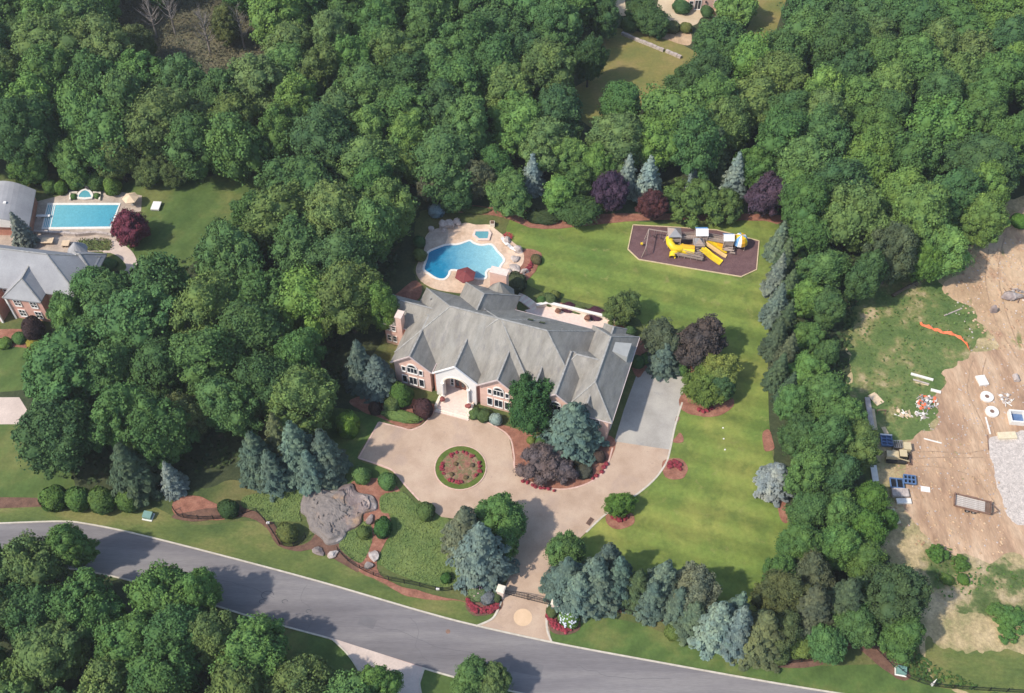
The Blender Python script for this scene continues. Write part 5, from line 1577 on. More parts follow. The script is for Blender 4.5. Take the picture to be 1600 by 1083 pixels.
# small tracked loader
p = G(*Z7(265, 640), .8); ml = thing('skid_loader', 'faded yellow and black compact loader at the woodland edge', 'loader', (p.x, p.y, .05), -.12)
MB().box((-.9, 0, 1.0), (2.1, 1.2, .8)).build('body', M['cabyellow'], ml)
MB().box((.5, 0, 1.2), (1.1, 1.2, 1.3)).build('cab', M['black'], ml)
MB().box((.5, 0, 1.9), (1.15, 1.25, .1)).build('cab_roof', M['cabyellow'], ml)
for s_ in (-.8, .8):
    mb = MB(); mb.box((-.3, s_, .4), (2.6, .35, .6)); mb.tube([(-1.6, s_-.17, .4), (-1.6, s_+.17, .4)], .3, 12); mb.tube([(1.0, s_-.17, .4), (1.0, s_+.17, .4)], .3, 12); mb.build('track', M['tyre'], ml)
    MB().bar((-1.0, s_*.8, 1.5), (1.7, s_*.8, .7), .14).build('lift_arm', M['cabyellow'], ml)
mb = MB(); mb.add([(1.7, -.95, .1), (1.7, .95, .1), (1.7, .95, .8), (1.7, -.95, .8), (2.4, -.95, .1), (2.4, .95, .1)], [(0, 1, 2, 3), (0, 4, 5, 1), (0, 3, 4), (1, 5, 2)]); mb.build('bucket', M['rust'], ml)
p = G(*Z7(322, 575), .9); t = thing('tool_bin', 'yellow open bin behind the compact loader', 'bin', (p.x, p.y, .05), -.1)
MB().box((0, 0, .55), (1.1, 1.3, 1.1)).build('bin', M['cabyellow'], t); MB().box((0, 0, 1.12), (1.2, 1.4, .08)).build('rim', M['cabyellow'], t)
p = G(*Z7(262, 562), .6); t = thing('steel_cage', 'grey open steel cage between the blue rack and the yellow bin', 'cage', (p.x, p.y, .05))
for i in range(5): MB().box((-.7+.35*i, 0, .4), (.07, 1.3, .8)).build('bar', M['grey_metal'], t)
MB().box((0, .65, .8), (1.6, .08, .08)).build('crossbar', M['grey_metal'], t); MB().box((0, -.65, .8), (1.6, .08, .08)).build('crossbar', M['grey_metal'], t)
p = G(*Z7(155, 345), .5); t = thing('saw_horse', 'brown metal saw horse beside the long beams', 'saw horse', (p.x, p.y, .04))
MB().box((0, 0, .85), (1.5, .12, .12)).build('top', M['rust'], t)
for sx in (-.65, .65):
    for sy in (-.35, .35): MB().bar((sx, 0, .85), (sx, sy, 0), .08).build('leg', M['rust'], t)
# flatbed trailer
p = G(*Z7(745, 950), .7); tr_ = thing('flatbed_trailer', 'rusty flatbed trailer with pale plank deck on the bare dirt', 'trailer', (p.x, p.y, .05), -.29)
pk = MB().box((0, 0, 0), (4.4, .27, .07)).mesh('plank', surf('pale planks', [(0.3, (.40, .34, .29)), (0.7, (.58, .52, .45))], 2, 5, world=False))
for k in range(6):
    o = link(bpy.data.objects.new('plank', pk), tr_); o.location = (-.3, -.85+.34*k, .75)
for s_ in (-1.1, 1.1):
    MB().box((0, s_, .82), (5.4, .12, .3)).build('side_rail', M['rust'], tr_)
    for x in (-.6, .35):
        w_ = MB().tube([(x, s_*1.05-.13, .34), (x, s_*1.05+.13, .34)], .36, 16).build('wheel', M['tyre'], tr_)
        MB().tube([(x, s_*1.05-.14, .34), (x, s_*1.05+.14, .34)], .18, 12).build('rim', M['grey_metal'], w_)
    MB().bar((2.7, s_, .7), (4.0, 0, .6), .1).build('drawbar', M['rust'], tr_)
    MB().box((-.1, s_*1.1, .78), (1.9, .34, .06)).build('mudguard', M['rust'], tr_)
MB().box((-2.7, 0, .95), (.12, 2.3, .55)).build('tailboard', M['rust'], tr_)
MB().box((2.7, 0, .95), (.12, 2.3, .5)).build('headboard', M['rust'], tr_)
for k in range(4): MB().box((2.0+.17*k, 0, .80), (.06, 2.1, .06)).build('deck_bar', M['rust'], tr_)
# orange silt fence
t = thing('orange_mesh_fence', 'sagging orange plastic mesh fence on the green meadow', 'fence', (0, 0, 0))
P = smooth_pts([G(1436, 506), G(1450, 511), (G(1468, 518)), G(1490, 523), G(1507, 535), G(1513, 546)], 4, False)
mb = MB()
for i, p in enumerate(P):
    h = .35+.25*math.sin(i*1.9); s_ = .3+.25*abs(math.sin(i*1.3))
    mb.v += [(p.x, p.y, .05), (p.x, p.y, .1+h), (p.x+.1, p.y-s_, .12+.1*h)]
for i in range(len(P)-1):
    o = 3*i; mb.f += [(o, o+3, o+4, o+1), (o+1, o+4, o+5, o+2)]; mb.m += [0, 0]
mb.build('mesh', M['orange_fence'], t)
for i in range(0, len(P), 5): MB().box((P[i].x, P[i].y, .5), (.07, .07, 1.0)).build('stake', M['wood'], t)
# rubble
def pile(px, py, r, n, mats, lab, seed, f=None, name='debris_pile'):
    p = G(px, py) if f is None else G(*f(px, py)); R = random.Random(seed)
    t = thing(name, lab, 'pile', (p.x, p.y, .05))
    kinds = [MB().blob((0, 0, 0), (.3, .22, .16), seed=seed+k, j=.4, sub=1).mesh('chunk', M[mt]) for k, mt in enumerate(mats)]
    sticks = [MB().box((0, 0, 0), (R.uniform(.9, 1.8), .1, .06)).mesh('stick', M[mt]) for mt in mats]
    for k in range(n):
        a = R.uniform(0, 6.28); q = r*R.random()**.6
        st = R.random() < .35
        o = link(bpy.data.objects.new('stick' if st else 'chunk', (sticks if st else kinds)[R.randrange(len(mats))]), t)
        o.location = (q*math.cos(a), q*math.sin(a)*.8, .1+.45*(1-q/r)*R.random()); o.rotation_euler = (R.uniform(-.3, .3), R.uniform(-.3, .3), R.uniform(0, 6.28))
        s = R.uniform(.6, 1.4); o.scale = (s, s, s)
    return t
pile(450, 290, 1.9, 60, ['boulder', 'concrete', 'orange_fence', 'grey_metal'], 'pale debris pile with orange scraps on the meadow edge', 3, Z7)
pile(300, 370, 1.3, 22, ['concrete', 'tan_canvas'], 'scatter of tan scraps left of the debris pile', 4, Z7)
pile(405, 372, .8, 16, ['concrete', 'boulder'], 'small heap of pale stones below the debris pile', 5, Z7)
pile(970, 265, 1.2, 20, ['concrete', 'boulder'], 'loose whitish rubble between the rings and the right edge', 6, Z7)
pile(1585, 462, 2.0, 45, ['rock', 'rust', 'boulder'], 'dark rock and root heap on the bare dirt at the right edge', 8)
o = MB().blob((0, 0, .5), (1.7, 1.0, .9), seed=9, j=.35).build('boulder', M['rock']); o.location = G(1580, 465); tag(o, 'big dark boulder in the root heap at the right edge', 'boulder')
p = G(1551, 487); t = thing('concrete_marker', 'small pointed grey stone marker on the bare dirt', 'marker', (p.x, p.y, 0))
mb = MB(); mb.add([(-.5, -.4, 0), (.5, -.4, 0), (.5, .4, 0), (-.5, .4, 0), (-.45, -.35, 1.2), (.45, -.35, 1.2), (.45, .35, 1.2), (-.45, .35, 1.2), (0, 0, 1.9)],
                  [(0, 1, 5, 4), (1, 2, 6, 5), (2, 3, 7, 6), (3, 0, 4, 7), (4, 5, 8), (5, 6, 8), (6, 7, 8), (7, 4, 8)]); mb.build('marker', M['rock'], t)
board(1475, 494, 1500, 484, .2, 'boulder', 'pale branch lying on the meadow above the orange fence', 'fallen_branch', .15, f=lambda a, b: (a, b), cat='branch')
p = G(*Z7(1030, 130), .3); o = MB().tube([(0, -.6, .1), (0, .6, .1)], .5, 14).build('concrete_pipe', M['boulder']); o.location = p; tag(o, 'short grey pipe section at the right edge above the rubble', 'pipe')
p = G(1459, 1067, .8); t = thing('white_marker', 'slim white pointed marker near the lower right corner', 'marker', (p.x, p.y, 0))
MB().lathe([(.22, 0), (.16, .6), (.02, 2.2)], n=8).build('cone', M['white'], t)
# leaning fallen trunk at the wood edge
o = MB().tube([G(1395, 462, .5), G(1420, 447, .8), G(1450, 434, 1.6)], [.35, .28, .2], 8).build('fallen_tree', M['bark'], None, True)
tag(o, 'fallen dark tree trunk at the woodland edge by the meadow', 'log')
# lawn stakes
for i, (x, y) in enumerate(((1130, 668), (1131, 685), (1133, 702))):
    p = G(x, y, .2); o = MB().box((0, 0, .06), (.24, .2, .1), .4*i).build('white_marker', M['white']); o.location = (p.x, p.y, .02)
    tag(o, ('uppermost', 'middle', 'lowest')[i]+' of the three small white markers on the right lawn', 'marker')

# ------------------------------------------------------------------ vegetation
BLUE = (.105, .150, .130); BLUEG = (.082, .120, .094); PALEB = (.19, .235, .22); DKSP = (.060, .088, .048); OLSP = (.095, .112, .055)
GREYG = (.125, .135, .085)
SG = 'spruces of the hedge right of the gate'
# --- spruces
for a in [
    (563, 572, 25, 11.5, BLUEG, 'slender slate green spruce at the left corner of the mansion'),
    (590, 588, 27, 9.5, (.10, .13, .12), 'broader grey green spruce touching the left front gable'),
    (402, 715, 31, 12, BLUEG, 'leftmost of the big blue-grey spruces above the rock outcrop'),
    (437, 690, 27, 12.5, OLSP, 'greyer green spruce standing behind in the group above the rock outcrop'),
    (464, 705, 34, 13, BLUE, 'bluest and tallest spruce in the middle of the group above the rock outcrop'),
    (508, 712, 29, 12, BLUEG, 'rightmost of the big blue-grey spruces above the rock outcrop'),
    (268, 748, 18, 8, PALEB, 'lone narrow pale blue spruce left of the red mulch bed'),
    (728, 828, 33, 11, GREYG, 'grey green conifer behind the big blue spruce at the gate'),
    (752, 862, 45, 12.5, BLUE, 'very big blue spruce standing left of the driveway gate'),
    (895, 668, 43, 10.5, (.105, .15, .125), 'wide blue-green spruce in front of the garage wing'),
    (887, 905, 33, 10, BLUEG, 'first spruce of the hedge, right behind the right gate pillar'),
    (930, 908, 39, 11.5, BLUE, 'big dense blue spruce second in the hedge right of the gate'),
    (966, 905, 29, 11, BLUEG, 'blue-grey spruce third in the hedge right of the gate'),
    (997, 918, 25, 9, DKSP, 'small dark green spruce in the middle of the hedge right of the gate'),
    (1036, 912, 31, 11.5, BLUE, 'pointed blue spruce fifth in the hedge right of the gate'),
    (1060, 945, 24, 9, BLUEG, 'blue-green spruce low in front of the olive conifer in the hedge'),
    (905, 925, 30, 9.5, BLUE, 'blue spruce low between the first two hedge spruces right of the gate'),
    (950, 880, 26, 10, BLUEG, 'greyer spruce behind the big dense one in the hedge'),
    (1020, 935, 24, 9, BLUEG, 'small blue-green spruce wedged left of the pointed hedge spruce'),
    (1085, 965, 28, 8.5, (.095, .125, .08), 'dull green conifer between the olive tree and the palest spruce'),
    (1150, 960, 26, 11, BLUE, 'blue spruce tip rising behind the palest one in the hedge'),
    (485, 735, 26, 9, BLUE, 'low blue spruce in front of the group above the rock outcrop'),
    (425, 735, 26, 9.5, BLUEG, 'low blue-grey spruce front left in the group above the rock outcrop'),
    (1122, 975, 37, 11, (.155, .205, .185), 'palest blue spruce in the right half of the hedge'),
    (1152, 985, 30, 12, (.13, .175, .15), 'spiky blue spruce touching the palest one'),
    (1190, 990, 40, 11, OLSP, 'dark olive spruce right of the pale blue pair in the hedge'),
    (832, 274, 17, 9.5, PALEB, 'silvery spruce column in the back row above the round dark shrub'),
    (981, 277, 17, 10, PALEB, 'left one of the two silvery spruces behind the purple trees'),
    (1013, 283, 21, 10.5, PALEB, 'right one of the two silvery spruces behind the purple trees'),
    (1088, 270, 13, 8, PALEB, 'small silvery spruce tip behind the feathery green tree'),
    (1149, 276, 19, 10.5, PALEB, 'rightmost silvery spruce above the play structure'),
    (1118, 245, 25, 12, DKSP, 'dark green spruce between the silvery spruces'),
    (32, 362, 16, 8.5, (.15, .18, .16), 'grey green spruce in front of the curved pool house roof'),
    (1213, 748, 29, 6.5, (.20, .235, .235), 'broad silver-grey spruce standing out from the right tree row'),
    (1218, 378, 17, 9, (.12, .15, .10), 'uppermost narrow pale conifer of the right boundary row'),
    (1226, 408, 17, 10, (.085, .115, .07), 'second conifer from the top of the right boundary row'),
    (1215, 432, 17, 10, (.135, .17, .14), 'greyish third conifer of the right boundary row'),
    (1232, 455, 18, 10, (.07, .10, .055), 'dark fourth conifer of the right boundary row'),
    (1214, 478, 18, 10, (.115, .15, .115), 'paler fifth conifer of the right boundary row'),
    (1228, 505, 18, 10, (.065, .095, .05), 'dark sixth conifer of the right boundary row'),
    (1213, 530, 18, 9.5, (.07, .10, .055), 'seventh conifer of the right boundary row'),
    (1230, 555, 19, 9.5, (.08, .10, .055), 'dull eighth conifer of the right boundary row'),
    (1217, 582, 18, 9, (.065, .095, .05), 'dark ninth conifer of the right boundary row'),
    (1232, 612, 18, 8.5, (.06, .09, .048), 'lowest dark conifer of the right boundary row'),
    (1265, 955, 42, 12, (.07, .085, .055), 'dark spruce with a brown cast at the lower end of the right tree belt'),
    (1315, 945, 40, 12.5, DKSP, 'very dark spruce left of the biggest round tree at the lower right'),
    (575, 70+30, 1, 1, DKSP, None),
    (205, 735, 36, 12, DKSP, 'dark green spruce behind the four round bushes on the left verge'),
    (1038, 560, 24, 6.5, BLUEG, 'bluish conifer at the top of the garage apron'),
]:
    if a[5]: spruce(*a[:5], a[5])

# --- special broadleaf and coloured trees
PURP = (.052, .026, .040); MAR = (.105, .032, .042)
px_tree(203, 356, 29, 6.5, (.15, .035, .06), 'crimson purple-leaved maple at the corner of the left pool', name='purple_tree')
px_tree(955, 300, 25, 8.5, (.055, .035, .058), 'dark violet tree in the back row left of the silvery spruces', name='purple_tree')
px_tree(1020, 322, 23, 6.5, (.085, .035, .042), 'maroon tree at the upper left of the play surface', name='purple_tree')
px_tree(1203, 304, 34, 8.5, (.070, .042, .060), 'big dark purple tree at the upper right of the play surface', name='purple_tree')
px_tree(1095, 535, 36, 8, (.080, .062, .060), 'brown-purple tree behind the garage apron', name='purple_tree')
px_tree(846, 725, 40, 4.2, (.125, .10, .10), 'low weeping grey-purple tree in the bed beside the driveway court', name='weeping_tree', kind='w')
px_tree(884, 738, 22, 3.2, (.14, .115, .112), 'smaller weeping grey-purple tree right of the low weeping one', name='weeping_tree', kind='w')
px_tree(1085, 318, 50, 7, (.095, .15, .04), 'wide feathery bright green tree above the play structure', name='spreading_tree', kind='w', meshes=FEATHER)
px_tree(1130, 322, 32, 6, (.085, .135, .04), 'right-hand feathery green tree above the play structure', name='spreading_tree', kind='w', meshes=FEATHER)
px_tree(1036, 532, 32, 7, (.085, .11, .06), 'grey green tree at the back corner of the garage wing')
px_tree(972, 483, 26, 6, (.10, .15, .045), 'light green tree behind the right end of the back terrace')
px_tree(1122, 580, 30, 6, (.16, .19, .055), 'yellow-green rounded tree right of the garage apron')
px_tree(1100, 606, 29, 5, (.10, .14, .035), 'bright green tree over the right edge of the garage apron')
px_tree(1125, 608, 20, 5, 'dark green', 'dark green small tree behind the yellow-green one by the apron')
px_tree(970, 789, 22, 3.6, (.09, .17, .035), 'small bright green tree on the right edge of the driveway')
px_tree(828, 632, 45, 9.5, (.036, .088, .026), 'dense dark green egg-shaped tree in front of the mansion', zs=1.2)
px_tree(783, 815, 36, 8, 'mid green', 'green broadleaf tree right behind the big blue gate spruce')
px_tree(790, 858, 20, 6, 'deep green', 'darker green tree over the driveway just above the gate')
px_tree(884, 862, 28, 7, 'mid green', 'green broadleaf tree at the head of the spruce hedge')
px_tree(1085, 925, 36, 9.5, GREYG, 'dull olive rounded tree in the middle of the hedge right of the gate')
px_tree(1222, 935, 40, 10, (.085, .105, .045), 'round olive green tree in the lower right hedge')
px_tree(1220, 985, 30, 8, (.08, .10, .045), 'olive green tree behind the mulch gap of the lower right hedge')
px_tree(640, 218, 32, 12, 'light green', 'bright light green tree above the dark hollow left of the pool', )
px_tree(642, 262, 20, 9, 'bright yellow-green', 'small very bright green tree at the edge of the dark hollow')
px_tree(292, 648, 31, 12, (.125, .14, .055), 'yellowish olive tree in front of the left woodland by the lone blue spruce')
px_tree(595, 478, 30, 13, 'light green', 'light green tree leaning over the left wing of the mansion')
px_tree(905, 330, 36, 4.6, (.055, .10, .03), 'broad dark green dome tree at the top edge of the main lawn')
px_tree(792, 302, 32, 7, 'mid green', 'rounded green tree above the pool lawn')
px_tree(872, 303, 24, 7, 'light green', 'light green tree beside the silvery spruce column')
px_tree(888, 250, 26, 10.5, 'light green', 'taller light green tree behind the silvery spruce column')
px_tree(745, 280, 27, 9, (.10, .105, .06), 'greyish olive tree in the back row above the pool')
px_tree(713, 308, 22, 6.5, 'dark green', 'dark green rounded tree left in the back row above the pool')
px_tree(680, 292, 26, 8.5, (.085, .09, .055), 'brownish green tree at the left end of the back row')

# --- shrubs
BG = 'round clipped bushes on the left verge'
for i, (x, l) in enumerate(((83, 'leftmost'), (121, 'second from left'), (159, 'third from left'), (199, 'rightmost'))):
    shrub(x, 778+i*1.5, 19, 3.4, (.085, .15, .04), l+' of the four round bushes on the left verge', BG)
for a in [
    (356, 795, 16, 2.2, (.04, .075, .028), 'dark round bush at the right end of the red mulch bed'),
    (449, 832, 17, 2.6, (.13, .15, .045), 'yellow-green round bush on the fence left of the rock outcrop'),
    (565, 742, 14, 2.2, 'mid green', 'left one of the two round shrubs at the left tip of the driveway court'),
    (605, 752, 14, 2.2, 'mid green', 'right one of the two round shrubs at the left tip of the driveway court'),
    (568, 832, 10, 1.6, (.10, .145, .04), 'small light green ball below the right side of the rock outcrop'),
    (665, 799, 14, 2.2, (.085, .135, .04), 'loose green shrub at the lower edge of the driveway court'),
    (697, 903, 8, 1.2, (.05, .12, .03), 'tiny bright round shrub near the fence left of the gate'),
    (627, 616, 19, 4.0, (.07, .13, .03), 'tall rounded green shrub below the left front gable'),
    (612, 632, 11, 2.6, (.13, .17, .05), 'lime shrub left of the tall one below the left front gable'),
    (661, 638, 15, 2.8, (.075, .035, .04), 'dark maroon round shrub left of the front steps'),
    (586, 638, 10, 2.2, (.05, .035, .03), 'small dark brown shrub at the foot of the corner spruces'),
    (775, 655, 10, 1.8, (.26, .33, .31), 'pale blue-green ball shrub near the dense egg-shaped tree'),
    (741, 646, 9, 1.2, (.10, .15, .05), 'green shrub right of the front steps'),
    (756, 649, 10, 1.4, (.07, .11, .04), 'darker green shrub between the steps and the pale ball shrub'),
    (682, 328, 12, 2.4, (.22, .30, .30), 'pale blue-green ball shrub above the patio boulders'),
    (806, 441, 15, 2.6, (.07, .085, .045), 'round dull green shrub between pool patio and mansion'),
    (656, 398, 11, 2.0, (.11, .15, .05), 'green shrub at the shady left edge of the pool patio'),
    (655, 378, 9, 2.0, 'dark green', 'small dark shrub above the green one left of the pool'),
    (858, 468, 11, 1.6, (.10, .13, .05), 'loose green shrub at the left end of the back terrace'),
    (847, 470, 8, 1.8, 'deep green', 'narrow green shrub beside the garden steps'),
    (868, 460, 8, 1.4, (.14, .17, .05), 'light shrub above the left end of the back terrace'),
    (838, 405, 9, 1.2, (.11, .10, .05), 'olive shrub in the mulch right of the pool patio'),
    (888, 481, 10, .9, (.075, .03, .045), 'left dark red low shrub behind the back terrace'),
    (902, 484, 10, .9, (.14, .16, .05), 'yellow-green low shrub between the dark red ones behind the terrace'),
    (930, 491, 12, .9, (.08, .032, .045), 'right dark red low shrub behind the back terrace'),
    (985, 517, 10, 1.6, 'dark green', 'dark shrub at the foot of the light tree behind the terrace'),
    (996, 565, 10, 2.2, 'dark green', 'dark shrub at the back corner of the garage wing'),
    (1062, 575, 12, 1.6, 'mid green', 'green shrub at the top edge of the garage apron'),
    (1010, 560, 9, 1.6, 'mid green', 'small green shrub at the upper left corner of the garage apron'),
    (903, 716, 11, 1.6, (.06, .06, .045), 'dark shrub in the mulch right of the weeping trees'),
    (936, 713, 9, 1.3, (.06, .045, .04), 'small dark shrub at the right tip of the mulch bed'),
    (912, 736, 11, 1.3, (.075, .075, .05), 'brownish green shrub low in the mulch bed near the weeping trees'),
    (830, 688, 7, 1.2, (.16, .20, .05), 'lime green small shrub between the egg-shaped tree and weeping tree'),
    (845, 689, 8, 1.3, 'deep green', 'small green shrub right of the lime one'),
    (543, 662, 15, 5.0, (.13, .21, .04), 'bright lime green conical shrub on the lawn left of the driveway court'),
    (761, 933, 10, 1.4, (.16, .18, .19), 'grey blue shrub in the flower bed left of the gate'),
    (775, 932, 9, 1.1, (.07, .10, .04), 'dark green shrub at the foot of the left gate pillar'),
    (862, 956, 9, 1.0, (.08, .11, .04), 'dark green shrub in front of the right gate pillar'),
    (1052, 988, 12, 2.0, (.10, .145, .04), 'lime shrub at the hedge foot left of the palest spruce'),
    (1071, 989, 10, 1.6, (.11, .17, .04), 'brighter round lime shrub at the hedge foot'),
    (1250, 1003, 24, 3.5, (.10, .15, .04), 'bright green bush near the mulch gap of the lower right hedge'),
    (1215, 1020, 20, 2.5, (.08, .115, .04), 'low green bush at the foot of the olive trees, lower right hedge'),
    (82, 348+110, 1, 1, MAR, None),
    (51, 512, 17, 3.2, (.045, .028, .03), 'dark maroon round tree in front of the left neighbour house'),
    (30, 528, 10, 1.4, 'deep green', 'green shrub in front of the left neighbour house'),
    (50, 536, 9, .9, (.26, .22, .04), 'yellow low shrub in the bed of the left neighbour house'),
    (6, 536, 10, 1.4, (.12, .19, .04), 'bright green shrub at the left edge by the neighbour house'),
    (78, 292, 11, 2.6, (.09, .16, .04), 'small green shrub left of the spa at the left pool'),
    (95, 293, 10, 2.4, (.09, .16, .04), 'green round shrub directly above the spa planter on the left'),
    (118, 283, 13, 3.0, 'mid green', 'green round shrub left of the statue by the left pool'),
    (150, 282, 16, 3.6, (.07, .12, .04), 'darker green round shrub right of the statue by the left pool'),
    (175, 290, 14, 3.2, (.10, .18, .04), 'bright green round shrub at the upper right of the left pool patio'),
    (115, 307, 5, 1.0, 'mid green', 'small clipped shrub left of the raised spa'),
    (151, 306, 5, 1.0, 'mid green', 'small clipped shrub right of the raised spa'),
    (170, 412, 12, 1.2, 'deep green', 'low hedge around the cellar well of the left house'),
    (1072, 40+3, 10, 2.0, (.13, .15, .05), 'left round shrub below the far sandy drive'),
    (1050, 42, 11, 2.0, (.11, .12, .05), 'right-hand dry round shrub below the far sandy drive'),
    (1105, 17, 10, 2.0, 'dark green', 'dark green shrub beside the French doors of the far house'),
    (1066, 10, 12, 2.5, 'dark green', 'dark clipped shrub left of the French doors of the far house'),
    (985, 36, 13, 3, (.09, .14, .045), 'light green shrub at the top left of the golden lawn'),
    (1505, 905, 9, .9, (.07, .14, .03), 'small green weed tuft in the middle of the dry meadow'),
    (1480, 905, 9, .8, (.09, .15, .035), 'small pale green weed tuft left in the dry meadow'),
    (1593, 345, 14, 2.0, (.08, .16, .03), 'green bush above the bare dirt at the right edge'),
]:
    if a[5] : shrub(*a[:4], a[4], a[5])
shrub(628, 650, 27, 1.3, (.125, .185, .05), 'long bright green clipped hedge left of the front steps', name='clipped_hedge', wy=.42, cat='hedge', rot=HR*.5)
shrub(598, 824, 11, 2.4, (.045, .11, .03), 'dense upright oval shrub in the mulch path right of the rock outcrop', wy=1.35)
shrub(848, 338, 27, 1.5, (.045, .07, .028), 'low dark oval shrub left of the broad dark green dome tree', wy=.55)
shrub(742, 328, 22, .7, (.10, .13, .045), 'low green edging plants above the pool patio', wy=.35, name='edging_plants', cat='plants')
shrub(900, 12, 1, 1, MAR, 'x') if False else None

# hydrangea ball with white blossoms
t = shrub(889, 966, 15, 2.0, (.10, .19, .045), 'round hydrangea bush with pale blue-white blossoms right of the gate', name='hydrangea')
rng = np.random.default_rng(77)
D = unit(150, rng); D = D[(D[:, 2] > -.2) & (D[:, 0] < .75)]
r_ = 15*mpp(889, 966, 1)
C = D*np.array([r_*1.0, r_*1.0, 1.15])+np.array([0, 0, .95])
parts = []
for c in C:
    parts.append((ICO1[0]*.17+c, ICO1[1], np.full(len(ICO1[1]), rng.uniform(.2, .9)), True))
o = link(bpy.data.objects.new('blossoms', cloud_mesh('blossoms', parts, M['white_flower'])), t); o['kind'] = 'stuff'
t = shrub(747, 926, 13, 1.5, (.12, .16, .07), 'shrub covered in pink and white blossoms left of the gate', name='flowering_shrub')
parts = [(ICO1[0]*.12+np.array([d[0]*1.1, d[1]*1.1, .7+d[2]*.9]), ICO1[1], np.full(len(ICO1[1]), .5), True) for d in unit(110, rng) if d[2] > -.2]
o = link(bpy.data.objects.new('blossoms', cloud_mesh('blossoms', parts, M['pink_flower'])), t); o['kind'] = 'stuff'

# red flower borders
def red_row(pts, n, wd, lab, seed, mat='red_flower'):
    P = smooth_pts([G(x, y) for x, y in pts], 6, False)
    t = thing('flower_border', lab, 'flowers', (0, 0, 0))
    rng = random.Random(seed)
    ms = [MB().blob((0, 0, .16), (.34, .34, .2), seed=seed+k, j=.35, sub=2).mesh('flower_clump', surf('scarlet blossom %d%d' % (seed, k), [(0.35, (.09, .035, .03)), (0.5, (.24, .03, .045)), (0.66, (.36, .07, .085))], 3, 5, world=False, bump=.8, bscale=8)) for k in range(2)]
    for k in range(n):
        q = P[int((k+.5)/n*(len(P)-1))]
        for s_ in ((-1, 1) if wd > .5 else (0,)):
            o = link(bpy.data.objects.new('flower_clump', ms[rng.randrange(2)]), t)
            o.location = (q.x+rng.uniform(-.12, .12), q.y+s_*wd*.4+rng.uniform(-.1, .1), .1); o.rotation_euler = (0, 0, rng.uniform(0, 6)); o.scale = [rng.uniform(.8, 1.15)]*3
red_row([(730, 940), (738, 950), (752, 955), (768, 953), (780, 944)], 11, .6, 'curved border of red flowers left of the driveway mouth', 1)
red_row([(856, 960), (861, 972), (872, 980), (884, 984), (893, 981)], 10, .6, 'curved border of red flowers below the hydrangea right of the gate', 2)
red_row([(815, 751), (835, 760), (850, 764), (870, 768)], 8, .2, 'thin row of red flowers below the weeping grey-purple tree', 3)
red_row([(925, 750), (940, 738), (950, 722)], 5, .2, 'few red flowers at the right rim of the mulch bed', 4)
red_row([(1043, 728), (1055, 726), (1066, 733)], 5, .9, 'round patch of crimson flowers on the right lawn by the driveway', 5)
red_row([(956, 806), (968, 812), (981, 806)], 6, .6, 'crimson flowers under the small bright green tree', 6)
red_row([(703, 713), (712, 708), (728, 708), (742, 716)], 6, .2, 'upper arc of red flowers in the round island bed', 7)
red_row([(694, 742), (690, 732), (694, 722)], 4, .2, 'left arc of red flowers in the round island bed', 8)
red_row([(748, 722), (750, 735), (743, 745)], 4, .2, 'right arc of red flowers in the round island bed', 9)
red_row([(702, 750), (712, 754), (724, 754)], 5, .2, 'lower arc of red flowers in the round island bed', 10)
red_row([(1112, 640), (1100, 644), (1088, 640)], 4, .2, 'pink-red low flowers in the mulch right of the apron', 11)
red_row([(815, 428), (826, 420), (832, 406)], 6, .6, 'red flowers in the mulch bed right of the pool patio', 12)
for i, (x, y, l) in enumerate([(712, 725, 'small upright plant in the upper middle of the round island bed'), (738, 727, 'small plant at the right of the round island bed'), (706, 741, 'small plant at the left of the round island bed'), (728, 746, 'small plant low in the round island bed')]):
    shrub(x, y, 3.5, .5, (.15, .11, .06), l, name='small_plant', cat='plant')

# --- woods
def in_poly(x, y, P):
    c = False; j = len(P)-1
    for i in range(len(P)):
        a, b = P[i], P[j]
        if (a[1] > y) != (b[1] > y) and x < (b[0]-a[0])*(y-a[1])/(b[1]-a[1])+a[0]: c = not c
        j = i
    return c
def PX(x, y, z):
    d = Vector((x, y, z))-CAMP
    k = FL/d.dot(_F)
    return IW/2+d.x*k, IH/2-d.dot(_U)*k
FOREST = []
CLEAR = [(G(a, b, 8).x, G(a, b, 8).y) for a, b in [(165, -30), (330, -40), (345, 15), (425, 20), (425, 125), (290, 128), (185, 120)]]
def wood(poly, n_try, spacing, rr, hh, weights, group, zc=8.0, seed=1):
    R = random.Random(seed)
    W_ = [G(x, y, zc) for x, y in poly]
    P = [(p.x, p.y) for p in W_]
    xs = [p[0] for p in P]; ys = [p[1] for p in P]
    got = []
    for _ in range(n_try):
        x, y = R.uniform(min(xs), max(xs)), R.uniform(min(ys), max(ys))
        if not in_poly(x, y, P) or in_poly(x, y, CLEAR): continue
        r = R.uniform(*rr)
        if any((x-a)**2+(y-b)**2 < (spacing*(r+q)/2/((rr[0]+rr[1])/2))**2 for a, b, q in got): continue
        if any((x-a)**2+(y-b)**2 < ((r+q)*.55)**2 for a, b, q in TREES): continue
        got.append((x, y, r))
    for x, y, r in got:
        H = R.uniform(*hh)*(.8+.2*r/rr[1])
        tn = R.choices(list(weights), list(weights.values()))[0]
        t = broadleaf(x, y, r, H, GREENS[tn], 'x', group)
        FOREST.append((t, tn, PX(x, y, H*.6)))
    return len(got)
BW = 'boundary tree belt right of the lawn'
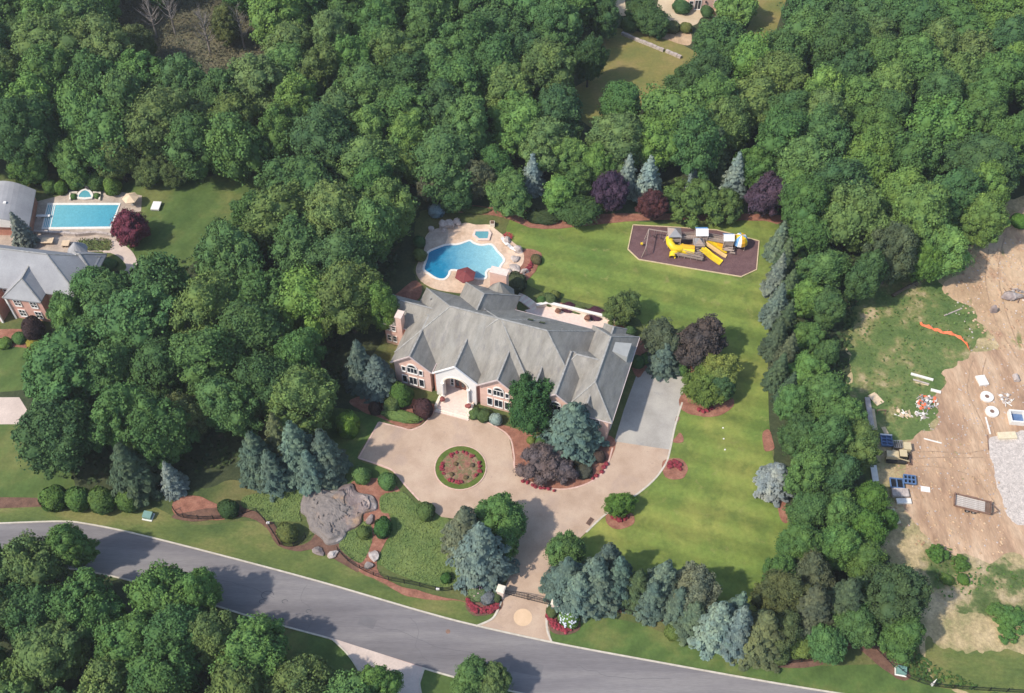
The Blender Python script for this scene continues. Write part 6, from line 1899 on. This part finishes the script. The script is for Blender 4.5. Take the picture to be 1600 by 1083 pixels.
for (x, y, r, H, tn, l) in [
    (1262, 372, 30, 10, 'mid green', 'uppermost green tree behind the pale conifers of the right boundary'),
    (1282, 425, 32, 10, 'mid green', 'green tree behind the second conifer of the right boundary'),
    (1262, 470, 28, 8, 'light green', 'light green tree right behind the dark fourth boundary conifer'),
    (1295, 480, 28, 9, 'dark green', 'dark green tree at the top left of the green meadow'),
    (1262, 530, 27, 7, 'mid green', 'green tree right behind the dark sixth boundary conifer'),
    (1290, 555, 22, 6.5, 'deep green', 'deep green small tree at the left edge of the green meadow'),
    (1262, 580, 26, 7, 'light green', 'light green tree right of the dark ninth boundary conifer'),
    (1240, 630, 28, 8, 'mid green', 'mid green tree just below the lowest boundary conifer'),
    (1290, 625, 36, 10, 'mid green', 'broad green tree left of the long grey beam'),
    (1316, 655, 30, 9, 'mid green', 'green tree behind the blue rack'),
    (1334, 697, 30, 9, 'olive green', 'olive green tree left of the compact loader'),
    (1290, 690, 36, 11, 'deep green', 'deep green tree in the middle of the boundary belt'),
    (1245, 680, 25, 9, 'dark green', 'dark green tree above the silver-grey spruce'),
    (1262, 740, 32, 10, 'mid green', 'green tree right of the silver-grey spruce'),
    (1310, 745, 32, 10, 'dark green', 'dark tree in the belt below the compact loader'),
    (1358, 785, 28, 7.5, (.085, .165, .035), 'very bright smooth green tree at the edge of the bare dirt'),
    (1352, 830, 28, 7.5, (.075, .15, .035), 'second bright green tree below the very bright smooth one'),
    (1385, 812, 14, 5, (.08, .16, .035), 'small bright green tree jutting onto the bare dirt'),
    (1262, 800, 32, 8, (.07, .13, .04), 'green tree at the lower end of the lawn edge below the silver-grey spruce'),
    (1310, 800, 30, 8.5, 'mid green', 'green tree in the belt left of the bright pair'),
    (1252, 852, 36, 8.5, (.085, .15, .045), 'broad fresh green tree at the lower right corner of the lawn'),
    (1305, 855, 34, 9, 'mid green', 'green tree right of the broad fresh green one'),
    (1220, 895, 26, 8, 'deep green', 'deep green tree at the bottom corner of the lawn above the hedge'),
    (1350, 880, 34, 8, (.085, .15, .04), 'fresh green tree above the biggest round tree at the lower right'),
    (1392, 930, 52, 11, (.055, .09, .035), 'biggest round dark green tree at the lower right beside the dry meadow'),
    (1335, 975, 36, 8, 'deep green', 'deep green tree left below the biggest round tree'),
    (1405, 990, 32, 8, 'deep green', 'deep green tree right below the biggest round tree'),
    (1290, 1005, 32, 6.5, 'deep green', 'low deep green tree at the bottom of the lower right hedge'),
    (1270, 905, 32, 9, (.09, .105, .055), 'dull olive tree behind the dark spruces of the lower right'),
    (735, 1060, 30, 7, 'mid green', 'left of the two trees beside the road at the bottom edge'),
    (772, 1068, 28, 6.5, 'olive green', 'right of the two trees beside the road at the bottom edge'),
    (590, 1072, 30, 8, 'light green', 'light green tree over the opposite driveway at the bottom edge'),
    (318, 925, 27, 10, 'mid green', 'upright green tree reaching furthest over the road'),
    (112, 852, 32, 11, 'mid green', 'pointed green tree at the upper edge of the wood across the road'),
    (1395, 400, 35, 13, (.075, .10, .05), 'tall grey green tree at the upper left corner of the meadow'),
    (1352, 435, 30, 12, 'dark green', 'dark tree at the woodland corner by the fallen trunk'),
    (1470, 395, 34, 11, 'light green', 'light green tree hanging over the upper end of the meadow'),
    (1445, 415, 26, 9.5, (.095, .18, .04), 'bright green lower tree above the fallen trunk'),
    (1530, 345, 33, 12, 'light green', 'light green tree at the edge of the bare dirt at the far right'),
    (1540, 300, 30, 12.5, 'bright yellow-green', 'yellow-green tree at the woodland edge at the far right'),
    (970, 165, 36, 11, 'deep green', 'rounded deep green tree at the lower left corner of the golden lawn'),
    (920, 95, 24, 12, 'dark green', 'dark tree at the left edge of the golden lawn'),
    (1126, 66, 42, 11, 'deep green', 'big deep green tree right of the golden lawn in front of the far house'),
    (1010, 25, 30, 6, 'dark green', 'dark evergreen at the top edge of the golden lawn'),
    (1030, 45, 16, 4, 'dark green', 'small dark evergreen at the right foot of the bigger one by the golden lawn'),
    (940, 25, 28, 10, 'dark green', 'dark tree at the top left corner of the golden lawn'),
    (1150, 8, 30, 8, 'light green', 'light green tree right of the far house'),
    (1580, 110, 32, 13, 'bright yellow-green', 'bright yellow-green tree at the right edge of the upper right woodland'),
    (1590, 60, 30, 13, 'bright yellow-green', 'topmost bright yellow-green tree at the right edge'),
    (770, 262, 28, 9, 'deep green', 'deep green tree behind the greyish olive one above the pool'),
    (905, 282, 24, 8, 'mid green', 'mid green tree squeezed left of the dark violet tree'),
    (935, 262, 24, 10, 'light green', 'light green tree above the dark violet tree'),
    (1178, 262, 24, 10, 'mid green', 'mid green tree right of the rightmost silvery spruce'),
    (1240, 300, 30, 10, 'light green', 'light green tree right of the big dark purple tree'),
    (150, 455, 34, 11, 'deep green', 'deep green tree against the right end of the left neighbour roof'),
    (108, 500, 32, 10, 'mid green', 'mid green tree in front of the left neighbour house corner'),
    (75, 560, 30, 9, 'mid green', 'green tree at the left wood edge below the neighbour house'),
    (395, 345, 30, 12, 'deep green', 'deep green tree at the right edge of the left lawn'),
    (355, 385, 28, 11, 'dark green', 'dark green tree at the lower right edge of the left lawn'),
    (352, 40, 26, 10, (.10, .125, .045), 'dull olive tree standing in the right half of the brown clearing'),
    (215, 72, 26, 10, (.10, .13, .045), 'dull green tree at the lower left rim of the brown clearing'),
    (235, 268, 26, 6, (.095, .135, .045), 'low wide green tree at the top edge of the left lawn'),
    (275, 270, 22, 5, (.085, .125, .045), 'low green tree right of the wide one at the top of the left lawn'),
    (185, 250, 30, 10, (.12, .15, .045), 'rounded yellow-green tree above the left pool patio'),
    (110, 255, 26, 9, 'mid green', 'green tree behind the statue of the left pool'),
    (45, 262, 28, 8, (.085, .15, .04), 'green tree above the curved pool house roof'),
]:
    px_tree(x, y, r, H, tn, l)

wt = {'dark green': 3, 'deep green': 5, 'mid green': 6, 'olive green': 4, 'light green': 2.2, 'bright yellow-green': .3}
n1 = wood([(-60, -50), (925, -50), (915, 30), (885, 55), (850, 110), (880, 190), (880, 235), (800, 240), (700, 250), (640, 262), (600, 262), (470, 245), (400, 232), (180, 222), (60, 225), (-60, 235)],
          9000, 7.3, (4.5, 6.4), (12.5, 16.5), wt, 'trees of the upper left woodland', seed=2)
n2 = wood([(1090, 75), (1150, 95), (1215, 95), (1240, 60), (1250, -50), (1700, -50), (1700, 240), (1590, 260), (1520, 290), (1450, 345), (1400, 350), (1360, 370), (1290, 360), (1255, 320), (1240, 255), (1165, 225), (1080, 235), (1040, 235), (1000, 240), (925, 240), (900, 220), (950, 195), (1040, 205), (1072, 140)],
          9000, 7.1, (4.5, 6.2), (11.5, 15), wt, 'trees of the upper right woodland', seed=5)
n3 = wood([(420, 300), (590, 285), (608, 320), (600, 390), (570, 440), (550, 480), (505, 520), (490, 590), (475, 635), (390, 655), (340, 675), (270, 680), (170, 700), (85, 705), (62, 640), (65, 590), (120, 520), (160, 480), (215, 455), (300, 420), (375, 400), (415, 350)],
          6000, 6.9, (4.5, 6.2), (12.5, 16), {'dark green': 4, 'deep green': 5, 'mid green': 4, 'olive green': 3, 'light green': .8}, 'trees of the woodland between the houses', seed=8)
n4 = wood([(-60, 875), (20, 868), (100, 868), (165, 900), (240, 912), (300, 940), (345, 990), (430, 1002), (495, 1025), (550, 1065), (600, 1150), (560, 1210), (-60, 1210)],
          4000, 5.9, (3.8, 5.2), (8.5, 10.5), {'dark green': 2, 'deep green': 4, 'mid green': 5, 'olive green': 4}, 'trees of the wood across the road', seed=3)
ZONES = [(60, 20, 'in the top left corner of the wood'), (160, 60, 'left of the brown clearing'), (300, 110, 'just below the brown clearing'), (330, 5, 'above the brown clearing'),
         (60, 130, 'on the left edge above the pool house'), (60, 210, 'above the curved pool house roof'), (200, 200, 'above the rectangular pool'), (310, 220, 'above the left lawn'), (430, 210, 'beyond the right end of the left lawn'),
         (450, 60, 'right of the brown clearing'), (560, 40, 'by the pale leafless tree'), (700, 30, 'at the top left of centre'), (830, 30, 'top left of the golden lawn'), (820, 120, 'a little left of the golden lawn'),
         (560, 140, 'in the middle of the upper left wood'), (680, 150, 'far behind the freeform pool'), (560, 220, 'behind the dark hollow'), (800, 200, 'behind the silvery spruce column'), (930, 215, 'below the golden lawn'), (1040, 205, 'behind the silvery spruce pair'),
         (1110, 130, 'right of the golden lawn'), (1180, 190, 'behind the last silvery spruce'), (1270, 30, 'by the right-hand leafless tree'), (1400, 30, 'at the top edge of the right wood'), (1540, 30, 'in the top right corner'),
         (1300, 130, 'in the middle of the upper right wood'), (1430, 130, 'in the right half of the upper right wood'), (1560, 150, 'near the right edge of the photo'), (1290, 240, 'behind the big dark purple tree'), (1400, 250, 'above the corner of the meadow'), (1530, 240, 'above the bare dirt'), (1320, 340, 'between playground and meadow'), (1430, 330, 'right above the fallen trunk'),
         (440, 320, 'at the right end of the left lawn'), (560, 330, 'just left of the freeform pool'), (560, 430, 'behind the left wing of the mansion'), (440, 420, 'midway between the two house roofs'), (320, 420, 'below the left lawn'), (200, 460, 'right of the neighbour house'), (120, 560, 'below the neighbour house'),
         (460, 540, 'left of the slate green corner spruces'), (330, 530, 'halfway between the two houses'), (220, 560, 'low in the wood between the houses'), (110, 660, 'above the four round bushes'), (240, 680, 'behind the lone pale blue spruce'), (370, 640, 'behind the big blue-grey spruces'),
         (40, 900, 'at the left edge below the road'), (150, 920, 'on the road side of the lower left wood'), (270, 950, 'right at the road bend'), (60, 1010, 'in the bottom left corner'), (200, 1020, 'low in the lower left wood'), (330, 1040, 'at the bottom edge below the road'), (450, 1040, 'beside the opposite driveway')]
ORD = ['', 'second', 'third', 'fourth', 'fifth', 'sixth', 'seventh', 'eighth', 'ninth', 'tenth', 'eleventh', 'twelfth']
buckets = {}
for t, tn, (x, y) in FOREST:
    z = min(ZONES, key=lambda q: (q[0]-x)**2+(q[1]-y)**2*1.6)
    buckets.setdefault((z[2], tn), []).append((x, t))
for (zp, tn), L_ in buckets.items():
    L_.sort(key=lambda q: q[0])
    for i, (x, t) in enumerate(L_):
        if len(L_) == 1: t['label'] = 'only %s tree %s' % (tn, zp)
        elif len(L_) == 2: t['label'] = '%s of two %s trees %s' % (('left', 'right')[i], tn, zp)
        else: t['label'] = '%s of the %s trees %s' % ('leftmost' if i == 0 else 'rightmost' if i == len(L_)-1 else ORD[i]+' from left', tn, zp)
# bare grey trees and brown brush in the upper left wood
sheet('brush_clearing', [(150, 60), (180, 0), (240, -50), (340, -30), (450, 30), (450, 130), (400, 170), (300, 170), (190, 150)], .03, M['brush'])
def bare_tree(px, py, H, lab, seed):
    p = G(px, py, H*.5); R = random.Random(seed)
    t = thing('bare_tree', lab, 'tree', (p.x, p.y, 0))
    MB().tube([(0, 0, -.2), (.1, 0, H*.4), (0, .1, H)], [.26, .18, .04], 7).build('trunk', M['greybark'], t)
    mb = MB()
    for k in range(26):
        a = R.uniform(0, 6.28); z0 = H*R.uniform(.25, .85); L = R.uniform(1.5, 3.4)*(1.15-z0/H)
        q1 = Vector((math.cos(a)*L*.5, math.sin(a)*L*.5, z0+.7)); q2 = Vector((math.cos(a)*L, math.sin(a)*L, z0+1.6+R.uniform(0, 1)))
        mb.tube([(0, 0, z0), q1, q2], [.09, .06, .02], 5)
        for _ in range(4):
            b = a+R.uniform(-1, 1); e = q1.lerp(q2, R.random()); mb.tube([e, e+Vector((math.cos(b), math.sin(b), 1))*R.uniform(.5, 1.1)], [.035, .012], 4)
    mb.build('branches', M['greybark'], t)
for i, (x, y, l) in enumerate([(235, 25, 'leafless grey tree at the left of the brown clearing in the upper left wood'), (265, 22, 'leafless grey tree in the middle of the brown clearing'), (320, 50, 'leafless tree at the right side of the brown clearing'), (375, 45, 'leafless grey tree beside the right end of the brown clearing'), (580, 15, 'leafless pale tree near the top edge of the upper left wood'), (1250, 8, 'leafless grey tree at the top edge of the upper right wood')]):
    bare_tree(x, y, 11, l, 50+i)
print('WOOD', n1, n2, n3, n4, len(TREES))
# weed tufts on the building site
for i, (pts, lab) in enumerate([
    ([(1450, 855), (1500, 860), (1560, 890), (1610, 900), (1610, 925), (1540, 920), (1500, 935), (1470, 930), (1455, 890)], 'green weeds growing through the dry grass'),
    ([(1345, 480), (1440, 440), (1490, 470), (1530, 520), (1490, 545), (1440, 600), (1440, 660), (1370, 640), (1345, 560)], 'tall green weeds on the meadow below the fallen trunk'),
    ([(1425, 1015), (1460, 1040), (1530, 1075), (1470, 1072), (1420, 1050)], 'dark green weeds behind the green utility box at the lower right')]):
    groundcover('weeds', pts, .05, .45, (2.0, .8, 12)[i], ((.08, .15, .035), (.10, .16, .045), (.06, .11, .03))[i], lab, .26)
groundcover('woodland_undergrowth', [(390, 300), (600, 300), (630, 400), (590, 470), (540, 520), (520, 640), (380, 720), (240, 750), (90, 750), (50, 680), (60, 580), (130, 480), (250, 410), (360, 390)], .05, .9, 2.5, (.045, .07, .028), 'low dark undergrowth below the woodland between the houses', .4)
groundcover('woodland_undergrowth', [(1240, 340), (1340, 380), (1340, 480), (1325, 560), (1330, 700), (1350, 900), (1330, 1000), (1250, 960), (1235, 640), (1220, 450)], .05, 1.1, 3.5, (.05, .08, .028), 'low dark undergrowth below the boundary tree belt', .4)

def scatter(name, pts, n, size, mat, lab, seed):
    P = smooth_pts([G(x, y) for x, y in pts], 3); poly = [(p.x, p.y) for p in P]
    xs = [p[0] for p in poly]; ys = [p[1] for p in poly]; R = random.Random(seed); mb = MB()
    bv, bf = ICO1
    k = 0
    while k < n:
        x, y = R.uniform(min(xs), max(xs)), R.uniform(min(ys), max(ys))
        if not in_poly(x, y, poly): continue
        k += 1
        a = size*R.uniform(.4, 1.6)
        mb.add([(x+v[0]*a*R.uniform(.7, 1.2), y+v[1]*a*R.uniform(.7, 1.2), .07+v[2]*a*.6) for v in bv], [tuple(f) for f in bf])
    return tag(mb.build(name, mat), lab, 'stones', kind='stuff')
scatter('loose_stones', [(1480, 450), (1540, 400), (1600, 380), (1600, 640), (1560, 700), (1560, 860), (1440, 850), (1400, 760), (1450, 650), (1520, 560)], 420, .13, M['boulder'], 'loose pale stones strewn over the bare dirt', 4)
scatter('dirt_clods', [(1400, 700), (1540, 690), (1570, 860), (1480, 870), (1390, 820)], 300, .16, M['dirt'], 'brown clods of earth on the rutted dirt', 5)
scatter('dirt_clods', [(1530, 370), (1600, 350), (1600, 560), (1500, 470)], 260, .2, M['red_dirt'], 'brown clods of earth on the upper bare dirt', 6)
ruts = plain('wheel rut soil', (.36, .24, .15), .95, var=.25)
for i, (pts, w_) in enumerate([([(1400, 712), (1450, 706), (1510, 708), (1548, 702)], .35), ([(1400, 722), (1450, 715), (1510, 716), (1550, 714)], .35), ([(1520, 560), (1512, 610), (1530, 650), (1548, 700), (1560, 760), (1590, 820)], .3), ([(1540, 560), (1534, 600), (1545, 640), (1558, 690)], .3), ([(1400, 735), (1460, 730), (1520, 745), (1556, 790)], .28), ([(1575, 350), (1560, 420), (1570, 480), (1590, 540)], .4), ([(1545, 390), (1540, 440), (1555, 500), (1590, 560)], .4)]):
    P = smooth_pts([G(x, y) for x, y in pts], 8, False)
    P = [p+Vector((mnoise.noise(p*.5)*.15, mnoise.noise(p*.5+Vector((9, 0, 0)))*.15, 0)) for p in P]
    tag(ribbon(MB(), P, w_*.6, .0, .058+.001*i).build('wheel_rut', ruts), kind='structure')
n_b = len([o for o in bpy.data.objects if o.name.startswith('broadleaf_tree')])
print('BROAD', n_b, n1, n2, n3, n4, 'TRIS', sum(len(m.loops)-2*len(m.polygons) for m in bpy.data.meshes))

for (x, y, r, h, l) in ((1465, 864, 17, 1.8, 'dense green weed bush left in the dry meadow'), (1500, 880, 15, 1.2, 'low green weed bush right of the dense one in the dry meadow'), (1585, 968, 26, 1.6, 'wide green weed bush at the right edge of the dry meadow'), (1560, 958, 18, 1.3, 'low green weed bush left of the wide one'), (1575, 992, 17, 1.1, 'weed bush below the wide one at the right edge')):
    px_tree(x, y, r, h, (.085, .165, .04), l, name='weed_bush', cat='bush', kind='w', meshes=FEATHER)
sheet('brown_thicket_floor', [(160, 40), (240, 0), (330, 10), (430, 60), (400, 120), (200, 110)], .034, M['brush'], rag=1.2)
groundcover('dry_brush', [(160, 60), (200, 0), (260, -20), (340, 0), (440, 50), (420, 120), (300, 130), (190, 120)], .05, 1.5, 10, (.135, .13, .08), 'grey brown tangle of dry brush in the clearing of the upper left wood', .22)
for o in bpy.data.objects:
    l = o.get('label')
    if l and len(l.split()) > 16: print('LONG', l)

crack = plain('crack filler', (.12, .112, .114), .9)
for i, pts in enumerate(([(250, 880), (300, 898), (380, 915), (430, 935)], [(560, 975), (620, 985), (690, 1012), (760, 1022)], [(900, 1040), (960, 1058), (1050, 1062)], [(640, 965), (655, 985), (650, 1010), (668, 1035)], [(480, 915), (470, 935), (490, 960), (480, 985)])):
    P = smooth_pts([G(x, y) for x, y in pts], 8, False)
    P = [p+Vector((mnoise.noise(p*.8)*.35, mnoise.noise(p*.8+Vector((9, 0, 0)))*.35, 0)) for p in P]
    tag(ribbon(MB(), P, .045, .0, .036).build('road_crack', crack), kind='structure')
patchm = surf('repair asphalt', [(0.3, (.15, .14, .142)), (0.7, (.18, .168, .168))], .5, 5, .9)
for pts in ([(800, 1030), (850, 1040), (845, 1058), (795, 1048)], [(565, 962), (590, 969), (583, 983), (558, 976)]):
    tag(sheet('road_patch', pts, .0345, patchm, smooth=False, rag=.05), kind='structure')

# thin summer haze over the whole place
hz = MB().box((0, 300, 78), (1410, 1210, 160)).build('haze', None)
hm = bpy.data.materials.new('haze'); hm.use_nodes = True
hm.node_tree.nodes.clear()
vo = hm.node_tree.nodes.new('ShaderNodeVolumePrincipled'); ou = hm.node_tree.nodes.new('ShaderNodeOutputMaterial')
vo.inputs['Color'].default_value = (.92, .95, 1, 1); vo.inputs['Density'].default_value = 0.00015; vo.inputs['Anisotropy'].default_value = .2
hm.node_tree.links.new(vo.outputs[0], ou.inputs['Volume'])
hz.data.materials.clear(); hz.data.materials.append(hm)
tag(hz, 'thin pale summer haze over the whole neighbourhood', 'haze', kind='stuff')
